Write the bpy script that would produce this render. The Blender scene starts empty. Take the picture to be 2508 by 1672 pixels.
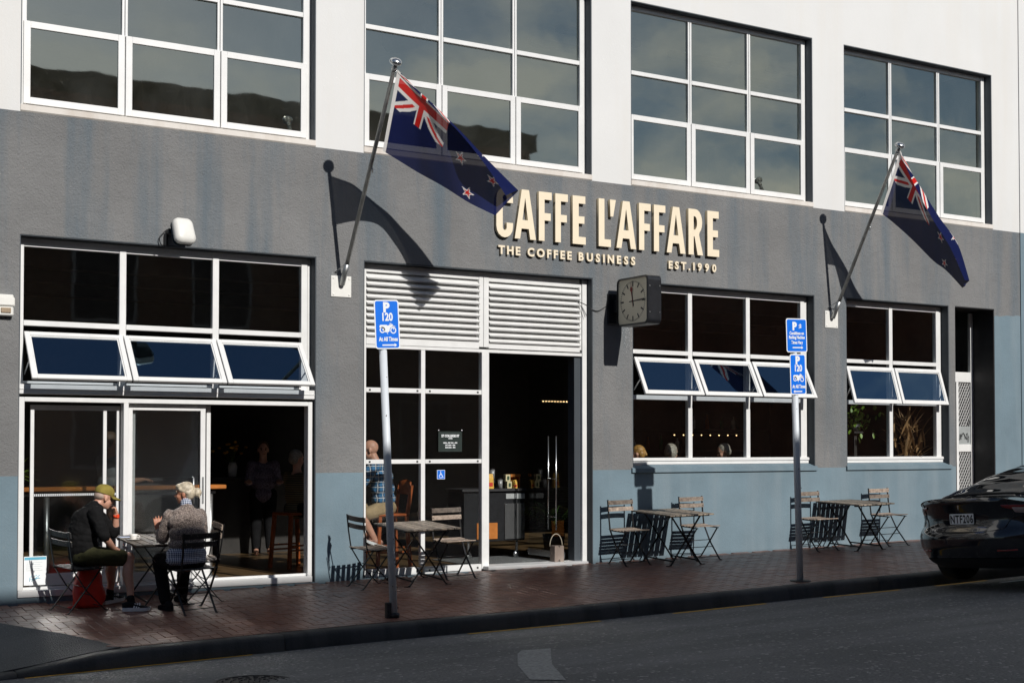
import bpy, bmesh, math, random
import numpy as np
from mathutils import Vector, Matrix, Euler
import mathutils.noise as mnoise

R = math.radians
rng = random.Random(11)
scene = bpy.context.scene
COL = scene.collection

# ------------------------------------------------------------------ camera
cam_d = bpy.data.cameras.new('camera')
cam = bpy.data.objects.new('camera', cam_d)
COL.objects.link(cam)
PSI, TILT = 31.1336, 1.4218
cam.location = (0.0, -15.5, 1.5)
cam.rotation_euler = (R(90 + TILT), 0.0, R(-PSI))
cam_d.sensor_width = 36.0
cam_d.lens = 48.086
cam_d.shift_y = 0.0697
cam_d.clip_start = 0.05
cam_d.clip_end = 3000.0
scene.camera = cam

# ------------------------------------------------------------------ world and sun
SUN_DIR = Vector((-0.112, 1.0, -0.628)).normalized()
SUN_ELEV = math.asin(-SUN_DIR.z)
SUN_ROT = math.atan2(-SUN_DIR.x, -SUN_DIR.y)
world = bpy.data.worlds.new('World')
scene.world = world
world.use_nodes = True
wn, wl = world.node_tree.nodes, world.node_tree.links
wn.clear()
w_out = wn.new('ShaderNodeOutputWorld')
w_bg = wn.new('ShaderNodeBackground')
w_sky = wn.new('ShaderNodeTexSky')
w_sky.sky_type = 'NISHITA'
w_sky.sun_disc = False
w_sky.sun_elevation = SUN_ELEV
w_sky.sun_rotation = SUN_ROT
w_sky.air_density = 1.0
w_sky.dust_density = 0.6
w_sky.ozone_density = 2.6
w_tc = wn.new('ShaderNodeTexCoord')
w_map = wn.new('ShaderNodeMapping')
w_map.inputs['Scale'].default_value = (1.0, 1.0, 2.2)
w_noise = wn.new('ShaderNodeTexNoise')
w_noise.inputs['Scale'].default_value = 6.5
w_noise.inputs['Detail'].default_value = 9.0
w_noise.inputs['Roughness'].default_value = 0.55
w_ramp = wn.new('ShaderNodeValToRGB')
w_ramp.color_ramp.elements[0].position = 0.42
w_ramp.color_ramp.elements[0].color = (0, 0, 0, 1)
w_ramp.color_ramp.elements[1].position = 0.62
w_ramp.color_ramp.elements[1].color = (0.85, 0.85, 0.85, 1)
w_mix = wn.new('ShaderNodeMix')
w_mix.data_type = 'RGBA'
w_mix.inputs[7].default_value = (14.0, 13.7, 12.6, 1)
wl.new(w_tc.outputs['Generated'], w_map.inputs['Vector'])
wl.new(w_map.outputs['Vector'], w_noise.inputs['Vector'])
wl.new(w_noise.outputs['Fac'], w_ramp.inputs['Fac'])
# clouds gather low in the sky and towards the right of the street
w_sep = wn.new('ShaderNodeSeparateXYZ'); wl.new(w_tc.outputs['Generated'], w_sep.inputs[0])
def wmath(op, a, b, clamp=False):
    n_ = wn.new('ShaderNodeMath'); n_.operation = op; n_.use_clamp = clamp
    for i_, v_ in enumerate((a, b)):
        if hasattr(v_, 'node'): wl.new(v_, n_.inputs[i_])
        else: n_.inputs[i_].default_value = v_
    return n_.outputs[0]
w_low = wmath('SUBTRACT', 1.25, wmath('MULTIPLY', w_sep.outputs[2], 1.9), True)
w_right = wmath('ADD', 0.25, wmath('MULTIPLY', w_sep.outputs[0], 1.3), True)
w_fac = wmath('MULTIPLY', wmath('MULTIPLY', w_ramp.outputs['Color'], w_low, True), w_right, True)
wl.new(w_fac, w_mix.inputs[0])
wl.new(w_sky.outputs['Color'], w_mix.inputs[6])
wl.new(w_mix.outputs[2], w_bg.inputs['Color'])
w_bg.inputs['Strength'].default_value = 0.064
wl.new(w_bg.outputs['Background'], w_out.inputs['Surface'])

sun_d = bpy.data.lights.new('sun', 'SUN')
sun_d.energy = 5.0
sun_d.angle = R(0.53)
sun_d.color = (1.0, 0.965, 0.915)
sun = bpy.data.objects.new('sun', sun_d)
sun.rotation_euler = SUN_DIR.to_track_quat('-Z', 'Y').to_euler()
sun.location = (10, -40, 40)
COL.objects.link(sun)

scene.view_settings.view_transform = 'Standard'
scene.view_settings.look = 'None'
scene.view_settings.exposure = -0.26
scene.view_settings.gamma = 1.0
scene.view_settings.use_curve_mapping = False
scene.render.engine = 'CYCLES'
cy = scene.cycles
cy.use_denoising = True
try:
    cy.denoiser = 'OPENIMAGEDENOISE'
    cy.denoising_input_passes = 'RGB_ALBEDO_NORMAL'
except Exception:
    pass
cy.max_bounces = 8
cy.diffuse_bounces = 3
cy.glossy_bounces = 4
cy.transparent_max_bounces = 16
cy.caustics_reflective = True
cy.blur_glossy = 0.1
cy.sample_clamp_indirect = 12.0

# ------------------------------------------------------------------ helpers: scene tree
def tag(o, label=None, cat=None, group=None, kind=None):
    if label: o['label'] = label
    if cat: o['category'] = cat
    if group: o['group'] = group
    if kind: o['kind'] = kind
    return o

def thing(name, label, cat, loc=(0, 0, 0), rotz=0.0, group=None):
    o = bpy.data.objects.new(name, None)
    o.empty_display_size = 0.1
    COL.objects.link(o)
    o.location = loc
    o.rotation_euler = (0, 0, rotz)
    return tag(o, label, cat, group)

def kids(o):
    return [c for c in bpy.data.objects if c.parent == o]

def dup(root, label=None, matrix=None, group=None):
    r = root.copy(); COL.objects.link(r)
    if label: r['label'] = label
    if group: r['group'] = group
    if matrix is not None: r.matrix_world = matrix
    for ch in kids(root):
        c = ch.copy(); COL.objects.link(c); c.parent = r
        for g in kids(ch):
            d = g.copy(); COL.objects.link(d); d.parent = c
    return r

def link_mesh(name, me, parent=None, loc=None):
    o = bpy.data.objects.new(name, me)
    COL.objects.link(o)
    if parent is not None: o.parent = parent
    if loc is not None: o.location = loc
    return o

class MB:
    """collects solids; build() links them as ONE mesh object"""
    def __init__(s, origin=(0, 0, 0)):
        s.v, s.f, s.m, s.sm = [], [], [], []
        s.o = Vector(origin); s.mi = 0; s.smooth = False
    def add(s, vs, fs, smooth=None):
        n = len(s.v)
        s.v.extend([tuple(Vector(p) - s.o) for p in vs])
        for f in fs:
            s.f.append([n + i for i in f]); s.m.append(s.mi)
            s.sm.append(s.smooth if smooth is None else smooth)
        return s
    def box(s, x0, x1, y0, y1, z0, z1):
        vs = [(x0, y0, z0), (x1, y0, z0), (x1, y1, z0), (x0, y1, z0), (x0, y0, z1), (x1, y0, z1), (x1, y1, z1), (x0, y1, z1)]
        return s.add(vs, [(0, 3, 2, 1), (4, 5, 6, 7), (0, 1, 5, 4), (1, 2, 6, 5), (2, 3, 7, 6), (3, 0, 4, 7)], False)
    def cbox(s, x0, x1, y0, y1, z0, z1, c=0.004, M=None):
        """box with chamfered edges"""
        X, Y, Z = (x0, x1), (y0, y1), (z0, z1)
        vs = []; idx = {}
        for i in (0, 1):
            for j in (0, 1):
                for k in (0, 1):
                    sx, sy, sz = (1, -1)[i], (1, -1)[j], (1, -1)[k]
                    for a in range(3):
                        p = [X[i], Y[j], Z[k]]
                        if a != 0: p[0] += sx * c
                        if a != 1: p[1] += sy * c
                        if a != 2: p[2] += sz * c
                        idx[(i, j, k, a)] = len(vs); vs.append(p)
        fs = []
        for i in (0, 1): fs.append([idx[(i, 0, 0, 0)], idx[(i, 1, 0, 0)], idx[(i, 1, 1, 0)], idx[(i, 0, 1, 0)]])
        for j in (0, 1): fs.append([idx[(0, j, 0, 1)], idx[(1, j, 0, 1)], idx[(1, j, 1, 1)], idx[(0, j, 1, 1)]])
        for k in (0, 1): fs.append([idx[(0, 0, k, 2)], idx[(1, 0, k, 2)], idx[(1, 1, k, 2)], idx[(0, 1, k, 2)]])
        for j in (0, 1):
            for k in (0, 1): fs.append([idx[(0, j, k, 1)], idx[(1, j, k, 1)], idx[(1, j, k, 2)], idx[(0, j, k, 2)]])
        for i in (0, 1):
            for k in (0, 1): fs.append([idx[(i, 0, k, 0)], idx[(i, 1, k, 0)], idx[(i, 1, k, 2)], idx[(i, 0, k, 2)]])
        for i in (0, 1):
            for j in (0, 1): fs.append([idx[(i, j, 0, 0)], idx[(i, j, 1, 0)], idx[(i, j, 1, 1)], idx[(i, j, 0, 1)]])
        for i in (0, 1):
            for j in (0, 1):
                for k in (0, 1): fs.append([idx[(i, j, k, 0)], idx[(i, j, k, 1)], idx[(i, j, k, 2)]])
        if M is not None: vs = [M @ Vector(p) for p in vs]
        return s.add(vs, fs, False)
    def bar(s, p0, p1, w, h, up=(0, 0, 1)):
        """rectangular bar between two points"""
        p0, p1 = Vector(p0), Vector(p1)
        d = (p1 - p0).normalized(); u = Vector(up)
        if abs(d.dot(u)) > 0.98: u = Vector((0, 1, 0))
        a = d.cross(u).normalized(); b = a.cross(d).normalized()
        vs = []
        for p in (p0, p1):
            for sa, sb in ((-1, -1), (1, -1), (1, 1), (-1, 1)):
                vs.append(p + a * sa * w / 2 + b * sb * h / 2)
        return s.add(vs, [(0, 1, 2, 3), (7, 6, 5, 4), (0, 4, 5, 1), (1, 5, 6, 2), (2, 6, 7, 3), (3, 7, 4, 0)], False)
    def tube(s, pts, r, seg=8, cap=True, r1=None):
        pts = [Vector(p) for p in pts]; n = len(pts); vs = []; fs = []
        t0 = (pts[1] - pts[0]).normalized()
        a = t0.orthogonal().normalized()
        for i, p in enumerate(pts):
            t = ((pts[min(i + 1, n - 1)] - p).normalized() + (p - pts[max(i - 1, 0)]).normalized())
            t = t.normalized() if t.length > 1e-9 else t0
            a = (a - t * a.dot(t)).normalized(); b = t.cross(a)
            rr = r if r1 is None else r + (r1 - r) * i / (n - 1)
            for k in range(seg):
                q = 2 * math.pi * k / seg
                vs.append(p + (a * math.cos(q) + b * math.sin(q)) * rr)
        for i in range(n - 1):
            for k in range(seg):
                fs.append((i * seg + k, i * seg + (k + 1) % seg, (i + 1) * seg + (k + 1) % seg, (i + 1) * seg + k))
        if cap:
            fs.append(tuple(range(seg))[::-1]); fs.append(tuple((n - 1) * seg + k for k in range(seg)))
        return s.add(vs, fs, True)
    def lathe(s, prof, c, axis=(0, 0, 1), seg=20):
        """profile of (radius, height) turned about axis through c"""
        c = Vector(c); ax = Vector(axis).normalized(); a = ax.orthogonal().normalized(); b = ax.cross(a)
        vs = []; fs = []; n = len(prof)
        for r_, h in prof:
            for k in range(seg):
                q = 2 * math.pi * k / seg
                vs.append(c + ax * h + (a * math.cos(q) + b * math.sin(q)) * max(r_, 1e-4))
        for i in range(n - 1):
            for k in range(seg):
                fs.append((i * seg + k, i * seg + (k + 1) % seg, (i + 1) * seg + (k + 1) % seg, (i + 1) * seg + k))
        fs.append(tuple(range(seg))[::-1]); fs.append(tuple((n - 1) * seg + k for k in range(seg)))
        return s.add(vs, fs, True)
    def prism(s, poly, M, t):
        """2-D polygon (list of (a,b)) placed by matrix M (local x,y), extruded to local z = t"""
        n = len(poly)
        vs = [M @ Vector((p[0], p[1], 0)) for p in poly] + [M @ Vector((p[0], p[1], t)) for p in poly]
        fs = [tuple(range(n))[::-1], tuple(range(n, 2 * n))] + [(i, (i + 1) % n, n + (i + 1) % n, n + i) for i in range(n)]
        return s.add(vs, fs, False)
    def quad(s, a, b, c, d):
        return s.add([a, b, c, d], [(0, 1, 2, 3)], False)
    def ball(s, c, rx, ry=None, rz=None, seg=14, rings=9, M=None):
        ry = rx if ry is None else ry; rz = rx if rz is None else rz
        c = Vector(c); vs = [Vector((0, 0, -rz))]; fs = []
        for i in range(1, rings):
            th = -math.pi / 2 + math.pi * i / rings
            for k in range(seg):
                q = 2 * math.pi * k / seg
                vs.append(Vector((math.cos(q) * math.cos(th) * rx, math.sin(q) * math.cos(th) * ry, math.sin(th) * rz)))
        vs.append(Vector((0, 0, rz))); L = len(vs) - 1
        if M is not None: vs = [M @ v for v in vs]
        vs = [v + c for v in vs]
        for k in range(seg): fs.append((0, 1 + (k + 1) % seg, 1 + k))
        for i in range(rings - 2):
            for k in range(seg):
                a = 1 + i * seg + k; b = 1 + i * seg + (k + 1) % seg
                fs.append((a, b, b + seg, a + seg))
        o = 1 + (rings - 2) * seg
        for k in range(seg): fs.append((o + k, o + (k + 1) % seg, L))
        return s.add(vs, fs, True)
    def mesh(s, name, mats, fix=True):
        me = bpy.data.meshes.new(name)
        me.from_pydata(s.v, [], s.f)
        for m in (mats if isinstance(mats, (list, tuple)) else [mats]): me.materials.append(m)
        me.polygons.foreach_set('material_index', s.m)
        me.polygons.foreach_set('use_smooth', s.sm)
        if fix:
            bm = bmesh.new(); bm.from_mesh(me)
            bmesh.ops.recalc_face_normals(bm, faces=bm.faces)
            bm.to_mesh(me); bm.free()
        me.update()
        return me
    def build(s, name, mats, parent=None, fix=True, loc=None):
        return link_mesh(name, s.mesh(name, mats, fix), parent, loc)

def mbo(parent):
    """a collector whose coordinates are world ones, stored relative to the parent's place"""
    return MB(parent.location if parent is not None else (0, 0, 0))

# ------------------------------------------------------------------ helpers: materials
def new_mat(name):
    m = bpy.data.materials.new(name); m.use_nodes = True
    nt = m.node_tree; b = nt.nodes.get('Principled BSDF')
    return m, nt, b

def mixcol(nt, fac, a, b):
    n = nt.nodes.new('ShaderNodeMix'); n.data_type = 'RGBA'
    for sock, val in ((0, fac), (6, a), (7, b)):
        if hasattr(val, 'node'): nt.links.new(val, n.inputs[sock])
        else: n.inputs[sock].default_value = val if sock == 0 else (*val, 1)
    return n.outputs[2]

def noise(nt, scale, detail=4.0, rough=0.5, vec=None, dist=0.0):
    n = nt.nodes.new('ShaderNodeTexNoise')
    n.inputs['Scale'].default_value = scale; n.inputs['Detail'].default_value = detail
    n.inputs['Roughness'].default_value = rough; n.inputs['Distortion'].default_value = dist
    if vec is not None: nt.links.new(vec, n.inputs['Vector'])
    return n.outputs['Fac']

def ramp(nt, fac, p0, p1, c0=(0, 0, 0), c1=(1, 1, 1)):
    n = nt.nodes.new('ShaderNodeValToRGB')
    n.color_ramp.elements[0].position = p0; n.color_ramp.elements[0].color = (*c0, 1)
    n.color_ramp.elements[1].position = p1; n.color_ramp.elements[1].color = (*c1, 1)
    nt.links.new(fac, n.inputs['Fac'])
    return n.outputs['Color']

def math_n(nt, op, a, b=None, clamp=False):
    n = nt.nodes.new('ShaderNodeMath'); n.operation = op; n.use_clamp = clamp
    for i, v in enumerate((a, b)):
        if v is None: continue
        if hasattr(v, 'node'): nt.links.new(v, n.inputs[i])
        else: n.inputs[i].default_value = v
    return n.outputs[0]

def coords(nt, scale=(1, 1, 1), kind='Object', rot=(0, 0, 0)):
    tc = nt.nodes.new('ShaderNodeTexCoord'); mp = nt.nodes.new('ShaderNodeMapping')
    mp.inputs['Scale'].default_value = scale; mp.inputs['Rotation'].default_value = rot
    nt.links.new(tc.outputs[kind], mp.inputs['Vector'])
    return mp.outputs['Vector']

def bump(nt, b, height, strength=0.3, dist=0.01):
    n = nt.nodes.new('ShaderNodeBump')
    n.inputs['Strength'].default_value = strength; n.inputs['Distance'].default_value = dist
    nt.links.new(height, n.inputs['Height']); nt.links.new(n.outputs['Normal'], b.inputs['Normal'])

def simple(name, col, rough=0.5, metal=0.0, var=0.12, vscale=8.0, bmp=0.0, bscale=60.0, spec=0.5, coat=0.0):
    """principled colour with a little uneven wear"""
    m, nt, b = new_mat(name)
    v = coords(nt)
    lo = tuple(c * (1 - var) for c in col); hi = tuple(min(1, c * (1 + var)) for c in col)
    f = ramp(nt, noise(nt, vscale, 5, 0.6, v), 0.3, 0.7)
    nt.links.new(mixcol(nt, f, lo, hi), b.inputs['Base Color'])
    b.inputs['Roughness'].default_value = rough; b.inputs['Metallic'].default_value = metal
    b.inputs['Specular IOR Level'].default_value = spec
    if coat: b.inputs['Coat Weight'].default_value = coat; b.inputs['Coat Roughness'].default_value = 0.03
    if bmp: bump(nt, b, noise(nt, bscale, 3, 0.6, v), bmp, 0.004)
    return m

def stucco(name, col, stain, grain=1.0, streak=0.5, patch=0.12):
    m, nt, b = new_mat(name)
    v = coords(nt)
    vs = coords(nt, (1.5, 0.4, 0.13)); vr = coords(nt, rot=(0.6, 0.45, 0.8))
    base = mixcol(nt, ramp(nt, noise(nt, 0.9, 5, 0.6, v), 0.3, 0.75), tuple(c * (1 - patch) for c in col), tuple(c * (1 + patch) for c in col))
    s1 = ramp(nt, noise(nt, 1.5, 5, 0.6, vs), 0.47, 0.68)
    s1 = math_n(nt, 'MULTIPLY', s1, streak)
    base = mixcol(nt, s1, base, stain)
    sp = ramp(nt, noise(nt, 22, 6, 0.7, vr), 0.62, 0.78)
    base = mixcol(nt, math_n(nt, 'MULTIPLY', sp, 0.22), base, tuple(c * 1.5 for c in col))
    nt.links.new(base, b.inputs['Base Color'])
    b.inputs['Roughness'].default_value = 0.75
    b.inputs['Specular IOR Level'].default_value = 0.3
    g1 = noise(nt, 44, 5, 0.7, vr); g2 = noise(nt, 9, 4, 0.6, vr)
    h = math_n(nt, 'ADD', g1, math_n(nt, 'MULTIPLY', g2, 0.8))
    bump(nt, b, h, min(1.0, 0.9 * grain), 0.03 * grain)
    return m

def glass(name, f0=0.1, tint=(0.82, 0.88, 0.88), dirt=0.0, dcol=(0.5, 0.52, 0.5), haze_lobe=0.0, gcol=(1, 1, 1)):
    m = bpy.data.materials.new(name); m.use_nodes = True
    nt = m.node_tree; nt.nodes.clear(); L = nt.links
    out = nt.nodes.new('ShaderNodeOutputMaterial')
    tr = nt.nodes.new('ShaderNodeBsdfTransparent'); tr.inputs['Color'].default_value = (*tint, 1)
    gl = nt.nodes.new('ShaderNodeBsdfGlossy'); gl.inputs['Roughness'].default_value = 0.02; gl.inputs['Color'].default_value = (*gcol, 1)
    lw = nt.nodes.new('ShaderNodeLayerWeight'); lw.inputs['Blend'].default_value = 0.5
    p = math_n(nt, 'POWER', lw.outputs['Facing'], 5.0)
    fac = math_n(nt, 'ADD', math_n(nt, 'MULTIPLY', p, 1 - f0), f0, True)
    gl2 = None
    if haze_lobe:
        # second, softer lobe of the dusty outer face
        gl2 = nt.nodes.new('ShaderNodeBsdfGlossy'); gl2.inputs['Roughness'].default_value = 0.2; gl2.distribution = 'BECKMANN'
    v = coords(nt, kind='Object')
    bn = nt.nodes.new('ShaderNodeBump'); bn.inputs['Strength'].default_value = 0.06; bn.inputs['Distance'].default_value = 0.02
    L.new(noise(nt, 1.6, 2, 0.5, v), bn.inputs['Height']); L.new(bn.outputs['Normal'], gl.inputs['Normal'])
    mx = nt.nodes.new('ShaderNodeMixShader')
    gout = gl.outputs[0]
    if gl2:
        gm = nt.nodes.new('ShaderNodeMixShader'); gm.inputs['Fac'].default_value = haze_lobe
        L.new(gl.outputs[0], gm.inputs[1]); L.new(gl2.outputs[0], gm.inputs[2]); gout = gm.outputs[0]
    L.new(fac, mx.inputs['Fac']); L.new(tr.outputs[0], mx.inputs[1]); L.new(gout, mx.inputs[2])
    last = mx.outputs[0]
    if dirt > 0:
        df = nt.nodes.new('ShaderNodeBsdfDiffuse'); df.inputs['Color'].default_value = (*dcol, 1)
        m2 = nt.nodes.new('ShaderNodeMixShader')
        d1 = ramp(nt, noise(nt, 1.1, 6, 0.7, v), 0.35, 0.8)
        d2 = ramp(nt, noise(nt, 28, 3, 0.7, v), 0.66, 0.72)
        dd = math_n(nt, 'ADD', math_n(nt, 'MULTIPLY', d1, dirt), math_n(nt, 'MULTIPLY', d2, dirt * 1.2), True)
        L.new(dd, m2.inputs['Fac']); L.new(last, m2.inputs[1]); L.new(df.outputs[0], m2.inputs[2])
        last = m2.outputs[0]
    L.new(last, out.inputs['Surface'])
    return m

M_white_wall = stucco('white_render', (0.69, 0.69, 0.68), (0.66, 0.63, 0.58), 0.25, 0.35, 0.03)
M_grey_wall = stucco('grey_render', (0.2, 0.2, 0.199), (0.118, 0.148, 0.172), 0.8, 1.0, 0.16)
M_blue_wall = stucco('blue_render', (0.158, 0.222, 0.262), (0.22, 0.27, 0.3), 0.4, 0.6, 0.16)
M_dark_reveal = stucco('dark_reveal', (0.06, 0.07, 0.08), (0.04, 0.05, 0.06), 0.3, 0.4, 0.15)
M_sill_white = stucco('weathered_sill', (0.72, 0.68, 0.63), (0.45, 0.37, 0.3), 0.15, 0.5, 0.08)
M_frame = simple('white_window_paint', (0.74, 0.74, 0.73), 0.4, var=0.05, vscale=5)
M_frame_in = simple('grey_window_paint', (0.32, 0.34, 0.34), 0.5, var=0.1)
M_glass_up = glass('upper_glass', 0.38, (0.66, 0.72, 0.7), 0.07, (0.42, 0.44, 0.42), gcol=(0.97, 1.0, 0.86))
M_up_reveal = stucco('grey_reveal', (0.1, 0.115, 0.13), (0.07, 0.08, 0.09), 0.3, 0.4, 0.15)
M_glass_low = glass('cafe_glass', 0.1, (0.88, 0.91, 0.9), 0.003)
M_glass_door = glass('door_glass', 0.4, (0.86, 0.9, 0.9), 0.003, haze_lobe=0.8)
M_glass_shop = glass('shopfront_glass', 0.17, (0.95, 0.97, 0.96), 0.003, haze_lobe=0.85)
M_glass_awn = glass('awning_glass', 0.3, (0.74, 0.8, 0.85), 0.002, gcol=(0.5, 0.78, 1.0))
M_glass_leaf = glass('open_door_glass', 0.025, (0.8, 0.84, 0.84), 0.002)
M_black_metal = simple('black_metal', (0.012, 0.013, 0.015), 0.4, 0.2, var=0.3, vscale=20)
M_dark = simple('dark_paint', (0.018, 0.018, 0.02), 0.6, var=0.3)
M_steel = simple('galvanised_steel', (0.42, 0.43, 0.43), 0.38, 0.85, var=0.2, vscale=14)
M_chrome = simple('brushed_steel', (0.6, 0.62, 0.63), 0.25, 0.95, var=0.1)
M_cream = simple('cream_letter_paint', (0.83, 0.72, 0.54), 0.5, var=0.03)
M_cream_side = simple('letter_side_paint', (0.5, 0.42, 0.28), 0.55, var=0.08)
M_signblue = simple('sign_blue', (0.005, 0.16, 0.75), 0.35, var=0.08, vscale=3)
M_signwhite = simple('sign_white', (0.82, 0.84, 0.86), 0.35, var=0.03)
M_plastic_white = simple('white_plastic', (0.75, 0.74, 0.7), 0.45, var=0.05)
M_paper = simple('paper', (0.85, 0.87, 0.87), 0.7, var=0.03)

# ------------------------------------------------------------------ the lie of the land
def zg(x, y):
    """height of the pavement: rises to the right, falls to the kerb"""
    return -0.25 + 0.0155 * x + min(y, 0.0) * (0.062 - 0.0033 * (min(max(x, 2.0), 17.0) - 4.4))
def kerb_y(x):
    pts = ((-60, -2.75), (2.3, -2.78), (5.7, -2.84), (8.0, -2.97), (9.8, -3.03), (11.8, -3.06), (14.0, -3.14), (60, -3.3))
    for (a, ya), (b, yb) in zip(pts, pts[1:]):
        if x <= b: return ya + (yb - ya) * (x - a) / (b - a)
    return pts[-1][1]
def kerb_h(x):
    t = min(max((x - 2.3) / 1.25, 0.0), 1.0); t = t * t * (3 - 2 * t)
    return 0.03 + 0.125 * t
def zr(x, y):
    """height of the carriageway"""
    yk = kerb_y(x); d = max(0.0, yk - y)
    return zg(x, yk) - kerb_h(max(x, 4.6)) + 0.055 * min(d, 4.0) - 0.022 * max(0.0, d - 5.0)
def tilt(x, y, yaw=0.0):
    """matrix standing a thing on the sloping pavement"""
    e = 0.05
    n = Vector((-(zg(x + e, y) - zg(x - e, y)) / (2 * e), -(zg(x, y + e) - zg(x, y - e)) / (2 * e), 1)).normalized()
    q = Vector((0, 0, 1)).rotation_difference(n)
    return Matrix.Translation((x, y, zg(x, y))) @ q.to_matrix().to_4x4() @ Matrix.Rotation(yaw, 4, 'Z')
# ================================================================== GROUND
def asphalt(name, c0, c1, scale=90, spk=0.5, rough=0.8):
    m, nt, b = new_mat(name)
    v = coords(nt)
    fine = noise(nt, scale, 3, 0.7, v)
    vor = nt.nodes.new('ShaderNodeTexVoronoi'); vor.inputs['Scale'].default_value = scale * 0.75
    nt.links.new(v, vor.inputs['Vector'])
    col = mixcol(nt, ramp(nt, fine, 0.3, 0.72), c0, c1)
    big = ramp(nt, noise(nt, 0.55, 6, 0.65, v), 0.38, 0.68)
    col = mixcol(nt, math_n(nt, 'MULTIPLY', big, 0.45), col, tuple(c * 1.25 for c in c1))
    st = ramp(nt, noise(nt, 0.8, 3, 0.5, coords(nt, (0.35, 2.2, 1))), 0.45, 0.62)
    col = mixcol(nt, math_n(nt, 'MULTIPLY', st, 0.35), col, tuple(c * 0.75 for c in c0))
    sp = ramp(nt, vor.outputs['Color'], 0.8, 0.92)
    col = mixcol(nt, math_n(nt, 'MULTIPLY', sp, spk), col, (0.42, 0.41, 0.38))
    nt.links.new(col, b.inputs['Base Color'])
    b.inputs['Roughness'].default_value = rough
    bump(nt, b, math_n(nt, 'ADD', vor.outputs['Distance'], fine), 0.9, 0.012)
    return m
M_road = asphalt('chip_seal', (0.085, 0.087, 0.086), (0.215, 0.215, 0.208), 48, 0.85)
M_drive = asphalt('smooth_asphalt', (0.12, 0.12, 0.114), (0.2, 0.197, 0.185), 110, 0.3)
M_kerb = stucco('kerb_concrete', (0.085, 0.084, 0.08), (0.03, 0.031, 0.031), 0.5, 0.8, 0.25)
M_bed = simple('paver_joint_sand', (0.03, 0.024, 0.02), 0.9, var=0.3, vscale=30)
M_yellow = simple('yellow_road_paint', (0.75, 0.42, 0.02), 0.6, var=0.3, vscale=14)
M_pale_strip = simple('pale_strip_surface', (0.3, 0.305, 0.29), 0.75, var=0.4, vscale=30, bmp=0.6, bscale=45)
M_iron = simple('cast_iron', (0.05, 0.05, 0.052), 0.5, 0.6, var=0.3, vscale=25)

def brick_mat():
    m, nt, b = new_mat('clay_paver')
    geo = nt.nodes.new('ShaderNodeNewGeometry'); oi = nt.nodes.new('ShaderNodeObjectInfo')
    r = math_n(nt, 'FRACT', math_n(nt, 'ADD', geo.outputs['Random Per Island'], oi.outputs['Random']))
    n = nt.nodes.new('ShaderNodeValToRGB'); cr = n.color_ramp
    cr.elements[0].position = 0.0; cr.elements[0].color = (0.24, 0.098, 0.062, 1)
    cr.elements[1].position = 1.0; cr.elements[1].color = (0.38, 0.185, 0.125, 1)
    for p, c in ((0.3, (0.3, 0.125, 0.078)), (0.55, (0.2, 0.085, 0.058)), (0.8, (0.33, 0.15, 0.1))):
        e = cr.elements.new(p); e.color = (*c, 1)
    nt.links.new(r, n.inputs['Fac'])
    v = coords(nt, kind='Object')
    pos = geo.outputs['Position']
    st = ramp(nt, noise(nt, 1.2, 5, 0.6, pos), 0.4, 0.75)
    col = mixcol(nt, math_n(nt, 'MULTIPLY', st, 0.4), n.outputs['Color'], (0.25, 0.185, 0.155))
    gr = ramp(nt, noise(nt, 70, 4, 0.7, pos), 0.3, 0.8)
    col = mixcol(nt, math_n(nt, 'MULTIPLY', gr, 0.35), col, (0.11, 0.07, 0.058))
    nt.links.new(col, b.inputs['Base Color'])
    b.inputs['Roughness'].default_value = 0.36
    bump(nt, b, noise(nt, 60, 4, 0.65, pos), 0.35, 0.006)
    return m
M_brick = brick_mat()

# one wide sheet below everything, out to the horizon
mb = MB(); mb.quad((-900, -900, -3.2), (900, -900, -3.2), (900, 900, -3.2), (-900, 900, -3.2))
tag(mb.build('ground', M_drive), kind='structure')

# carriageway
xs = [-70, -40, -20, -8, -2, 0, 1, 2, 2.6, 3.2, 3.8, 4.4, 5, 6, 7, 8, 9, 10, 11, 12, 13, 14, 16, 18, 20, 24, 30, 45, 70]
mb = MB()
def strip(mb, f0, f1, zf, n, xs=xs):
    base = len(mb.v)
    vs, fs = [], []
    for x in xs:
        for k in range(n + 1):
            y = f0(x) + (f1(x) - f0(x)) * k / n
            vs.append((x, y, zf(x, y)))
    for i in range(len(xs) - 1):
        for k in range(n):
            a = i * (n + 1) + k
            fs.append((a, a + 1, a + n + 2, a + n + 1))
    mb.add(vs, fs, True)
strip(mb, lambda x: -14.2, lambda x: kerb_y(x) + 0.02, zr, 14)
tag(mb.build('road', M_road), kind='structure')

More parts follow.
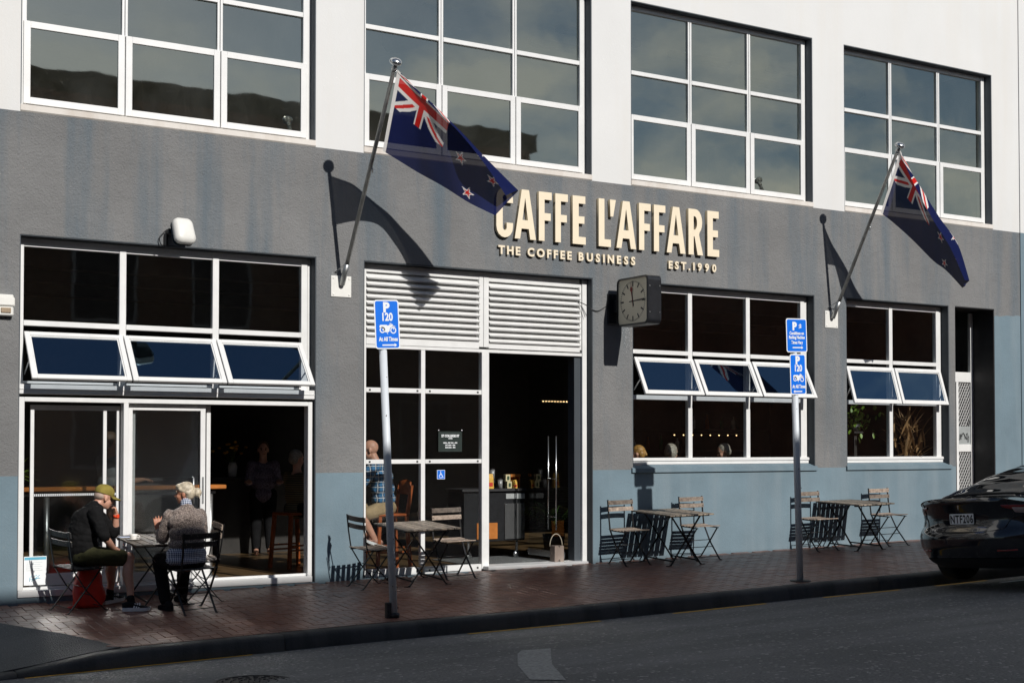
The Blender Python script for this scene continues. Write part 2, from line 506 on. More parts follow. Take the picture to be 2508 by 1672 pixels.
# kerb: cast concrete lengths with rounded noses
kerb = bpy.data.objects.new('kerb', None); COL.objects.link(kerb); tag(kerb, kind='structure')
joints = [-70, -30, -12, -4, 0.6, 2.55, 5.05, 8.97, 12.9, 16.8, 22, 30, 45, 70]
for a, b in zip(joints, joints[1:]):
    mb = MB(); n = max(3, int((b - a) / 0.35)) if b - a < 8 else 6
    prof = []
    for i in range(n + 1):
        x = a + 0.006 + (b - a - 0.012) * i / n
        yk = kerb_y(x); zt = zg(x, yk) if x > 2.6 else zg(x, yk) - 0.0
        zroad = zr(x, yk); h = kerb_h(x)
        zt = zroad + h + 0.004
        jig = 0.006 * math.sin(x * 7.3) + 0.004 * math.sin(x * 17.1)
        w = 0.17
        prof.append([(x, yk + w, zroad - 0.1), (x, yk + w, zt + 0.002), (x, yk + 0.055, zt + jig * 0.4), (x, yk + 0.02 + jig, zt - 0.012 * min(1, h * 8)),
                     (x, yk + 0.002 + jig, zt - 0.04 * min(1, h * 8)), (x, yk - 0.018 + jig, zroad + 0.012), (x, yk - 0.02, zroad - 0.1)])
    m_ = len(prof[0]); vs = [p for q in prof for p in q]; fs = []
    for i in range(n):
        for k in range(m_ - 1):
            fs.append((i * m_ + k, i * m_ + k + 1, (i + 1) * m_ + k + 1, (i + 1) * m_ + k))
    fs.append(tuple(range(m_))); fs.append(tuple(n * m_ + k for k in range(m_)))
    mb.add(vs, fs, True)
    mb.build('kerb_stone', M_kerb, kerb)

# pavement bed, driveway crossing, clay pavers in herringbone
pav = bpy.data.objects.new('pavement', None); COL.objects.link(pav); tag(pav, kind='structure')
edge = ((-6.0, -0.75), (2.73, -1.005), (3.18, -1.83), (3.5, -2.6), (3.56, -2.66))
def drive_edge(x):
    for (xa, ya), (xb, yb) in zip(edge, edge[1:]):
        if x <= xb: return ya + (yb - ya) * (x - xa) / (xb - xa)
    return edge[-1][1]
bxs = [-70, -40, -20, -8, -2, 0, 1, 2, 2.4, 2.73, 2.9, 3.05, 3.18, 3.3, 3.4, 3.5, 3.56, 3.6, 3.8, 4.4, 5, 6, 7, 8, 9, 10, 11, 12, 13, 14, 16, 18, 20, 24, 30, 45, 70]
mb = MB(); strip(mb, lambda x: kerb_y(x) + 0.15 if x > 3.57 else max(drive_edge(x) - 0.03, kerb_y(x) + 0.15), lambda x: 0.12, lambda x, y: zg(x, y) - 0.012 if y < 0 else zg(x, 0) - 0.012, 8, bxs)
mb.build('paver_bed', M_bed, pav)
# the asphalt crossing at the left: boundary from photo, dips to the lowered kerb
dx = [-40, -20, -10, -5, -2, 0, 1, 1.6, 2.1, 2.5, 2.73, 2.9, 3.05, 3.18, 3.3, 3.4, 3.5, 3.56]
mb = MB()
def zdrive(x, y):
    t = min(max((drive_edge(x) - y) / 1.5, 0), 1)
    yk = kerb_y(x); zk = zr(x, yk) + kerb_h(x)
    full = zg(x, y) + 0.007
    s = min(max((2.5 - x) / 1.8 + 0.3, 0), 1)
    d = min(max((y - (yk + 0.17)) / max(0.05, drive_edge(x) - yk - 0.17), 0), 1)
    return full * d + (zk + 0.002) * (1 - d)
strip(mb, lambda x: kerb_y(x) + 0.17, lambda x: max(drive_edge(x), kerb_y(x) + 0.175), zdrive, 6, dx)
tag(mb.build('driveway_crossing', M_drive), kind='structure')

# crack between crossing and kerb
mb = MB()
pts = [(x, kerb_y(x) + 0.175, zdrive(x, kerb_y(x) + 0.18) + 0.002) for x in (0.5, 1.2, 1.9, 2.4, 2.8, 3.2, 3.5)]
mb.tube(pts, 0.009, 5); mb.build('tar_joint', M_dark, pav)

CW, CL, GAP = 0.1, 0.2, 0.0045
def brick_proto(l, w):
    b = MB(); c = 0.004; h = 0.05
    x, y = l / 2 - GAP / 2, w / 2 - GAP / 2
    vs = [(-x, -y, -h), (x, -y, -h), (x, y, -h), (-x, y, -h), (-x, -y, -c), (x, -y, -c), (x, y, -c), (-x, y, -c),
          (-x + c, -y + c, 0), (x - c, -y + c, 0), (x - c, y - c, 0), (-x + c, y - c, 0)]
    fs = [(0, 1, 5, 4), (1, 2, 6, 5), (2, 3, 7, 6), (3, 0, 4, 7), (4, 5, 9, 8), (5, 6, 10, 9), (6, 7, 11, 10), (7, 4, 8, 11), (8, 9, 10, 11)]
    return vs, fs
bricks = []          # (x, y, lies along the kerb, outline cut by kerb or crossing or None)
def clip(poly, p, nrm):
    """keep the side of the line through p that nrm points to"""
    out = []
    for a, b in zip(poly, poly[1:] + poly[:1]):
        da = (a[0] - p[0]) * nrm[0] + (a[1] - p[1]) * nrm[1]; db = (b[0] - p[0]) * nrm[0] + (b[1] - p[1]) * nrm[1]
        if da >= 0: out.append(a)
        if (da >= 0) != (db >= 0):
            t_ = da / (da - db); out.append((a[0] + (b[0] - a[0]) * t_, a[1] + (b[1] - a[1]) * t_))
    return out
NX0, NX1, NY0, NY1 = int(0.0 / CW), int(20.4 / CW), int(-3.3 / CW), 1
for i in range(NX0, NX1):
    for j in range(NY0, NY1):
        c = (i - j) % 4
        if c == 0: cx_, cy_, horiz = (i + 1) * CW, (j + 0.5) * CW, True
        elif c == 3: cx_, cy_, horiz = (i + 0.5) * CW, (j + 1) * CW, False
        else: continue
        hx, hy = (CL / 2, CW / 2) if horiz else (CW / 2, CL / 2)
        if cy_ + hy > 0.08 or cx_ < 1.4: continue
        g_ = GAP / 2
        poly = [(cx_ - hx + g_, cy_ - hy + g_), (cx_ + hx - g_, cy_ - hy + g_), (cx_ + hx - g_, cy_ + hy - g_), (cx_ - hx + g_, cy_ + hy - g_)]
        full = poly
        yk = kerb_y(cx_) + 0.174
        if cy_ - hy < yk + 0.02: poly = clip(poly, (cx_, yk), (0, 1))
        if poly and cx_ < 3.75:
            for (xa, ya), (xb, yb) in zip(edge[:-1], edge[1:]):
                if xa <= cx_ < xb:
                    L_ = math.hypot(xb - xa, yb - ya); poly = clip(poly, (xa, ya), (-(yb - ya) / L_, (xb - xa) / L_)) if poly else poly
        if len(poly) < 3: continue
        area = abs(sum(a[0] * b[1] - b[0] * a[1] for a, b in zip(poly, poly[1:] + poly[:1]))) / 2
        if area < 0.0012: continue
        bricks.append((cx_, cy_, horiz, None if area > 0.985 * (CL - GAP) * (CW - GAP) else poly))
bvs, bfs = brick_proto(CL, CW)
bme = bpy.data.meshes.new('brick'); bme.from_pydata(bvs, [], bfs); bme.materials.append(M_brick)
def brick_matrix(x, y, horiz):
    jz = rng.uniform(-0.002, 0.002)
    M = tilt(x, y, (0 if horiz else math.pi / 2) + rng.uniform(-0.012, 0.012))
    return Matrix.Translation((0, 0, jz)) @ M @ Matrix.Rotation(rng.uniform(-0.008, 0.008), 4, 'X') @ Matrix.Rotation(rng.uniform(-0.005, 0.005), 4, 'Y')
def cut_brick(poly):
    n = len(poly); jz = rng.uniform(-0.002, 0.001)
    vs = [(a, b, zg(a, b) - 0.05) for a, b in poly] + [(a, b, zg(a, b) + jz) for a, b in poly]
    return vs, [tuple(range(n))[::-1], tuple(range(n, 2 * n))] + [(k, (k + 1) % n, n + (k + 1) % n, n + k) for k in range(n)]
camv = Vector((0, -15.5, 1.5))
def near_key(b):
    p = Vector((b[0], b[1], zg(b[0], b[1])))
    hidden = (3.3 < b[0] < 5.2 and b[1] > -0.95) or b[1] > -0.35
    vis = b[0] > 0.19 * (b[1] + 15.5) - 0.1
    return (camv - p).length + (6 if hidden else 0) + (0 if vis else 50) + (3 if b[3] else 0)
bricks.sort(key=near_key)
mb = MB()
for k, b in enumerate(bricks):
    if k < 300:
        if b[3]:
            vs, fs = cut_brick(b[3]); me = bpy.data.meshes.new('brick'); me.from_pydata(vs, [], fs); me.materials.append(M_brick)
            link_mesh('brick', me, pav)
        else:
            o = bpy.data.objects.new('brick', bme); COL.objects.link(o); o.parent = pav
            o.matrix_world = brick_matrix(*b[:3])
    elif b[3]: mb.add(*cut_brick(b[3]), False)
    else:
        M = brick_matrix(*b[:3]); mb.add([M @ Vector(v) for v in bvs], bfs, False)
tag(mb.build('far_bricks', M_brick, pav, fix=False), kind='stuff')

# road markings: thin painted sheets following the road
def marking(name, poly, m, label, cat, group=None, lift=0.004):
    c = poly[0]; o_ = Vector((c[0], c[1], zr(*c)))
    mb = MB(o_); vs = []; fs = []
    n = len(poly) // 2
    for k in range(n):
        for p in (poly[k], poly[-1 - k]):
            vs.append((p[0], p[1], zr(*p) + lift))
    for k in range(n - 1): fs.append((2 * k, 2 * k + 1, 2 * k + 3, 2 * k + 2))
    mb.add(vs, fs, False)
    o = mb.build(name, m, loc=o_)
    tag(o, label, cat, group)
def dash(x0, x1, off=0.3, w=0.075, **k):
    n = 6; up = []; dn = []
    for i in range(n + 1):
        x = x0 + (x1 - x0) * i / n; y = kerb_y(x) - off
        up.append((x, y + w / 2)); dn.append((x, y - w / 2))
    marking('yellow_line', up + dn[::-1], M_yellow, k['label'], 'road marking', 'yellow dashes along the gutter')
dash(7.0, 8.62, 0.12, label='broken yellow gutter line in front of the open cafe doorway')
dash(9.6, 10.95, 0.12, label='broken yellow gutter line before the wall tables')
dash(11.85, 13.1, 0.14, label='broken yellow gutter line beyond the double parking sign')
dash(13.75, 14.7, 0.12, label='broken yellow gutter line beside the dark car tail')
dash(2.6, 4.7, 0.06, 0.05, label='thin faded yellow line against the lowered kerb at far left')
mk = [(14.5, -3.62), (15.3, -3.66), (16.6, -3.72), (18.4, -3.8)]
marking('parking_line', mk + [(x, y - 0.07) for x, y in mk[::-1]], M_signwhite, 'thin white parking bay line beside the dark car', 'road marking')

marking('pale_road_strip', [(6.55, -4.82), (6.377, -5.04), (5.961, -5.72), (5.55, -6.58), (5.72, -6.82), (6.176, -5.92), (6.5, -5.4), (6.817, -4.9)], M_pale_strip, 'pale bent strip at the bottom centre of the road', 'road marking', lift=0.003)  # bent strip in a paler, uneven tone laid over the road

# manhole cover in the road
o_ = Vector((3.98, -4.86, zr(3.98, -4.86)))
t = thing('manhole_cover', 'round cast iron manhole cover set in the road, patterned with rings', 'manhole', o_)
mb = MB(); mb.lathe([(0.33, -0.05), (0.33, 0.006), (0.3, 0.008), (0.3, 0.002)], (0, 0, 0), seg=36); mb.build('rim', M_iron, t)
mb = MB(); mb.lathe([(0.295, -0.05), (0.295, 0.004), (0.01, 0.005)], (0, 0, 0), seg=36)
for rr in (0.26, 0.19, 0.12, 0.05):
    for k in range(18):
        a0 = 2 * math.pi * k / 18
        pts = [(rr * math.cos(a0 + q), rr * math.sin(a0 + q), 0.006) for q in (0, 0.1, 0.2)]
        if rr > 0.1 or k % 3 == 0: mb.tube(pts, 0.007, 4)
mb.build('lid', M_iron, t)
# opposite pavement
mb = MB(); strip(mb, lambda x: -60.0, lambda x: -14.2, lambda x, y: zr(x, -14.2) + 0.13, 2)
tag(mb.build('far_pavement', M_drive), kind='structure')
mb = MB(); strip(mb, lambda x: -14.22, lambda x: -14.2, lambda x, y: zr(x, -14.2) + (0.13 if y < -14.21 else -0.1), 1)
tag(mb.build('far_kerb', M_kerb), kind='structure')
# ================================================================== CAFE BUILDING
cafe = thing('cafe_building', 'two-storey cafe with white upper wall, grey band, blue base and big steel windows', 'building')
BAYS = [(3.085, 6.555), (7.2, 10.65), (11.315, 14.76), (15.42, 18.845)]
UZ0, UZ1 = 5.165, 7.785
XL, XR = -30.0, 19.525
WT = 0.32

def wall_pieces(mb, x0, x1, z0, z1, holes, y0=0.0, y1=WT):
    """box wall with rectangular holes (hx0,hx1,hz0,hz1), cut on a grid"""
    xs_ = sorted({x0, x1, *[min(max(h[0], x0), x1) for h in holes], *[min(max(h[1], x0), x1) for h in holes]})
    zs_ = sorted({z0, z1, *[min(max(h[2], z0), z1) for h in holes], *[min(max(h[3], z0), z1) for h in holes]})
    def solid(i, k):
        cx_, cz_ = (xs_[i] + xs_[i + 1]) / 2, (zs_[k] + zs_[k + 1]) / 2
        return not any(h[0] < cx_ < h[1] and h[2] < cz_ < h[3] for h in holes)
    nx, nz = len(xs_) - 1, len(zs_) - 1
    for i in range(nx):
        for k in range(nz):
            if not solid(i, k): continue
            a, b, c, d = xs_[i], xs_[i + 1], zs_[k], zs_[k + 1]
            mb.add([(a, y0, c), (b, y0, c), (b, y0, d), (a, y0, d)], [(0, 1, 2, 3)])
            mb.add([(a, y1, c), (b, y1, c), (b, y1, d), (a, y1, d)], [(3, 2, 1, 0)])
            if i == 0 or not solid(i - 1, k): mb.add([(a, y0, c), (a, y0, d), (a, y1, d), (a, y1, c)], [(0, 1, 2, 3)])
            if i == nx - 1 or not solid(i + 1, k): mb.add([(b, y0, c), (b, y1, c), (b, y1, d), (b, y0, d)], [(0, 1, 2, 3)])
            if k == 0 or not solid(i, k - 1): mb.add([(a, y0, c), (a, y1, c), (b, y1, c), (b, y0, c)], [(0, 1, 2, 3)])
            if k == nz - 1 or not solid(i, k + 1): mb.add([(a, y0, d), (b, y0, d), (b, y1, d), (a, y1, d)], [(0, 1, 2, 3)])

up_holes = [(a, b, UZ0 - 1, UZ1) for a, b in BAYS] + [(-1.03, 2.42, UZ0 - 1, UZ1)]
mb = MB(); wall_pieces(mb, XL, XR, UZ0, 12.4, up_holes); mb.build('upper_wall', M_white_wall, cafe, fix=False)
LZ1 = 3.822
low_holes = [(3.092, 6.57, -2, LZ1), (7.205, 10.66, -2, LZ1), (11.335, 14.775, 1.15, LZ1), (15.44, 17.75, 1.15, LZ1), (17.9, 18.862, -2, LZ1), (18.863, 40, -2, 3.70)]
mb = MB(); wall_pieces(mb, XL, XR, 1.183, UZ0, low_holes); mb.build('grey_wall', M_grey_wall, cafe, fix=False)
mb = MB(); wall_pieces(mb, XL, XR, -1.2, 1.183, low_holes[:5] + [(18.863, 40, -2, 3.7)])
mb.build('blue_base_wall', M_blue_wall, cafe, fix=False)
# blue paint beside the recessed door, its upper edge brushed unevenly
mb = MB(); top = [(18.863, 3.70), (18.93, 3.712), (19.0, 3.70), (19.1, 3.716), (19.2, 3.728), (19.33, 3.722), (19.43, 3.74), (19.525, 3.735)]
poly = [(18.863, -1.2), (19.525, -1.2)] + top[::-1]
Mw = Matrix(((1, 0, 0, 0), (0, 0, -1, -0.0), (0, 1, 0, 0), (0, 0, 0, 1)))
def wallM(y=0.0, x=0.0, z=0.0):
    """local x -> world x, local y -> world z, local z -> towards the street"""
    return Matrix(((1, 0, 0, x), (0, 0, -1, y), (0, 1, 0, z), (0, 0, 0, 1)))
mb.prism(poly, wallM(0.3), 0.302); mb.build('blue_pier', M_blue_wall, cafe)

# reveals: dark linings inside the openings
def reveal(x0, x1, z0, z1, depth, m, name='reveal', sides='ltr', t=0.012):
    mb = MB()
    if 't' in sides: mb.box(x0, x1, 0.004, depth, z1 - t, z1 + 0.002)
    if 'r' in sides: mb.box(x1 - t, x1 + 0.002, 0.004, depth, z0, z1 - t - 0.001)
    if 'l' in sides: mb.box(x0 - 0.002, x0 + t, 0.004, depth, z0, z1 - t - 0.001)
    mb.build(name, m, cafe)
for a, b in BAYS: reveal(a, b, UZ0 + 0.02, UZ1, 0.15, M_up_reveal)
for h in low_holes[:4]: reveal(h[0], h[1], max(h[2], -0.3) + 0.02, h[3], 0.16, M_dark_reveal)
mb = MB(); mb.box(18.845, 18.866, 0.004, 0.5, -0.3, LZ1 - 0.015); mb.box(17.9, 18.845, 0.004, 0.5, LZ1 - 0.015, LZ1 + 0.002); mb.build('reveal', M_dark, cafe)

# ---------------------------------------------------------------- upper windows
FY = 0.155
def pane(mbname, x0, x1, z0, z1, y, m, parent):
    mb = MB(); mb.quad((x0, y, z0), (x1, y, z0), (x1, y, z1), (x0, y, z1))
    return mb.build(mbname, m, parent, fix=False)
def bars(x0, x1, z0, z1, y0, y1, w, mb=None):
    """rectangular ring of four bars"""
    mb = mb or MB()
    mb.cbox(x0, x0 + w, y0, y1, z0, z1, 0.003); mb.cbox(x1 - w, x1, y0, y1, z0, z1, 0.003)
    mb.cbox(x0 + w, x1 - w, y0, y1, z0, z0 + w, 0.003); mb.cbox(x0 + w, x1 - w, y0, y1, z1 - w, z1, 0.003)
    return mb
def upper_window(x0, x1, label=None):
    mb = MB()
    c = [x0 + 0.06, x0 + 0.04 + (x1 - x0 - 0.08) / 3, x0 + 0.04 + 2 * (x1 - x0 - 0.08) / 3, x1 - 0.06]
    rows = [5.265, 6.18, 6.81, 7.74]
    mb.cbox(x0 + 0.013, x0 + 0.085, FY - 0.03, FY + 0.05, 5.262, 7.77, 0.004)
    mb.cbox(x1 - 0.115, x1 - 0.04, FY - 0.03, FY + 0.05, 5.262, 7.77, 0.004)
    mb.cbox(x1 - 0.04, x1 - 0.013, FY - 0.012, FY + 0.05, 5.262, 7.77, 0.003)
    for m_ in c[1:3]:
        mb.cbox(m_ - 0.033, m_ - 0.004, FY - 0.02, FY + 0.05, 5.262, 7.70, 0.003)
        mb.cbox(m_ + 0.004, m_ + 0.033, FY - 0.02, FY + 0.05, 5.262, 7.70, 0.003)
    for z in rows[1:3]:
        for a, b in ((x0 + 0.085, c[1] - 0.033), (c[1] + 0.033, c[2] - 0.033), (c[2] + 0.033, x1 - 0.115)):
            mb.cbox(a, b, FY - 0.025, FY + 0.045, z - 0.03, z + 0.03, 0.004)
    mb.cbox(x0 + 0.085, x1 - 0.115, FY - 0.02, FY + 0.05, 7.70, 7.77, 0.003)
    w = mb.build('window', M_frame, cafe)
    # bottom opening sashes, a little proud of the fixed frame
    cols = ((x0 + 0.05, c[1] - 0.006), (c[1] + 0.006, c[2] - 0.006), (c[2] + 0.006, x1 - 0.075))
    for a, b in cols:
        bars(a, b, 5.285, 6.205, FY - 0.05, FY - 0.021, 0.075).build('sash', M_frame, w)
        pane('pane', a + 0.07, b - 0.07, 5.36, 6.13, FY - 0.032, M_glass_up, w)
    for (z0, z1) in ((6.21, 6.78), (6.84, 7.7)):
        for a, b in ((x0 + 0.08, c[1] - 0.03), (c[1] + 0.03, c[2] - 0.03), (c[2] + 0.03, x1 - 0.11)):
            pane('pane', a, b, z0, z1, FY + 0.01, M_glass_up, w)
    # weathered sloping sill
    mb = MB(); mb.prism([(0, 5.166), (0.2, 5.166), (0.2, 5.262), (0.1, 5.262), (-0.012, 5.245), (-0.012, 5.18)], Matrix(((0, 0, 1, x0 + 0.001), (1, 0, 0, 0), (0, 1, 0, 0), (0, 0, 0, 1))), x1 - x0 - 0.002)
    mb.build('sill', M_sill_white, w)
    return w
for a, b in BAYS: upper_window(a, b)
upper_window(-1.03, 2.42)

# ---------------------------------------------------------------- awning sashes
def awning(x0, x1, ytop, ztop, ybot, zbot, parent, m=M_glass_awn):
    d = Vector((0, ybot - ytop, zbot - ztop)); Lh = d.length; d.normalize()
    nrm = Vector((1, 0, 0)).cross(d).normalized()
    if nrm.y > 0: nrm = -nrm
    M = Matrix(((1, d.x * -1, nrm.x, x0), (0, -d.y, nrm.y, ybot), (0, -d.z, nrm.z, zbot), (0, 0, 0, 1)))
    w, t, W = 0.055, 0.035, x1 - x0
    mb = MB()
    for a, b, c_, e in ((0, w, 0, Lh), (W - w, W, 0, Lh), (w, W - w, 0, w), (w, W - w, Lh - w, Lh)):
        mb.cbox(a, b, c_, e, -t, 0, 0.004, M)
    # inner glazing bead
    for a, b, c_, e in ((w, w + 0.014, w, Lh - w), (W - w - 0.014, W - w, w, Lh - w), (w + 0.014, W - w - 0.014, w, w + 0.014), (w + 0.014, W - w - 0.014, Lh - w - 0.014, Lh - w)):
        mb.cbox(a, b, c_, e, -t + 0.004, -0.012, 0.002, M)
    mb.build('awning_sash', M_frame, parent)
    g = 0.06
    q = [M @ Vector(p) for p in ((g, g, -0.018), (W - g, g, -0.018), (W - g, Lh - g, -0.018), (g, Lh - g, -0.018))]
    mb = MB(); mb.quad(*q); mb.build('awning_pane', m, parent, fix=False)
    # friction stays
    mb = MB()
    for xx in (x0 + 0.012, x1 - 0.012):
        p = M @ Vector((xx - x0, Lh * 0.42, -t))
        mb.bar(p, (xx, ytop + 0.03, zbot + 0.06), 0.008, 0.018)
    mb.build('window_stay', M_steel, parent)

def low_frame(x0, x1, cols, zbot, y=0.16, awn=True):
    mb = MB()
    mb.cbox(x0, x0 + 0.05, y - 0.02, y + 0.05, zbot, 3.80, 0.003)
    mb.cbox(cols[-1], cols[-1] + 0.075, y - 0.025, y + 0.05, zbot, 3.80, 0.003)
    mb.cbox(cols[-1] + 0.085, x1 - 0.012, y - 0.01, y + 0.05, zbot, 3.80, 0.003)
    a = x0 + 0.05
    for m_ in cols[:-1] + [cols[-1]]:
        b = m_ - 0.038 if m_ != cols[-1] else m_
        for z0, z1 in ((2.82, 2.88), (2.172, 2.235)):
            mb.cbox(a, b, y - 0.03, y + 0.045, z0, z1, 0.004)
        mb.cbox(a, b, y - 0.012, y + 0.05, 3.71, 3.80, 0.003)
        a = m_ + 0.038
    for m_ in cols[:-1]: mb.cbox(m_ - 0.038, m_ + 0.038, y - 0.022, y + 0.05, zbot, 3.80, 0.004)
    return mb

# ---------------------------------------------------------------- ground floor window with three awnings (third bay)
mb = low_frame(11.345, 14.765, [12.47, 13.566, 14.615], 1.345)
mb.cbox(11.345, 14.765, 0.12, 0.21, 1.25, 1.345, 0.004)
mb.cbox(11.345, 14.765, 0.105, 0.12, 1.30, 1.34, 0.003)
w3 = mb.build('window', M_frame, cafe)
for a, b in ((11.39, 12.435), (12.505, 13.53), (13.6, 14.62)):
    pane('pane', a, b, 2.875, 3.715, 0.175, M_glass_low, w3)
    pane('pane', a, b, 1.34, 2.18, 0.175, M_glass_low, w3)
for a, b in ((11.452, 12.505), (12.53, 13.6), (13.625, 14.69)): awning(a, b, 0.12, 2.775, -0.155, 2.245, w3)
# ---------------------------------------------------------------- fourth bay, two awnings
mb = low_frame(15.45, 17.742, [16.56, 17.6], 1.345)
mb.cbox(15.45, 17.742, 0.12, 0.21, 1.25, 1.345, 0.004)
mb.cbox(15.45, 17.742, 0.105, 0.12, 1.30, 1.34, 0.003)
w4 = mb.build('window', M_frame, cafe)
for a, b in ((15.495, 16.525), (16.595, 17.605)):
    pane('pane', a, b, 2.875, 3.715, 0.175, M_glass_low, w4)
    pane('pane', a, b, 1.34, 2.18, 0.175, M_glass_low, w4)
for a, b in ((15.56, 16.6), (16.62, 17.68)): awning(a, b, 0.12, 2.77, -0.06, 2.19, w4)
# sloped blue sills under both
for (a, b) in ((11.31, 14.80), (15.42, 17.78)):
    mb = MB(); mb.prism([(0.115, 1.0), (0.115, 1.249), (-0.03, 1.20), (-0.03, 1.143), (0.0, 1.135), (0.004, 1.0)], Matrix(((0, 0, 1, a), (1, 0, 0, 0), (0, 1, 0, 0), (0, 0, 0, 1))), b - a)
    mb.build('window_sill', M_blue_wall, cafe)

# ---------------------------------------------------------------- first bay: awnings over a glazed sliding door
y = 0.16
mb = MB()
mb.cbox(3.105, 3.165, y - 0.02, y + 0.05, 2.19, 3.80, 0.003)
mb.cbox(6.432, 6.51, y - 0.025, y + 0.05, 2.19, 3.80, 0.003); mb.cbox(6.518, 6.556, y - 0.01, y + 0.05, 2.19, 3.80, 0.003)
a = 3.165
for m_ in (4.254, 5.351, 6.432 + 0.038):
    b = m_ - 0.038
    mb.cbox(a, b, y - 0.03, y + 0.045, 2.835, 2.895, 0.004); mb.cbox(a, b, y - 0.012, y + 0.05, 3.71, 3.80, 0.003)
    mb.cbox(a, b, y - 0.03, y + 0.045, 2.2, 2.225, 0.003)
    a = m_ + 0.038
for m_ in (4.254, 5.351): mb.cbox(m_ - 0.038, m_ + 0.038, y - 0.022, y + 0.05, 2.19, 3.80, 0.004)
w1 = mb.build('window', M_frame, cafe)
for a, b in ((3.16, 4.22), (4.29, 5.315), (5.385, 6.44)): pane('pane', a, b, 2.89, 3.715, 0.175, M_glass_low, w1)
for a, b in ((3.172, 4.248), (4.262, 5.345), (5.36, 6.437)): awning(a, b, 0.13, 2.775, -0.3, 2.242, w1)
# projecting head ledge of the sliding door
mb = MB()
mb.cbox(3.098, 6.55, -0.01, 0.2, 2.078, 2.185, 0.006)
mb.cbox(3.098, 6.55, -0.018, -0.0105, 2.128, 2.136, 0.002)
mb.build('door_head', M_frame, w1)
sd = MB()
yd = 0.03
sd.cbox(3.1, 3.157, yd - 0.03, yd + 0.1, -0.06, 2.045, 0.004)
sd.cbox(6.47, 6.525, yd - 0.03, yd + 0.1, -0.06, 2.045, 0.004)
sd.cbox(3.157, 6.47, yd - 0.03, yd + 0.1, 1.995, 2.045, 0.004)
sd.cbox(3.1, 6.525, yd - 0.045, yd + 0.13, -0.135, -0.062, 0.005)
sd.cbox(3.157, 6.47, yd + 0.02, yd + 0.03, -0.061, -0.03, 0.002)
sd.cbox(4.236, 4.292, yd - 0.03, yd + 0.1, -0.06, 1.995, 0.004)
door = sd.build('sliding_door', M_frame, cafe)
def leaf(x0, x1, z0, z1, y, ws, wt, wb, m=M_frame):
    mb = MB()
    mb.cbox(x0, x0 + ws, y - 0.02, y + 0.02, z0, z1, 0.003); mb.cbox(x1 - ws, x1, y - 0.02, y + 0.02, z0, z1, 0.003)
    mb.cbox(x0 + ws, x1 - ws, y - 0.02, y + 0.02, z1 - wt, z1, 0.003); mb.cbox(x0 + ws, x1 - ws, y - 0.02, y + 0.02, z0, z0 + wb, 0.003)
    return mb
mb = leaf(3.25, 4.235, -0.03, 1.965, 0.16, 0.04, 0.055, 0.13)
mb.cbox(4.045, 4.085, 0.145, 0.175, 0.1, 1.91, 0.003)
mb.build('fixed_leaf', M_frame, door)
pane('pane', 3.28, 4.2, 0.09, 1.92, 0.165, M_glass_door, door)
leaf(4.30, 5.215, -0.03, 1.99, 0.1, 0.06, 0.07, 0.1).build('sliding_leaf', M_frame, door)
pane('pane', 4.35, 5.14, 0.06, 1.93, 0.105, M_glass_door, door)
leaf(4.36, 5.3, -0.03, 1.985, 0.17, 0.05, 0.06, 0.1).build('sliding_leaf', M_frame, door)
pane('pane', 4.4, 5.26, 0.06, 1.93, 0.175, M_glass_low, door)
mb = MB(); mb.tube([(5.06, 0.075, 0.84), (5.06, 0.035, 0.86), (5.06, 0.035, 1.13), (5.06, 0.075, 1.15)], 0.012, 8)
mb.cbox(5.175, 5.195, 0.07, 0.082, 0.84, 1.15, 0.003); mb.build('door_handle', M_steel, door)
mb = MB()
for k in range(46): mb.box(3.30 + 0.0205 * k, 3.311 + 0.0205 * k, 0.158, 0.162, 0.955, 0.98)
mb.build('safety_strip', M_signwhite, door)
# step under the sill
mb = MB(); mb.box(3.093, 6.569, 0.0, 0.3, -0.9, -0.14); mb.build('step', M_blue_wall, cafe)

# ---------------------------------------------------------------- second bay: louvres, fixed panes, open doorway
y = 0.145
mb = MB()
mb.cbox(7.217, 7.30, y - 0.02, y + 0.05, -0.1, 3.80, 0.003)
mb.cbox(10.565, 10.648, y - 0.03, y + 0.06, -0.1, 3.80, 0.003)
mb.cbox(10.528, 10.558, y - 0.02, y + 0.05, 2.83, 3.74, 0.003)
mb.cbox(8.93, 8.995, y - 0.025, y + 0.05, 2.815, 3.8, 0.003); mb.cbox(9.0, 9.078, y - 0.025, y + 0.05, 2.815, 3.8, 0.003)
mb.cbox(7.3, 8.93, y - 0.025, y + 0.05, 2.79, 2.90, 0.003); mb.cbox(9.078, 10.528, y - 0.025, y + 0.05, 2.80, 2.885, 0.003)
mb.cbox(7.3, 10.565, y - 0.02, y + 0.05, 2.745, 2.786, 0.003)
mb.cbox(7.3, 8.93, y - 0.02, y + 0.05, 3.705, 3.8, 0.003); mb.cbox(9.078, 10.528, y - 0.02, y + 0.05, 3.69, 3.8, 0.003)
mb.cbox(8.97, 9.08, y - 0.03, y + 0.06, -0.1, 2.743, 0.004)
mb.cbox(8.075, 8.135, y - 0.02, y + 0.05, -0.02, 2.743, 0.003)
for z0, z1 in ((2.187, 2.247), (1.286, 1.341), (-0.125, -0.035)):
    mb.cbox(7.3, 8.075, y - 0.022, y + 0.05, z0, z1, 0.003); mb.cbox(8.135, 8.97, y - 0.022, y + 0.05, z0, z1, 0.003)
w2 = mb.build('shopfront', M_frame, cafe)
mb = MB()
for z in (2.217, 1.313, -0.08):
    for x in (7.35, 8.02, 8.2, 8.91): mb.cbox(x - 0.013, x + 0.013, y - 0.027, y - 0.022, z - 0.012, z + 0.012, 0.002)
mb.build('fixing_cap', M_dark, w2)
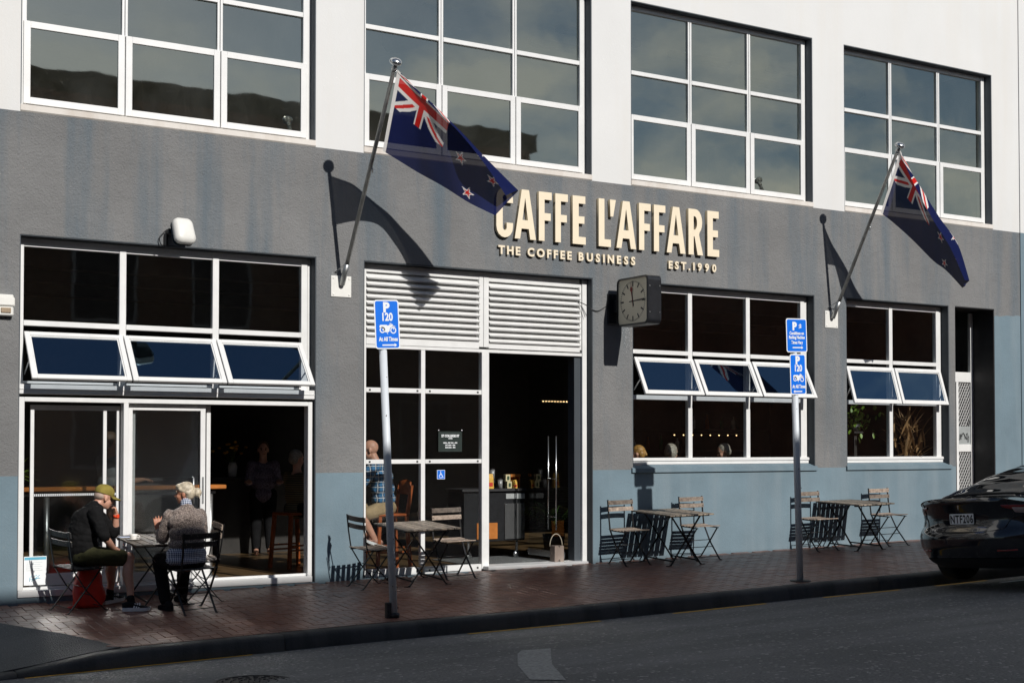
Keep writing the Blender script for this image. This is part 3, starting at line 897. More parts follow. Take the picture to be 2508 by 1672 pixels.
for x0, x1 in ((7.3, 8.075), (8.135, 8.97)):
    for z0, z1 in ((2.247, 2.745), (1.341, 2.187), (-0.035, 1.286)):
        pane('pane', x0 - 0.005, x1 + 0.005, z0 - 0.005, z1 + 0.005, y + 0.015, M_glass_shop, w2)
slm = None
for (x0, x1, n, z0, z1) in ((7.3, 8.928, 10, 2.90, 3.70), (9.082, 10.526, 10, 2.885, 3.685)):
    for k in range(n):
        z = z0 + (z1 - z0) * (k + 0.5) / n
        mb = MB((0, 0, z)); M = Matrix.Translation((0, y - 0.0, z)) @ Matrix.Rotation(R(38), 4, 'X')
        mb.cbox(x0, x1, -0.06, 0.06, -0.004, 0.004, 0.002, M)
        mb.cbox(x0, x1, -0.067, -0.06, -0.012, 0.012, 0.002, M)
        mb.build('slat', M_frame, w2, loc=(0, 0, z))
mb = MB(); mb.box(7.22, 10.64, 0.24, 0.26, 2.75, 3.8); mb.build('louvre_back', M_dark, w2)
mb = MB(); mb.cbox(8.99, 10.575, -0.02, 0.3, -0.11, -0.06, 0.006); mb.build('threshold', M_frame, cafe)
mb = MB(); mb.box(7.206, 10.659, 0.0, 0.32, -0.9, -0.127); mb.build('step', M_blue_wall, cafe)
# dark pull-in jamb of the doorway
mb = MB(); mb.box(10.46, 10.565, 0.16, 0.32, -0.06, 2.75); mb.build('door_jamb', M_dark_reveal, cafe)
# glass door folded back into the cafe
gd = MB(); gd.quad((10.4, 0.33, -0.03), (10.4, 1.25, -0.03), (10.4, 1.25, 2.6), (10.4, 0.33, 2.6))
gdo = gd.build('glass_door', M_glass_leaf, cafe, fix=False)
mb = MB()
for yy in (0.42, 0.62): mb.tube([(10.33, yy, 0.35), (10.33, yy, 1.65)], 0.009, 8)
for zz in (0.53, 1.06): mb.tube([(10.33, 0.42, zz), (10.33, 0.62, zz)], 0.007, 6)
mb.box(10.385, 10.415, 0.33, 1.25, -0.04, 0.05)
mb.build('door_handle', M_chrome, gdo)

# ---------------------------------------------------------------- recessed security door
y = 0.465
mb = MB()
mb.cbox(17.91, 17.99, y - 0.03, y + 0.03, -0.05, 3.78, 0.003); mb.cbox(18.785, 18.843, y - 0.03, y + 0.03, -0.05, 3.78, 0.003)
mb.cbox(17.99, 18.785, y - 0.03, y + 0.03, 2.60, 2.77, 0.003); mb.cbox(18.425, 18.482, y - 0.028, y + 0.028, -0.05, 2.6, 0.003)
mb.cbox(18.482, 18.785, y - 0.025, y + 0.02, 1.42, 1.545, 0.003)
d4 = mb.build('security_door', M_frame, cafe)
mb = MB(); mb.box(18.482, 18.785, y - 0.01, y + 0.012, 1.545, 1.85); mb.build('panel', M_frame_in, d4)
for z0, z1 in ((1.85, 2.6), (-0.02, 1.42)):
    mb = MB(); W_ = 0.303; z = z0 - W_
    while z < z1:
        for s_ in (1, -1):
            a = Vector((18.482, y, z)) if s_ > 0 else Vector((18.785, y, z)); b = Vector((18.785 if s_ > 0 else 18.482, y, z + W_ * 1.7))
            t0 = max(0, (z0 - a.z) / (b.z - a.z)); t1 = min(1, (z1 - a.z) / (b.z - a.z))
            if t1 > t0: mb.bar(a + (b - a) * t0, a + (b - a) * t1, 0.012, 0.006 + 0.002 * s_)
        z += 0.1
    tag(mb.build('lattice', M_frame, d4), kind='stuff')
mb = MB(); mb.box(18.0, 18.78, y + 0.02, y + 0.03, -0.05, 2.6); mb.build('backing', M_dark, d4)
pane('pane', 17.99, 18.785, 2.77, 3.78, y, M_glass_low, d4)
mb = MB(); mb.box(17.905, 18.845, y + 0.5, y + 0.52, 2.7, 3.82); mb.build('hall_wall', M_grey_wall, d4)
mb = MB(); tagpts = []
g = random.Random(5)
for k in range(7):
    x0 = 18.50 + 0.035 * k; z0 = 1.66 + g.uniform(-0.03, 0.03)
    pts = [(x0 + 0.03 * math.cos(q * 1.1 + k) + 0.012 * q, y - 0.014, z0 + 0.055 * math.sin(q * 1.6 + k * 2)) for q in [i * 0.5 for i in range(9)]]
    mb.tube(pts, 0.003, 4)
mb.build('graffiti', M_black_metal, d4)

# ---------------------------------------------------------------- neighbour on the right
nb = thing('neighbour_building', 'next building beyond the joint, white above and blue below', 'building', (19.53, 0, 0))
mb = mbo(nb); mb.box(19.535, 45, -0.01, 9, 5.165, 12); mb.build('upper_wall', M_white_wall, nb)
mb = mbo(nb); mb.box(19.535, 45, -0.01, 9, -1.5, 5.163); mb.build('lower_wall', M_blue_wall, nb)
# parapet and roof of the cafe, its back and ends, so no light leaks in
mb = MB(); mb.box(XL, XR, 0.321, 9.6, 12.3, 12.4); mb.box(XL, XR, 9.3, 9.6, -1.2, 12.299); mb.box(XL, XL + 0.3, 0.321, 9.299, -1.2, 12.299); mb.box(XR - 0.25, XR, 0.321, 9.299, -1.2, 12.299)
mb.build('rear_shell', M_grey_wall, cafe)

# ---------------------------------------------------------------- inside
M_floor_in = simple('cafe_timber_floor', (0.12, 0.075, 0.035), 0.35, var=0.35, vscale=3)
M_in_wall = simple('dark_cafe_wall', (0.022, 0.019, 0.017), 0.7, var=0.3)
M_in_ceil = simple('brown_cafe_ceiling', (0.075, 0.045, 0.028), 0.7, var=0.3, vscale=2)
M_up_ceil = simple('upper_ceiling', (0.42, 0.43, 0.42), 0.8, var=0.06)
M_up_floor = simple('upper_floor', (0.2, 0.19, 0.17), 0.8, var=0.2)
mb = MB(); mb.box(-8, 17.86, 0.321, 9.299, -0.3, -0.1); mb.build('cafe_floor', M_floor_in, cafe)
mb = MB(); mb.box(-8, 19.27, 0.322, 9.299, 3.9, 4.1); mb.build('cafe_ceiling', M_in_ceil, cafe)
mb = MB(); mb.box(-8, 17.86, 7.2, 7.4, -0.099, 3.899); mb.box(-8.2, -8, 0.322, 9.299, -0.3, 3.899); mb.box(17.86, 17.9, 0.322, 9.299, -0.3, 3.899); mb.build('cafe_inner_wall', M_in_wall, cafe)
mb = MB(); mb.box(-8, 19.27, 0.322, 9.299, 4.7, 4.8); mb.build('upper_floor', M_up_floor, cafe)
mb = MB(); mb.box(-8, 19.27, 0.322, 9.299, 8.05, 8.2); mb.build('upper_ceiling', M_up_ceil, cafe)
mb = MB(); mb.box(-8, 19.27, 8.0, 8.2, 4.801, 8.049); mb.box(6.7, 6.85, 0.5, 7.999, 4.801, 8.049); mb.build('upper_inner_wall', M_up_ceil, cafe)
# ceiling beams of the cafe seen through the top panes
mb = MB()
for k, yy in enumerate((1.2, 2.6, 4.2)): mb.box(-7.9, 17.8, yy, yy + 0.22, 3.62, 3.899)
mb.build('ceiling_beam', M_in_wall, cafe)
# fittings on the upper ceiling
t = thing('ceiling_unit', 'dark boxy ventilation unit under the upper ceiling behind second window', 'air conditioner', (9.6, 2.4, 7.3))
mb = mbo(t); mb.cbox(8.9, 10.5, 1.7, 3.1, 7.45, 7.85, 0.08); mb.build('casing', simple('unit_grey', (0.035, 0.035, 0.05), 0.6), t)
mb = mbo(t); mb.box(9.1, 9.14, 2.3, 2.34, 7.851, 8.049); mb.box(10.2, 10.24, 2.3, 2.34, 7.851, 8.049); mb.build('hanger', M_dark, t)
M_strip = simple('strip_light_body', (0.1, 0.12, 0.14), 0.6)
for i, (x, yy, l) in enumerate(((10.2, 3.2, 1.0), (12.3, 2.2, 1.6), (12.3, 3.0, 1.6), (14.5, 2.4, 1.3), (16.5, 2.2, 1.4), (16.6, 3.0, 1.4), (17.9, 2.6, 1.2))):
    t = thing('strip_light', ['short', 'long front', 'long rear', 'single', 'right front', 'right rear', 'far right'][i] + ' unlit strip light on the upper ceiling behind ' + ['second', 'third', 'third', 'third', 'fourth', 'fourth', 'fourth'][i] + ' window', 'ceiling light', (x, yy, 7.98), group='unlit strip lights on the upper ceiling')
    mb = mbo(t); mb.cbox(x - l / 2, x + l / 2, yy - 0.06, yy + 0.06, 7.95, 8.049, 0.01); mb.build('housing', M_strip, t)
    mb = mbo(t); mb.tube([(x - l / 2 + 0.05, yy, 7.935), (x + l / 2 - 0.05, yy, 7.935)], 0.014, 6); mb.build('tube', M_strip, t)

# ================================================================== BUILDING ACROSS THE STREET (casts the shade, mirrored in the glass)
M_opp = simple('brown_brick_across', (0.16, 0.1, 0.065), 0.8, var=0.25, vscale=1.5)
M_opp_roof = simple('brown_roof_across', (0.1, 0.08, 0.05), 0.8, var=0.2, vscale=0.6)
HY, HZ = -16.4, -0.09 + 0.6275 * 16.4
op = thing('opposite_building', 'long brown brick building across the street that shades the pavement', 'building', (0, HY, 0))
mb = mbo(op); mb.box(-45, 20.0, HY - 12, HY, -1, HZ - 0.5); mb.build('wall', M_opp, op)
mb = mbo(op); mb.box(-45.2, 20.2, HY - 12.2, HY + 0.0, HZ - 0.499, HZ); mb.build('parapet', M_opp_roof, op)
for k in range(12):
    x = -12 + 2.8 * k
    for z0 in (1.0, 4.4, 7.6):
        mb = mbo(op); bars(x, x + 1.5, z0, z0 + 1.7, HY - 0.0, HY + 0.05, 0.07, mb); wq = mb.build('window', M_frame_in, op)
        mb = mbo(op); mb.quad((x + 0.05, HY + 0.02, z0 + 0.05), (x + 1.45, HY + 0.02, z0 + 0.05), (x + 1.45, HY + 0.02, z0 + 1.65), (x + 0.05, HY + 0.02, z0 + 1.65)); mb.build('pane', M_dark, wq)
# lower red-brown block further along the street
o2 = thing('lower_block_across', 'lower red-brown block across the street at the right', 'building', (40, HY, 0))
M_opp2 = simple('red_brown_block', (0.2, 0.085, 0.05), 0.8, var=0.3, vscale=0.8)
mb = mbo(o2); mb.box(20.3, 75, HY - 12, HY - 0.4, -1, 8.7); mb.build('wall', M_opp2, o2)
mb = mbo(o2); mb.box(20.25, 75.1, HY - 12.1, HY - 0.3, 8.701, 9.0); mb.build('parapet', M_opp_roof, o2)
# wooded hill beyond, mirrored low in the glass
mb = MB(); vs = []; fs = []; n = 40
M_hill = simple('bush_hill', (0.05, 0.06, 0.03), 0.9, var=0.4, vscale=0.05)
for i in range(n + 1):
    x = -300 + 20 * i
    h = 38 + 26 * math.sin(i * 0.23 + 1) + 9 * math.sin(i * 0.71) + 4 * math.sin(i * 1.9)
    vs += [(x, -330, -3.0), (x, -420, h), (x, -600, -3.0)]
for i in range(n):
    fs += [(3 * i, 3 * i + 3, 3 * i + 4, 3 * i + 1), (3 * i + 1, 3 * i + 4, 3 * i + 5, 3 * i + 2)]
mb.add(vs, fs, True); tag(mb.build('hill', M_hill), kind='structure')
# ================================================================== LETTERING, SIGNS
def text_mesh(txt, size, depth=0.0, bold=0.0, sx=1.0, spacing=1.0, align='LEFT'):
    cu = bpy.data.curves.new('lettering', 'FONT')
    cu.body = txt; cu.size = size; cu.extrude = depth / 2; cu.offset = bold; cu.space_character = spacing
    cu.align_x = align; cu.resolution_u = 3
    o = bpy.data.objects.new('lettering', cu); COL.objects.link(o)
    dg = bpy.context.evaluated_depsgraph_get(); dg.update()
    me = bpy.data.meshes.new_from_object(o.evaluated_get(dg))
    bpy.data.objects.remove(o); bpy.data.curves.remove(cu)
    if sx != 1.0:
        for v in me.vertices: v.co.x *= sx
    return me
def mesh_bounds(me):
    a = np.zeros(len(me.vertices) * 3); me.vertices.foreach_get('co', a); a = a.reshape(-1, 3)
    return a.min(0), a.max(0)

# ---- big condensed capitals, each drawn as its own outline (width 1 = letter width, height 1)
def L_C():
    out = []; inn = []
    for k in range(13):
        q = R(62 + (298 - 62) * k / 12); out.append((0.5 + 0.5 * math.cos(q) * 1.04, (0.5 + 0.5 * math.sin(q))))
    def sq(cx_, r, k0, k1, rx, ry, n=10): return [(cx_ + rx * math.cos(R(k0 + (k1 - k0) * i / n)), 0) for i in range(n + 1)]
    # rounded-rectangle C
    pts = [(1, 0.70), (1, 0.78)]
    for i in range(9): q = R(0 + 180 * i / 8); pts.append((0.5 + 0.5 * math.cos(q), 0.78 + 0.22 * math.sin(q)))
    for i in range(9): q = R(180 + 180 * i / 8); pts.append((0.5 + 0.5 * math.cos(q), 0.22 + 0.22 * math.sin(q)))
    pts += [(1, 0.30), (0.62, 0.30), (0.62, 0.22)]
    for i in range(7): q = R(0 - 180 * i / 6); pts.append((0.5 + 0.12 * math.cos(q), 0.20 + 0.055 * math.sin(q)))
    for i in range(7): q = R(180 - 180 * i / 6); pts.append((0.5 + 0.12 * math.cos(q), 0.80 + 0.055 * math.sin(q)))
    pts += [(0.62, 0.70)]
    return [pts]
def L_F(): return [[(0, 0), (0.44, 0), (0.44, 0.42), (0.92, 0.42), (0.92, 0.57), (0.44, 0.57), (0.44, 0.845), (1, 0.845), (1, 1), (0, 1)]]
def L_E(): return [[(0, 0), (1, 0), (1, 0.155), (0.46, 0.155), (0.46, 0.43), (0.9, 0.43), (0.9, 0.58), (0.46, 0.58), (0.46, 0.845), (0.97, 0.845), (0.97, 1), (0, 1)]]
def L_L(): return [[(0, 0), (1, 0), (1, 0.155), (0.47, 0.155), (0.47, 1), (0, 1)]]
def L_A(): return [[(0, 0), (0.25, 0), (0.32, 0.21), (0.66, 0.21), (0.73, 0), (1, 0), (0.67, 1), (0.33, 1)], [(0.36, 0.385), (0.49, 0.84), (0.62, 0.385)]]
def L_R():
    pts = [(0, 0), (0.36, 0), (0.36, 0.40), (0.42, 0.40), (0.64, 0), (1.02, 0), (0.74, 0.44)]
    for i in range(9):
        q = R(-55 + 145 * i / 8); pts.append((0.5 + 0.46 * math.cos(q), 0.72 + 0.28 * math.sin(q)))
    pts += [(0, 1)]
    hole = [(0.36, 0.55), (0.46, 0.55)]
    for i in range(7):
        q = R(-80 + 160 * i / 6); hole.append((0.46 + 0.14 * math.cos(q), 0.70 + 0.14 * math.sin(q)))
    hole += [(0.36, 0.845)]
    return [pts, hole[::-1]]
def L_q(): return [[(0.08, 0), (0.55, 0), (1, 1), (0, 1)]]
SH = {'C': L_C, 'A': L_A, 'F': L_F, 'E': L_E, 'L': L_L, 'R': L_R, "'": L_q}
def letter_mesh(ch, w, h, depth, mats):
    cu = bpy.data.curves.new('letter', 'CURVE'); cu.dimensions = '2D'; cu.fill_mode = 'BOTH'; cu.extrude = depth / 2
    for poly in SH[ch]():
        sp = cu.splines.new('POLY'); sp.points.add(len(poly) - 1); sp.use_cyclic_u = True
        for p, (a, b) in zip(sp.points, poly): p.co = (a * w, b * h, 0, 1)
    o = bpy.data.objects.new('letter', cu); COL.objects.link(o)
    dg = bpy.context.evaluated_depsgraph_get(); dg.update()
    me = bpy.data.meshes.new_from_object(o.evaluated_get(dg)); bpy.data.objects.remove(o); bpy.data.curves.remove(cu)
    me.materials.clear()
    for m in mats: me.materials.append(m)
    for p in me.polygons: p.material_index = 0 if abs(p.normal.z) > 0.7 else 1
    return me
sign = thing('cafe_name_sign', 'large raised cream capitals reading CAFFE L\'AFFARE on the grey wall', 'sign', (9.09, 0, 4.262))
for ch, x0, x1 in (('C', 9.09, 9.345), ('A', 9.373, 9.704), ('F', 9.75, 9.956), ('F', 10.014, 10.216), ('E', 10.295, 10.509), ('L', 10.725, 10.93), ("'", 10.915, 11.014),
                   ('A', 11.024, 11.361), ('F', 11.413, 11.617), ('F', 11.673, 11.876), ('A', 11.9, 12.235), ('R', 12.292, 12.553), ('E', 12.64, 12.857)):
    q = ch == "'"
    me = letter_mesh(ch, x1 - x0, 0.236 if q else 0.66, 0.05, (M_cream, M_cream_side))
    o = link_mesh('letter', me, sign); o.matrix_local = Matrix.Translation(-sign.location) @ wallM(-0.03, x0, 4.686 if q else 4.262)
def small_letters(root, words, h):
    for txt, x0, x1, z in words:
        n = len(txt); boxes = []
        for ch in txt:
            me = text_mesh(ch, h * 1.42, 0.035, h * 0.055)
            lo, hi = mesh_bounds(me); boxes.append((me, lo, hi))
        tot = sum(b[2][0] - b[1][0] for b in boxes); gap = (x1 - x0 - tot) / max(1, n - 1)
        k_ = 1.0
        if gap < h * 0.12: k_ = (x1 - x0) / (tot + h * 0.2 * (n - 1)); gap = h * 0.2 * k_
        x = x0
        for me, lo, hi in boxes:
            me.materials.clear(); me.materials.append(M_cream); me.materials.append(M_cream_side)
            for p in me.polygons: p.material_index = 0 if abs(p.normal.z) > 0.7 else 1
            for v in me.vertices: v.co.x = (v.co.x - lo[0]) * k_
            o = link_mesh('letter', me, root)
            o.matrix_local = Matrix.Translation(-root.location) @ wallM(-0.022, x, z)
            x += (hi[0] - lo[0]) * k_ + gap
t = thing('tagline_sign', 'small raised cream letters THE COFFEE BUSINESS beneath the big name', 'sign', (9.13, 0, 4.046))
small_letters(t, (('THE', 9.13, 9.471, 4.046), ('COFFEE', 9.582, 10.291, 4.046), ('BUSINESS', 10.403, 11.358, 4.046)), 0.108)
t = thing('established_sign', 'small raised cream letters EST. 1990 beneath the right end of the name', 'sign', (11.95, 0, 4.04))
small_letters(t, (('EST.', 11.947, 12.333, 4.04), ('1990', 12.388, 12.816, 4.045)), 0.105)

# ---- parking signs
def rrect(w, h, r, n=5):
    pts = []
    for cx_, cy_, a0 in ((w / 2 - r, h / 2 - r, 0), (-w / 2 + r, h / 2 - r, 90), (-w / 2 + r, -h / 2 + r, 180), (w / 2 - r, -h / 2 + r, 270)):
        for i in range(n + 1):
            q = R(a0 + 90 * i / n); pts.append((cx_ + r * math.cos(q), cy_ + r * math.sin(q)))
    return pts
def ring(mb, M, cx_, cy_, r0, r1, z, n=22, t=0.0008):
    vs = []; fs = []
    for i in range(n):
        q = 2 * math.pi * i / n
        vs += [M @ Vector((cx_ + r0 * math.cos(q), cy_ + r0 * math.sin(q), z)), M @ Vector((cx_ + r1 * math.cos(q), cy_ + r1 * math.sin(q), z))]
    for i in range(n):
        j = (i + 1) % n; fs.append((2 * i, 2 * i + 1, 2 * j + 1, 2 * j))
    mb.add(vs, fs)
def flat_poly(mb, M, poly, z):
    """thin flat shape (tessellated by fan-safe fill)"""
    from mathutils.geometry import tessellate_polygon
    tri = tessellate_polygon([[Vector((p[0], p[1], 0)) for p in poly]])
    mb.add([M @ Vector((p[0], p[1], z)) for p in poly], [tuple(t_) for t_ in tri])
def text_on(parent, name, txt, h, M, m, bold=0.0, sx=1.0, z=0.0026, align='CENTER', cap=0.72):
    me = text_mesh(txt, h / cap, 0.0, bold, sx, 1.0, align)
    me.materials.clear(); me.materials.append(m)
    me.transform(M @ Matrix.Translation((0, 0, z)))
    return link_mesh(name, me, parent)
def panel(post, cx_, cz_, w, h, kind, y, lean):
    """one sign plate; returns the plate (a part of the post's thing)"""
    Mloc = Matrix.Translation((cx_, y, cz_)) @ Matrix.Rotation(lean, 4, 'Y') @ Matrix.Rotation(math.pi / 2, 4, 'X')
    mb = MB(); mb.prism(rrect(w, h, 0.03), Mloc, -0.003)
    plate = mb.build('sign_plate', M_signwhite, post)
    mb = MB(); flat_poly(mb, Mloc, rrect(w - 0.026, h - 0.026, 0.022), 0.0012); mb.build('blue_field', M_signblue, plate, fix=False)
    T = lambda x, y_: Mloc @ Matrix.Translation((x, y_, 0))
    def arrow(x0, x1, yy, left=False):
        mb = MB(); s_ = -1 if left else 1
        pts = [(x0, yy - 0.007), (x1 - 0.028, yy - 0.007), (x1 - 0.028, yy - 0.02), (x1, yy), (x1 - 0.028, yy + 0.02), (x1 - 0.028, yy + 0.007), (x0, yy + 0.007)]
        if left: pts = [(x0 + x1 - a, b) for a, b in pts]
        flat_poly(mb, Mloc, pts, 0.0026); mb.build('arrow', M_signwhite, plate, fix=False)
    if kind == 'moto':
        k = h / 0.535
        text_on(plate, 'lettering', 'P', 0.103 * k, T(-0.005 if w > 0.26 else 0, 0.138 * k), M_signwhite, 0.008)
        text_on(plate, 'lettering', '120', 0.085 * k, T(-0.0, 0.042 * k), M_signwhite, 0.004, 0.8)
        mb = MB(); c = 0.78 * w / 0.29
        ring(mb, Mloc, -0.075 * c, -0.06 * k, 0.026 * c, 0.042 * c, 0.0026); ring(mb, Mloc, 0.088 * c, -0.065 * k, 0.03 * c, 0.045 * c, 0.0026)
        body = [(-0.112, 0.045), (-0.095, 0.05), (-0.01, 0.05), (0.01, 0.038), (0.03, 0.05), (0.085, 0.058), (0.088, 0.03), (0.06, 0.015), (0.04, 0.005), (0.03, -0.038), (0.015, -0.05), (-0.035, -0.05), (-0.045, -0.03), (-0.075, -0.022), (-0.07, 0.005), (-0.118, 0.015)]
        flat_poly(mb, Mloc, [(a * c, b * c - 0.045 * k) for a, b in body], 0.0026)
        for q in ([(0.03, 0.07), (0.06, 0.072), (0.07, 0.06), (0.035, 0.063)], [(0.075, 0.05), (0.085, 0.05), (0.1, -0.02), (0.09, -0.02)], [(0.06, 0.03), (0.12, 0.022), (0.122, 0.03), (0.07, 0.042)], [(-0.012, -0.05), (-0.004, -0.05), (0.008, -0.078), (0.0, -0.078)]):
            flat_poly(mb, Mloc, [(a * c, b * c - 0.045 * k) for a, b in q], 0.0028)
        mb.build('motorcycle_symbol', M_signwhite, plate, fix=False)
        text_on(plate, 'lettering', 'At All Times', 0.044 * k, T(0.008 * k, -0.18 * k), M_signwhite, 0.0025, 0.72)
        if post['category'] == 'sign' and w < 0.27: arrow(-0.085, 0.06, -0.225 * k, True)
        else: arrow(-0.065, 0.105, -0.225 * k)
    else:
        text_on(plate, 'lettering', 'P', 0.095, T(-0.035, 0.07), M_signwhite, 0.008)
        text_on(plate, 'lettering', '$', 0.062, T(0.06, 0.08), M_signwhite, 0.003)
        text_on(plate, 'lettering', 'Conditions on', 0.038, T(0, 0.01), M_signwhite, 0.0022, 0.78)
        text_on(plate, 'lettering', 'Parking Machine', 0.038, T(0, -0.042), M_signwhite, 0.0022, 0.75)
        text_on(plate, 'lettering', 'Times Vary', 0.038, T(0, -0.105), M_signwhite, 0.0022, 0.78)
        arrow(-0.075, 0.1, -0.152)
    return plate
M_post = simple('white_post_paint', (0.62, 0.66, 0.7), 0.45, var=0.06, vscale=4, bmp=0.15, bscale=30)
def chips(post, base, top, n, seed):
    g = random.Random(seed); mb = mbo(post); d = top - base
    for k in range(n):
        p = base + d * g.uniform(0.02, 0.9) + Vector((g.uniform(-0.022, 0.03), -0.037, 0))
        mb.ball(p, g.uniform(0.004, 0.008), 0.004, g.uniform(0.004, 0.014), 6, 4)
    return mb.build('rust_chip', simple('rust_chip_dark', (0.05, 0.035, 0.03), 0.8), post)
def sign_post(label, base, top, plates, collar):
    t = thing('parking_sign', label, 'sign', base, group='blue parking signs on white posts')
    mb = mbo(t); mb.tube([base - Vector((0, 0, 0.1)), top], 0.041, 16, r1=0.041)
    pst = mb.build('post', M_post, t)
    lean = math.atan2(top.x - base.x, top.z - base.z)
    for (cx_, cz_, w, h, kind) in plates:
        panel(t, cx_ - base.x, cz_ - base.z, w, h, kind, -0.047, lean)
    mb = mbo(t)
    for (cx_, cz_, w, h, kind) in plates:
        for dz in (-0.25 * h, 0.25 * h): mb.cbox(cx_ - 0.06, cx_ + 0.06, base.y - 0.044, base.y - 0.036, cz_ + dz - 0.012, cz_ + dz + 0.012, 0.002)
    mb.build('clamp', M_steel, t)
    if collar:
        mb = mbo(t); mb.lathe([(0.055, -0.01), (0.06, 0.035), (0.045, 0.05)], base, seg=12)
        mb.cbox(base.x - 0.1, base.x - 0.045, base.y - 0.03, base.y + 0.03, base.z - 0.01, base.z + 0.16, 0.008)
        mb.build('ground_socket', M_iron, t)
    else:
        mb = mbo(t); mb.lathe([(0.14, -0.01), (0.13, 0.006), (0.05, 0.012)], base, seg=14); mb.build('ground_socket', M_iron, t)
    chips(t, base, top, 14, int(base.x * 10))
    return t
# ---------------------------------------------------------------- parking signs, placed
b1 = Vector((6.405, -2.5, zg(6.405, -2.5))); t1 = Vector((6.262, -2.5, 2.62))
sign_post('blue P 120 motorcycle parking sign on leaning white post before the doorway', b1, t1, [(6.291, 2.785, 0.288, 0.516, 'moto')], True)
b2 = Vector((11.92, -2.72, zg(11.92, -2.72))); t2 = Vector((11.828, -2.72, 2.75))
sign_post('white post with two blue plates, P$ Conditions on Parking Machine above P 120', b2, t2, [(11.836, 2.888, 0.342, 0.422, 'pay'), (11.856, 2.403, 0.262, 0.505, 'moto')], False)

# ================================================================== CAFE CHAIRS AND TABLES
def slat_mat(name, c0, c1):
    m, nt, b = new_mat(name)
    v = coords(nt, (1, 1, 1)); vs = coords(nt, (3, 40, 3))
    oi = nt.nodes.new('ShaderNodeObjectInfo')
    vv = nt.nodes.new('ShaderNodeVectorMath'); vv.operation = 'ADD'
    cmb = nt.nodes.new('ShaderNodeCombineXYZ'); nt.links.new(math_n(nt, 'MULTIPLY', oi.outputs['Random'], 40.0), cmb.inputs[0])
    nt.links.new(v, vv.inputs[0]); nt.links.new(cmb.outputs[0], vv.inputs[1])
    f = ramp(nt, noise(nt, 16, 6, 0.7, vv.outputs[0]), 0.35, 0.68)
    col = mixcol(nt, f, c0, c1)
    ed = ramp(nt, noise(nt, 45, 3, 0.6, vv.outputs[0]), 0.62, 0.7)
    col = mixcol(nt, math_n(nt, 'MULTIPLY', ed, 0.5), col, (0.5, 0.43, 0.34))
    hv = nt.nodes.new('ShaderNodeHueSaturation'); hv.inputs['Saturation'].default_value = 1.0
    nt.links.new(math_n(nt, 'ADD', math_n(nt, 'MULTIPLY', oi.outputs['Random'], 1.1), 0.45), hv.inputs['Value']); nt.links.new(col, hv.inputs['Color']); col = hv.outputs['Color']
    nt.links.new(col, b.inputs['Base Color']); b.inputs['Roughness'].default_value = 0.55
    bump(nt, b, noise(nt, 40, 4, 0.6, vv.outputs[0]), 0.3, 0.003)
    return m
M_slat = slat_mat('weathered_slat', (0.14, 0.105, 0.085), (0.34, 0.27, 0.21))
M_slat_black = slat_mat('black_slat', (0.014, 0.014, 0.015), (0.03, 0.03, 0.03))
M_ttop = slat_mat('weathered_table_slat', (0.06, 0.05, 0.042), (0.33, 0.27, 0.205))
M_cframe = simple('black_chair_frame', (0.011, 0.011, 0.012), 0.38, 0.3, var=0.3, vscale=30)

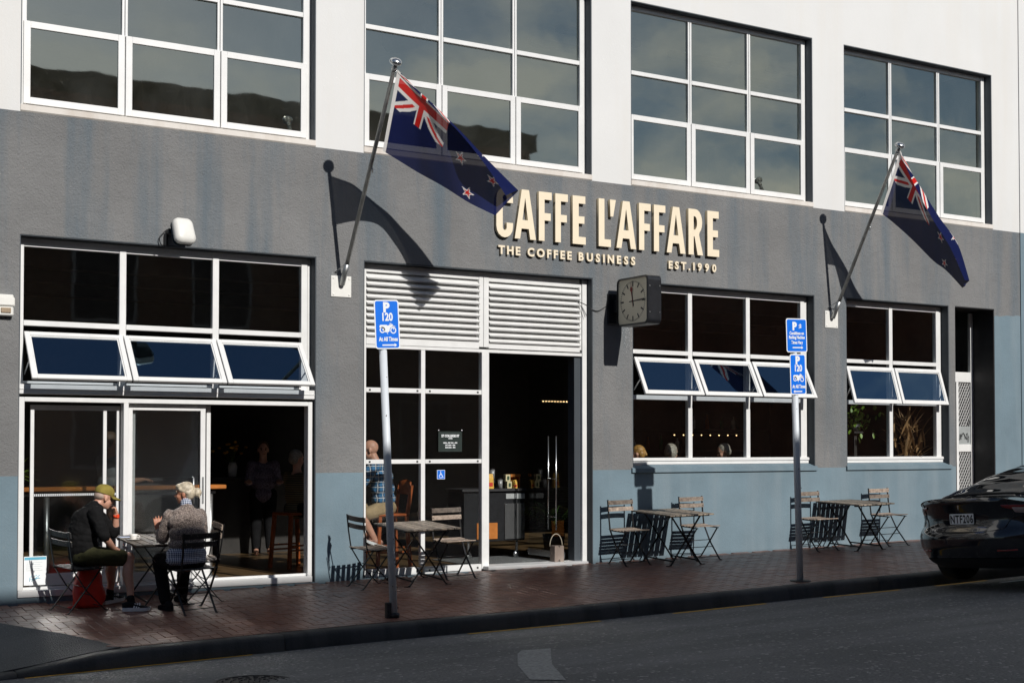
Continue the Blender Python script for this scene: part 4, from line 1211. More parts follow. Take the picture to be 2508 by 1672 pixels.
def make_chair(name, label, ms, group='folding bistro chairs on the pavement'):
    """folding bistro chair: local +x is the way it faces, origin on the ground under the seat"""
    t = thing(name, label, 'chair', group=group)
    W = 0.2
    # long frame: back posts run down to the front feet; short frame: seat front to rear feet
    for sy in (-1, 1):
        y = sy * W
        mb = MB(); pts = [(-0.225, y, 0.865), (-0.2, y, 0.66), (-0.165, y, 0.46), (-0.02, y, 0.235), (0.19, y, 0.02), (0.215, y, 0.0), (0.245, y, 0.004)]
        for a, b in zip(pts, pts[1:]): mb.bar(a, b, 0.009, 0.021, (0, 1, 0))
        mb.build('long_leg', M_cframe, t)
        y2 = sy * (W - 0.022)
        mb = MB(); pts = [(0.165, y2, 0.44), (-0.005, y2, 0.235), (-0.19, y2, 0.02), (-0.215, y2, 0.0), (-0.235, y2, 0.003)]
        for a, b in zip(pts, pts[1:]): mb.bar(a, b, 0.009, 0.02, (0, 1, 0))
        mb.ball((-0.012, sy * (W + 0.007), 0.236), 0.008, 0.006, 0.008, 8, 5)
        mb.build('short_leg', M_cframe, t)
        mb = MB(); mb.bar((-0.185, y2, 0.449), (0.2, y2, 0.449), 0.008, 0.014); mb.build('seat_rail', M_cframe, t)
    for p in ((0.165, 0.046, W), (-0.165, 0.046, W - 0.022), (0.05, 0.172, W), (-0.015, 0.262, W)):
        mb = MB(); mb.tube([(p[0], -p[2], p[1]), (p[0], p[2], p[1])], 0.0055, 6); mb.build('stretcher', M_cframe, t)
    for k in range(6):
        x = -0.165 + k * 0.069
        dz = 0.012 * ((k - 2.5) / 2.5) ** 2 * (1 if k > 2 else 0.6)
        M = Matrix.Translation((x, 0, 0.462 + dz)) @ Matrix.Rotation(-0.09 * (k - 2.5) / 2.5, 4, 'Y')
        mb = MB(); mb.cbox(-0.0245, 0.0245, -0.208, 0.208, -0.006, 0.006, 0.003, M); mb.build('seat_slat', ms, t)
    for z, h, x in ((0.825, 0.06, -0.212), (0.735, 0.056, -0.202)):
        M = Matrix.Translation((x, 0, z)) @ Matrix.Rotation(R(-7), 4, 'Y')
        mb = MB(); n = 6
        for i in range(n):   # gently bowed slat
            ya, yb = -0.21 + 0.42 * i / n, -0.21 + 0.42 * (i + 1) / n
            f = lambda q: -0.018 * (1 - (q / 0.21) ** 2)
            vs = []
            for q in (ya, yb):
                for dx, dz in ((-0.006, -h / 2), (0.006, -h / 2), (0.006, h / 2), (-0.006, h / 2)): vs.append(M @ Vector((f(q) + dx + 0.01, q, dz)))
            fs = [(0, 1, 5, 4), (1, 2, 6, 5), (2, 3, 7, 6), (3, 0, 4, 7)]
            if i == 0: fs.append((0, 3, 2, 1))
            if i == n - 1: fs.append((4, 5, 6, 7))
            mb.add(vs, fs, False)
        for sy in (-1, 1): mb.ball(M @ Vector((0.02, sy * 0.195, 0)), 0.007, 0.007, 0.007, 7, 5)
        mb.build('back_slat', ms, t)
    return t
def put(o, x, y, yaw): o.matrix_world = tilt(x, y, yaw)
cA = make_chair('bistro_chair', 'weathered slatted chair left of the table beside the open doorway, backed against the glass', M_slat)
put(cA, 8.30, -0.33, R(-90))
CH = [
    ('weathered slatted chair on the left of the table between doorway and double sign', 11.02, -0.335, R(-89)),
    ('weathered slatted chair on the right of the table between doorway and double sign', 12.24, -0.34, R(-92)),
    ('slatted chair at the far right table, half hidden behind the double sign post', 14.5, -0.34, R(-90)),
    ('rightmost empty slatted chair against the blue wall, nearest the dark car', 15.97, -0.34, R(-91)),
]
cA['label'] = 'weathered slatted chair right of the table in front of the wheelchair sticker'
for lb, x, y, w in CH: dup(cA, lb, tilt(x, y, w))
dup(cA, 'slatted chair seen side-on left of the table in front of the plaid man', tilt(7.04, -0.58, R(4)))
cB = make_chair('bistro_chair', 'black slatted chair the man in the olive cap sits on', M_slat_black)
put(cB, 3.60, -0.585, R(16))
dup(cB, 'black slatted chair under the grey-haired woman, its back towards the street', tilt(4.66, -1.17, R(97)))
dup(cA, 'empty slatted chair behind the seated woman, turned to the couple\'s table', tilt(4.93, -0.57, R(176)))

def make_table(label, w=0.75, d=0.9, h=0.70):
    """slatted folding table: origin on the ground under the middle"""
    t = thing('bistro_table', label, 'table', group='slatted bistro tables on the pavement')
    n = 8; sw = w / n
    for k in range(n):
        x = -w / 2 + sw * (k + 0.5)
        mb = MB(); mb.cbox(x - sw / 2 + 0.0055, x + sw / 2 - 0.0055, -d / 2, d / 2, h - 0.02, h, 0.003); mb.build('top_slat', M_ttop, t)
    for y in (-d / 2 + 0.1, d / 2 - 0.1):
        mb = MB(); mb.bar((-w / 2 + 0.02, y, h - 0.03), (w / 2 - 0.02, y, h - 0.03), 0.03, 0.018); mb.build('top_rail', M_cframe, t)
    for sy in (-1, 1):
        y = sy * (d / 2 - 0.14)
        for sx in (-1, 1):
            yy = y + 0.012 * sx
            mb = MB(); pts = [(sx * 0.25, yy, h - 0.035), (sx * 0.02, yy, 0.36), (-sx * 0.22, yy, 0.035), (-sx * 0.25, yy, 0.0), (-sx * 0.31, yy, 0.002)]
            for a, b in zip(pts, pts[1:]): mb.bar(a, b, 0.012, 0.027, (0, 1, 0))
            mb.ball((-sx * 0.25, yy, 0.008), 0.016, 0.012, 0.01, 8, 5)
            mb.build('leg', M_cframe, t)
    for sx in (-1, 1):
        mb = MB(); mb.bar((sx * 0.2, -d / 2 + 0.14, 0.06), (sx * 0.2, d / 2 - 0.14, 0.06), 0.012, 0.02); mb.build('stretcher', M_cframe, t)
    return t
tA = make_table('slatted bistro table in front of the plaid man\'s window'); put(tA, 7.69, -0.50, R(0))
dup(tA, 'slatted bistro table between doorway and double sign, standing in the sign\'s shadow', tilt(11.63, -0.5, R(-1)))
dup(tA, 'slatted bistro table nearest the dark car, against the blue wall', tilt(15.12, -0.47, R(0.5)))
dup(tA, 'slatted bistro table the couple sit at, with a coffee cup', tilt(4.49, -0.49, R(0)))
def table_z(x, y): return zg(4.49, -0.49) + 0.70 + (zg(x, y) - zg(4.49, -0.49))
M_china = simple('white_china', (0.78, 0.76, 0.72), 0.2, var=0.03)
tz = table_z(4.2, -0.55)
c = thing('coffee_cup', 'white coffee cup on a saucer at the couple\'s table', 'cup', (4.2, -0.55, tz))
mb = MB(); mb.lathe([(0.03, 0.004), (0.07, 0.012), (0.075, 0.017), (0.035, 0.009)], (0, 0, 0), seg=20); mb.build('saucer', M_china, c)
mb = MB(); mb.lathe([(0.022, 0.008), (0.03, 0.012), (0.042, 0.05), (0.045, 0.07), (0.041, 0.07), (0.038, 0.052)], (0, 0, 0), seg=20)
mb.tube([(0.04, 0, 0.058), (0.06, 0, 0.056), (0.066, 0, 0.04), (0.055, 0, 0.026), (0.036, 0, 0.03)], 0.005, 6); mb.build('cup', M_china, c)
mb = MB(); mb.lathe([(0.039, 0.06), (0.001, 0.061)], (0, 0, 0), seg=18); mb.build('coffee', simple('coffee', (0.25, 0.13, 0.05), 0.3), c)
tz = table_z(4.2, -0.3)
c = thing('brochure', 'folded blue and white paper lying on the couple\'s table by the man', 'brochure', (4.18, -0.25, tz + 0.002))
mb = MB(); mb.cbox(-0.07, 0.09, -0.09, 0.09, 0, 0.006, 0.002); mb.build('pages', M_paper, c)
mb = MB(); mb.box(-0.065, 0.085, -0.085, 0.02, 0.0062, 0.0072); mb.build('cover_print', simple('print_blue', (0.03, 0.15, 0.45), 0.5), c)

# red bag under the man's chair
M_bag = simple('red_nylon', (0.62, 0.025, 0.012), 0.45, var=0.25, vscale=9, bmp=0.4, bscale=14)
bx, by = 3.74, -0.47
bz = zg(bx, by)
bag = thing('red_bag', 'bright red nylon bag standing under the man\'s chair', 'bag', (bx, by, bz))
mb = MB(); nz_, nk = 10, 20; vs = []; fs = []
for i in range(nz_ + 1):
    z = 0.40 * i / nz_
    for k in range(nk):
        q = 2 * math.pi * k / nk
        rr = (1 - 0.35 * (i / nz_) ** 2.5) * (0.86 + 0.14 * min(1, i / 1.5))
        wob = 1 + 0.07 * math.sin(3 * q + i * 0.9) + 0.05 * math.sin(7 * q - i * 0.6)
        ex = lambda c_: math.copysign(abs(c_) ** 0.6, c_)
        vs.append((0.165 * ex(math.cos(q)) * rr * wob, 0.1 * ex(math.sin(q)) * rr * wob, z))
for i in range(nz_):
    for k in range(nk): fs.append((i * nk + k, i * nk + (k + 1) % nk, (i + 1) * nk + (k + 1) % nk, (i + 1) * nk + k))
fs.append(tuple(range(nk))[::-1]); fs.append(tuple(nz_ * nk + k for k in range(nk)))
mb.add(vs, fs, True); mb.build('bag_body', M_bag, bag)
mb = MB(); mb.tube([(-0.15, -0.06, 0.03), (-0.19, -0.1, 0.02), (-0.23, -0.08, 0.01), (-0.2, -0.13, 0.006)], 0.014, 6); mb.tube([(0.1, 0, 0.36), (0.12, -0.03, 0.44), (0.02, -0.03, 0.46), (-0.08, 0, 0.37)], 0.009, 6); mb.build('strap', M_bag, bag)

# ================================================================== FLAG POLES AND FLAGS
M_pole = simple('weathered_pole', (0.4, 0.4, 0.38), 0.4, 0.5, var=0.3, vscale=9)
def flag_colour(u, v):
    """u along the fly 0..1, v up the hoist 0..1 (national flag of the picture: blue, crosses in the canton, four stars)"""
    W_, RD, BL = (0.78, 0.76, 0.74), (0.6, 0.022, 0.018), (0.011, 0.016, 0.07)
    X, Y = u * 2.0, v
    if X < 0.0: return W_
    if X < 1.0 and Y > 0.5:
        a, b = X, (Y - 0.5) * 2 * 0.5   # canton 1 x .5
        cx_, cy_ = a - 0.5, b - 0.25
        if abs(cx_) < 0.05 or abs(cy_) < 0.05: return RD
        if abs(cx_) < 0.083 or abs(cy_) < 0.083: return W_
        d1 = abs(cy_ - cx_ * 0.5) / math.hypot(1, 0.5); d2 = abs(cy_ + cx_ * 0.5) / math.hypot(1, 0.5)
        if min(d1, d2) < 0.017: return RD
        if min(d1, d2) < 0.05: return W_
        return BL
    for sx, sy, r in ((1.5, 0.17, 0.07), (1.5, 0.83, 0.062), (1.27, 0.56, 0.062), (1.7, 0.63, 0.052)):
        dx, dy = X - sx, Y - sy
        rr = math.hypot(dx, dy)
        if rr < r * 1.6:
            q = math.atan2(dx, dy) % (2 * math.pi / 5)
            q = abs(q - (2 * math.pi / 5 if q > math.pi / 5 else 0))
            def inside(R0):
                # five-pointed star test in one wedge
                ax, ay = 0.0, R0; bx_, by_ = R0 * 0.382 * math.sin(math.pi / 5), R0 * 0.382 * math.cos(math.pi / 5)
                px_, py_ = rr * math.sin(q), rr * math.cos(q)
                return (bx_ - ax) * (py_ - ay) - (by_ - ay) * (px_ - ax) < 0
            if inside(r): return RD
            if inside(r * 1.5): return W_
    return BL
def flag_mat():
    m = bpy.data.materials.new('flag_cloth'); m.use_nodes = True
    nt = m.node_tree; nt.nodes.clear()
    out = nt.nodes.new('ShaderNodeOutputMaterial')
    at = nt.nodes.new('ShaderNodeAttribute'); at.attribute_name = 'print'
    v = coords(nt)
    df = nt.nodes.new('ShaderNodeBsdfDiffuse'); tl = nt.nodes.new('ShaderNodeBsdfTranslucent'); tp = nt.nodes.new('ShaderNodeBsdfTransparent')
    bn = nt.nodes.new('ShaderNodeBump'); bn.inputs['Strength'].default_value = 0.25; bn.inputs['Distance'].default_value = 0.01
    nt.links.new(noise(nt, 9, 4, 0.6, v), bn.inputs['Height'])
    for n in (df, tl): nt.links.new(at.outputs['Color'], n.inputs['Color']); nt.links.new(bn.outputs['Normal'], n.inputs['Normal'])
    a = nt.nodes.new('ShaderNodeMixShader'); a.inputs['Fac'].default_value = 0.16
    nt.links.new(df.outputs[0], a.inputs[1]); nt.links.new(tl.outputs[0], a.inputs[2])
    b = nt.nodes.new('ShaderNodeMixShader'); b.inputs['Fac'].default_value = 0.05
    nt.links.new(a.outputs[0], b.inputs[1]); nt.links.new(tp.outputs[0], b.inputs[2])
    nt.links.new(b.outputs[0], out.inputs['Surface'])
    return m
M_flag = flag_mat()
def bez(pts, t):
    """Catmull-Rom through points, t 0..1"""
    n = len(pts) - 1; s_ = min(t * n, n - 1e-6); i = int(s_); f = s_ - i
    P = [Vector(pts[max(0, min(n, i + k))]) for k in (-1, 0, 1, 2)]
    return 0.5 * ((2 * P[1]) + (-P[0] + P[2]) * f + (2 * P[0] - 5 * P[1] + 4 * P[2] - P[3]) * f * f + (-P[0] + 3 * P[1] - 3 * P[2] + P[3]) * f ** 3)
def build_flag(label, curves, origin, belly, NU=240, NV=120):
    """curves: list of (v, [points along the fly]); the sheet runs smoothly between them"""
    fl = thing('national_flag', label, 'flag', origin, group='blue star flags on the facade')
    vs = []; cols = []
    for i in range(NU + 1):
        u = i / NU
        ctl = [bez(c, u) for v_, c in curves]; vk = [v_ for v_, c in curves]
        for j in range(NV + 1):
            v = j / NV
            k = 0
            while k < len(vk) - 2 and v > vk[k + 1]: k += 1
            # smooth interpolation across the control rows
            loc = (k + (v - vk[k]) / (vk[k + 1] - vk[k])) / (len(vk) - 1)
            p = bez(ctl, loc)
            p = p + Vector(belly(u, v))
            vs.append(p - Vector(origin)); cols.append(flag_colour(u * 1.05 - 0.05, v))
    fs = []
    for i in range(NU):
        for j in range(NV):
            a = i * (NV + 1) + j; fs.append((a, a + 1, a + NV + 2, a + NV + 1))
    me = bpy.data.meshes.new('cloth'); me.from_pydata([tuple(v) for v in vs], [], fs)
    me.materials.append(M_flag); me.polygons.foreach_set('use_smooth', [True] * len(fs))
    at = me.color_attributes.new('print', 'FLOAT_COLOR', 'POINT')
    at.data.foreach_set('color', [c for col in cols for c in (*col, 1.0)])
    link_mesh('cloth', me, fl)
    mb = MB(origin); 
    return fl
def flagpole(label, x, top, low):
    t = thing('flagpole', label, 'flagpole', (x, 0, low), group='slanting flagpoles on the facade')
    base = Vector((x, -0.035, low + 0.02)); tip = Vector((x, top[0], top[1])); d = (tip - base).normalized()
    mb = mbo(t); mb.tube([base, base + d * 0.95 * (tip - base).length, tip], 0.026, 14, r1=0.022); mb.build('pole', M_pole, t)
    mb = mbo(t); mb.ball(tip + d * 0.01, 0.075, 0.075, 0.045, 16, 9, d.to_track_quat('Z', 'Y').to_matrix().to_4x4()); mb.tube([tip - d * 0.09, tip], 0.032, 12); mb.build('finial', M_chrome, t)
    mb = mbo(t); mb.cbox(x - 0.135, x + 0.135, -0.012, 0.002, low - 0.13, low + 0.13, 0.003)
    for sx in (-0.105, 0.105):
        for sz in (-0.1, 0.1): mb.ball((x + sx, -0.014, low + sz), 0.012, 0.006, 0.012, 8, 5)
    mb.build('wall_plate', M_plastic_white, t)
    mb = mbo(t); mb.tube([base, base + d * 0.28], 0.034, 14)
    mb.bar(base + d * 0.3, (x - 0.08, 0, low + 0.17), 0.022, 0.005); mb.bar(base + d * 0.3, (x + 0.08, 0, low + 0.17), 0.022, 0.005)
    mb.build('socket', M_steel, t)
    mb = mbo(t)
    for f in (0.53, 0.95): mb.tube([base + d * (tip - base).length * f + Vector((0, -0.03, 0)), base + d * (tip - base).length * f + Vector((0.02, -0.05, 0.03)), base + d * (tip - base).length * f + Vector((0.03, -0.02, -0.02))], 0.008, 6)
    mb.build('cleat', M_chrome, t)
    return t
flagpole('slanting flagpole left of the big cafe name, between first and second windows', 6.896, (-1.512, 5.89), 3.475)
flagpole('slanting flagpole right of the big cafe name, between third and fourth windows', 15.122, (-1.413, 5.89), 3.465)
# first flag: streams to the right; its lower half swings in under the roll, its top edge is turned over towards the street
b1_ = [(6.905, -1.155, 4.944), (7.233, -0.94, 4.897), (7.524, -0.86, 4.804), (7.8, -1.01, 4.63), (8.022, -1.23, 4.427), (8.22, -1.51, 4.253)]
r1_ = [(6.905, -1.528, 5.783), (7.213, -1.41, 5.631), (7.469, -1.39, 5.467), (7.796, -1.38, 5.232), (8.175, -1.44, 4.903), (8.528, -1.53, 4.579)]
f1_ = [(6.905, -1.53, 5.78), (7.205, -1.42, 5.625), (7.452, -1.415, 5.453), (7.759, -1.46, 5.193), (8.036, -1.58, 4.832), (8.299, -1.62, 4.48)]
def between(a, b, f, sag=0.0):
    return [tuple(Vector(p) * (1 - f) + Vector(q) * f + Vector((0, sag * i / 5, -sag * 0.5 * i / 5))) for i, (p, q) in enumerate(zip(a, b))]
def flag_rows(b, r, f): return [(0.0, b), (0.28, between(b, r, 0.33, 0.03)), (0.56, between(b, r, 0.66, 0.03)), (0.84, r), (1.0, f)]
def belly1(u, v):
    w = (math.sin(u * 7.5 + v * 1.3) * 0.012 + math.sin(u * 21 - v * 3) * 0.006 + math.sin(u * 34 + v * 9) * 0.003) * min(1, u * 3) * (1 - abs(2 * v - 1) ** 3 * 0.6)
    return (0.25 * w, w, 0.15 * w)
build_flag('blue star flag streaming right from the left pole, overlapping the first letter', flag_rows(b1_, r1_, f1_), (6.905, -1.3, 5.3), belly1)
b2_ = [(15.13, -1.03, 4.966), (15.443, -0.97, 4.863), (15.676, -1.12, 4.611), (15.963, -1.28, 4.284), (16.107, -1.39, 4.14), (16.316, -1.52, 3.874)]
r2_ = [(15.13, -1.41, 5.805), (15.337, -1.44, 5.508), (15.552, -1.46, 5.265), (15.801, -1.53, 4.922), (16.163, -1.58, 4.512), (16.371, -1.6, 3.979)]
f2_ = [(15.13, -1.412, 5.80), (15.26, -1.46, 5.495), (15.40, -1.52, 5.198), (15.58, -1.62, 4.82), (15.855, -1.7, 4.415), (16.18, -1.68, 3.962)]
def belly2(u, v):
    w = (math.sin(u * 9 + v * 2.5) * 0.02 * u + math.sin(v * 8 + u * 2) * 0.03 * u + math.sin(u * 30 + v * 8) * 0.004) * (1 - abs(2 * v - 1) ** 3)
    return (0.3 * w, w, 0.1 * w)
build_flag('blue star flag drooping from the right pole in front of fourth upper window', flag_rows(b2_, r2_, f2_), (15.13, -1.25, 5.3), belly2)
# ================================================================== PEOPLE
def tagged_remesh(mb, voxel, smooth=4, name='body', folds=0.0, fs=14.0):
    """one continuous skin from overlapping solids"""
    me = mb.mesh(name, [])
    o = bpy.data.objects.new('tmp', me); COL.objects.link(o)
    r_ = o.modifiers.new('r', 'REMESH'); r_.mode = 'VOXEL'; r_.voxel_size = voxel; r_.use_smooth_shade = True
    if smooth:
        s_ = o.modifiers.new('s', 'SMOOTH'); s_.iterations = smooth; s_.factor = 0.5
    dg = bpy.context.evaluated_depsgraph_get(); dg.update()
    out = bpy.data.meshes.new_from_object(o.evaluated_get(dg))
    bpy.data.objects.remove(o); bpy.data.meshes.remove(me)
    if folds:   # cloth creases
        n_ = len(out.vertices); co = np.zeros(n_ * 3); no = np.zeros(n_ * 3)
        out.vertices.foreach_get('co', co); out.vertices.foreach_get('normal', no)
        co = co.reshape(-1, 3); no = no.reshape(-1, 3)
        d_ = np.array([(1 - abs(mnoise.noise(Vector((q[0] * fs, q[1] * fs, q[2] * fs * 1.5 + q[0] * 6)))) * 2.2) * 0.7 + 0.5 * mnoise.noise(Vector((q[0] * fs * 2.3 + 9, q[1] * fs * 2.3, q[2] * fs * 2.8))) for q in co])
        out.vertices.foreach_set('co', (co + no * (folds * d_)[:, None]).ravel()); out.update()
    out.polygons.foreach_set('use_smooth', [True] * len(out.polygons))
    return out
class Flesh(MB):
    def limb(s, *pr):
        """pr: (point, radius) pairs joined by tapering round sections"""
        for (p0, r0), (p1, r1) in zip(pr, pr[1:]):
            p0, p1 = Vector(p0), Vector(p1)
            n = max(2, int((p1 - p0).length / max(0.006, min(r0, r1) * 0.5)))
            s.tube([p0 + (p1 - p0) * i / n for i in range(n + 1)], r0, 12, True, r1)
            s.ball(p0, r0, seg=12, rings=8); s.ball(p1, r1, seg=12, rings=8)
        return s
    def blob(s, c, rx, ry, rz, rot=None):
        s.ball(c, rx, ry, rz, 18, 12, rot); return s
def cloth(name, col, rough=0.85, var=0.15, bscale=30, bmp=0.4):
    return simple(name, col, rough, var=var, vscale=12, bmp=bmp, bscale=bscale, spec=0.12)
def skin(name, col):
    m, nt, b = new_mat(name)
    v = coords(nt)
    c = mixcol(nt, ramp(nt, noise(nt, 14, 4, 0.6, v), 0.35, 0.7), tuple(q * 0.88 for q in col), tuple(min(1, q * 1.1) for q in col))
    nt.links.new(c, b.inputs['Base Color']); b.inputs['Roughness'].default_value = 0.5
    b.inputs['Subsurface Weight'].default_value = 0.12; b.inputs['Subsurface Radius'].default_value = (0.02, 0.008, 0.004); b.inputs['Subsurface Scale'].default_value = 0.3
    return m
def plaid(name, base, lines, s1, s2, width=0.28, axes=(0, 2)):
    """woven check following the cloth: two crossed sets of stripes"""
    m, nt, b = new_mat(name)
    tc = nt.nodes.new('ShaderNodeTexCoord'); sp = nt.nodes.new('ShaderNodeSeparateXYZ'); nt.links.new(tc.outputs['Object'], sp.inputs[0])
    def stripes(ax, sc, ph=0.0, wd=width):
        f = math_n(nt, 'FRACT', math_n(nt, 'ADD', math_n(nt, 'MULTIPLY', sp.outputs[ax], sc), 50.0 + ph))
        return math_n(nt, 'LESS_THAN', f, wd)
    a, c = stripes(axes[0], s1), stripes(axes[1], s1)
    f1 = math_n(nt, 'MULTIPLY', math_n(nt, 'ADD', a, c), 0.5)
    col = mixcol(nt, f1, base, lines)
    if s2:
        a2, c2 = stripes(axes[0], s2, 0.4, 0.12), stripes(axes[1], s2, 0.4, 0.12)
        col = mixcol(nt, math_n(nt, 'MULTIPLY', math_n(nt, 'MAXIMUM', a2, c2), 0.75), col, (0.75, 0.78, 0.8))
    nt.links.new(col, b.inputs['Base Color']); b.inputs['Roughness'].default_value = 0.85
    bump(nt, b, noise(nt, 25, 4, 0.6, tc.outputs['Object']), 0.4, 0.01)
    return m
SK_m = skin('fair_skin', (0.56, 0.30, 0.21)); SK_w = skin('tanned_skin', (0.45, 0.2, 0.12))
M_hair_grey = simple('grey_blond_hair', (0.5, 0.43, 0.32), 0.45, var=0.4, vscale=30, bmp=0.5, bscale=90)
M_hair_brown = simple('short_brown_hair', (0.11, 0.065, 0.035), 0.6, var=0.4, vscale=40, bmp=0.6)
M_hair_blond = simple('golden_hair', (0.36, 0.19, 0.05), 0.5, var=0.55, vscale=40, bmp=0.8)
M_eye = simple('eye_dark', (0.02, 0.015, 0.012), 0.2)
M_lip = simple('lip', (0.36, 0.13, 0.1), 0.5)

def rot_to(fx, up=(0, 0, 1)):
    """matrix whose local x looks along fx, local z near up"""
    x = Vector(fx).normalized(); z = Vector(up); y = z.cross(x).normalized(); z = x.cross(y)
    return Matrix(((x.x, y.x, z.x, 0), (x.y, y.y, z.y, 0), (x.z, y.z, z.z, 0), (0, 0, 0, 1)))
def head_into(fl, c, face, size=1.0, up=(0, 0, 1)):
    """head with jaw, nose, ears, brow joined into the body; face = direction looked at"""
    M = Matrix.Translation(c) @ rot_to(face, up) @ Matrix.Scale(size, 4)
    P = lambda x, y, z: M @ Vector((x, y, z))
    Rm = rot_to(face, up) @ Matrix.Scale(size, 4)
    fl.blob(P(-0.012, 0, 0.03), 0.098, 0.076, 0.092, Rm)
    fl.blob(P(0.03, 0, -0.035), 0.062, 0.058, 0.075, Rm)
    fl.blob(P(0.045, 0, -0.085), 0.036, 0.036, 0.026, Rm)
    fl.limb((P(0.078, 0, 0.012), 0.009 * size), (P(0.1, 0, -0.022), 0.014 * size)); fl.blob(P(0.09, 0, -0.027), 0.013, 0.017, 0.009, Rm)
    fl.blob(P(0.072, 0, 0.03), 0.018, 0.05, 0.012, Rm)
    fl.blob(P(0.078, 0, -0.058), 0.014, 0.024, 0.012, Rm)
    for s_ in (-1, 1):
        fl.blob(P(-0.008, s_ * 0.078, -0.01), 0.02, 0.01, 0.034, Rm)
        fl.blob(P(0.058, s_ * 0.04, -0.028), 0.026, 0.02, 0.024, Rm)
    return M
def face_bits(parent, M, m_brow):
    o = parent.location
    for s_ in (-1, 1):
        mb = MB(o); mb.ball(M @ Vector((0.075, s_ * 0.031, 0.008)), 0.0115, seg=10, rings=7); mb.build('eye', M_eye, parent)
        mb = MB(o); mb.tube([M @ Vector((0.082, s_ * 0.018, 0.028)), M @ Vector((0.08, s_ * 0.035, 0.033)), M @ Vector((0.068, s_ * 0.05, 0.026))], 0.005, 6); mb.build('eyebrow', m_brow, parent)
    mb = MB(o); mb.tube([M @ Vector((0.082, -0.022, -0.06)), M @ Vector((0.093, 0, -0.058)), M @ Vector((0.082, 0.022, -0.06))], 0.0055, 6); mb.build('mouth', M_lip, parent)
def hand_into(fl, wrist, dirv, palm_n, curl=0.5, side=1, size=1.0, spread=0.12):
    """palm, four unequal bent fingers, and a thumb leaving the side of the palm"""
    d = Vector(dirv).normalized(); n = Vector(palm_n); n = (n - d * n.dot(d)).normalized(); s_ = d.cross(n).normalized() * side
    w = Vector(wrist)
    k = size
    fl.limb((w, 0.024 * k), (w + d * 0.03 * k, 0.024 * k))
    Rm = rot_to(d, n)
    fl.blob(w + d * 0.055 * k, 0.05 * k, 0.04 * k, 0.017 * k, Rm)
    for i, L in enumerate((0.068, 0.077, 0.072, 0.056)):
        off = (i - 1.5) * 0.0205 * k
        p = w + d * 0.095 * k + s_ * (-off) 
        dd = (d + s_ * (-(i - 1.5) * spread)).normalized()
        c = curl * (0.8 + 0.12 * i)
        pts = [p - d * 0.02 * k]; ang = 0.15 * c; q = p
        for seg_, (f, a) in enumerate(((0.45, 0.55), (0.32, 0.8), (0.25, 0.6))):
            ang += a * c * 1.25
            q = q + (dd * math.cos(ang) + (-n) * math.sin(ang)) * L * f * k; pts.append(q)
        rr = (0.0098, 0.0092, 0.0085, 0.0075)
        fl.limb(*[(pp, r_ * k) for pp, r_ in zip(pts, rr)])
    t0 = w + d * 0.025 * k + s_ * 0.03 * k
    t1 = t0 + (d * 0.6 + s_ * 0.7 - n * 0.3).normalized() * 0.04 * k; t2 = t1 + (d * 0.9 + s_ * 0.15 - n * 0.35).normalized() * 0.034 * k
    fl.limb((t0, 0.0145 * k), (t1, 0.0115 * k), (t2, 0.009 * k))

def shoe(parent, heel, toe, m_up, m_sole, stripes=True, tilt_z=0.0, out=-1):
    heel, toe = Vector(heel), Vector(toe); d = (toe - heel); L = d.length; d.normalize()
    s_ = Vector((-d.y, d.x, 0)).normalized(); up = s_.cross(d) * -1
    if up.z < 0: up = -up
    F = lambda a, b, c: heel + d * a * L + s_ * b + up * c
    sh = MB(parent.location)
    st = [(0.0, 0.026, 0.03, 0.085), (0.12, 0.036, 0.026, 0.1), (0.3, 0.037, 0.026, 0.108), (0.48, 0.041, 0.026, 0.085), (0.68, 0.047, 0.026, 0.062), (0.86, 0.044, 0.028, 0.05), (0.97, 0.03, 0.032, 0.043), (1.0, 0.01, 0.034, 0.038)]
    vs = []; fs = []; n = 14
    for a, w, zb, zt in st:
        for k in range(n):
            q = 2 * math.pi * k / n
            cx_ = math.cos(q); cz_ = math.sin(q)
            vs.append(F(a, w * math.copysign(abs(cx_) ** 0.7, cx_), (zb + zt) / 2 + (zt - zb) / 2 * math.copysign(abs(cz_) ** 0.8, cz_)))
    for i in range(len(st) - 1):
        for k in range(n): fs.append((i * n + k, i * n + (k + 1) % n, (i + 1) * n + (k + 1) % n, (i + 1) * n + k))
    fs += [tuple(range(n)), tuple((len(st) - 1) * n + k for k in range(n))]
    sh.add(vs, fs, True)
    o = sh.build('shoe', m_up, parent)
    so = MB(parent.location); vs = []; fs = []; n = 12
    out_ = [(0.0, 0.024), (0.04, 0.034), (0.2, 0.041), (0.42, 0.044), (0.65, 0.051), (0.85, 0.047), (0.96, 0.03), (1.01, 0.012)]
    loop = [(a, w) for a, w in out_] + [(a, -w) for a, w in out_[::-1]]
    for c in (0.0, 0.034):
        for a, w in loop: vs.append(F(a + (0.0 if c else (0.01 if a < 0.5 else -0.012)), w, c + (0.008 if a > 0.9 else 0) + (0.006 if a < 0.05 and c > 0 else 0)))
    m_ = len(loop)
    fs = [tuple(range(m_))[::-1], tuple(range(m_, 2 * m_))] + [(i, (i + 1) % m_, m_ + (i + 1) % m_, m_ + i) for i in range(m_)]
    so.add(vs, fs, False); so.build('sole', m_sole, o)
    if stripes:
        for k in range(3):
            b_ = MB(parent.location); a = 0.42 + 0.085 * k
            for side in (1, -1):
                p = [F(a - 0.05, side * 0.0445, 0.034), F(a - 0.0, side * 0.0455, 0.034), F(a + 0.06, side * 0.035, 0.081), F(a + 0.015, side * 0.034, 0.086)]
                b_.quad(*p)
            b_.build('stripe', M_signwhite, o)
    return o
M_black_knit = cloth('black_jersey', (0.009, 0.009, 0.0095), 0.95, 0.3)
M_olive = cloth('olive_cotton', (0.045, 0.045, 0.022), 0.9, 0.25)
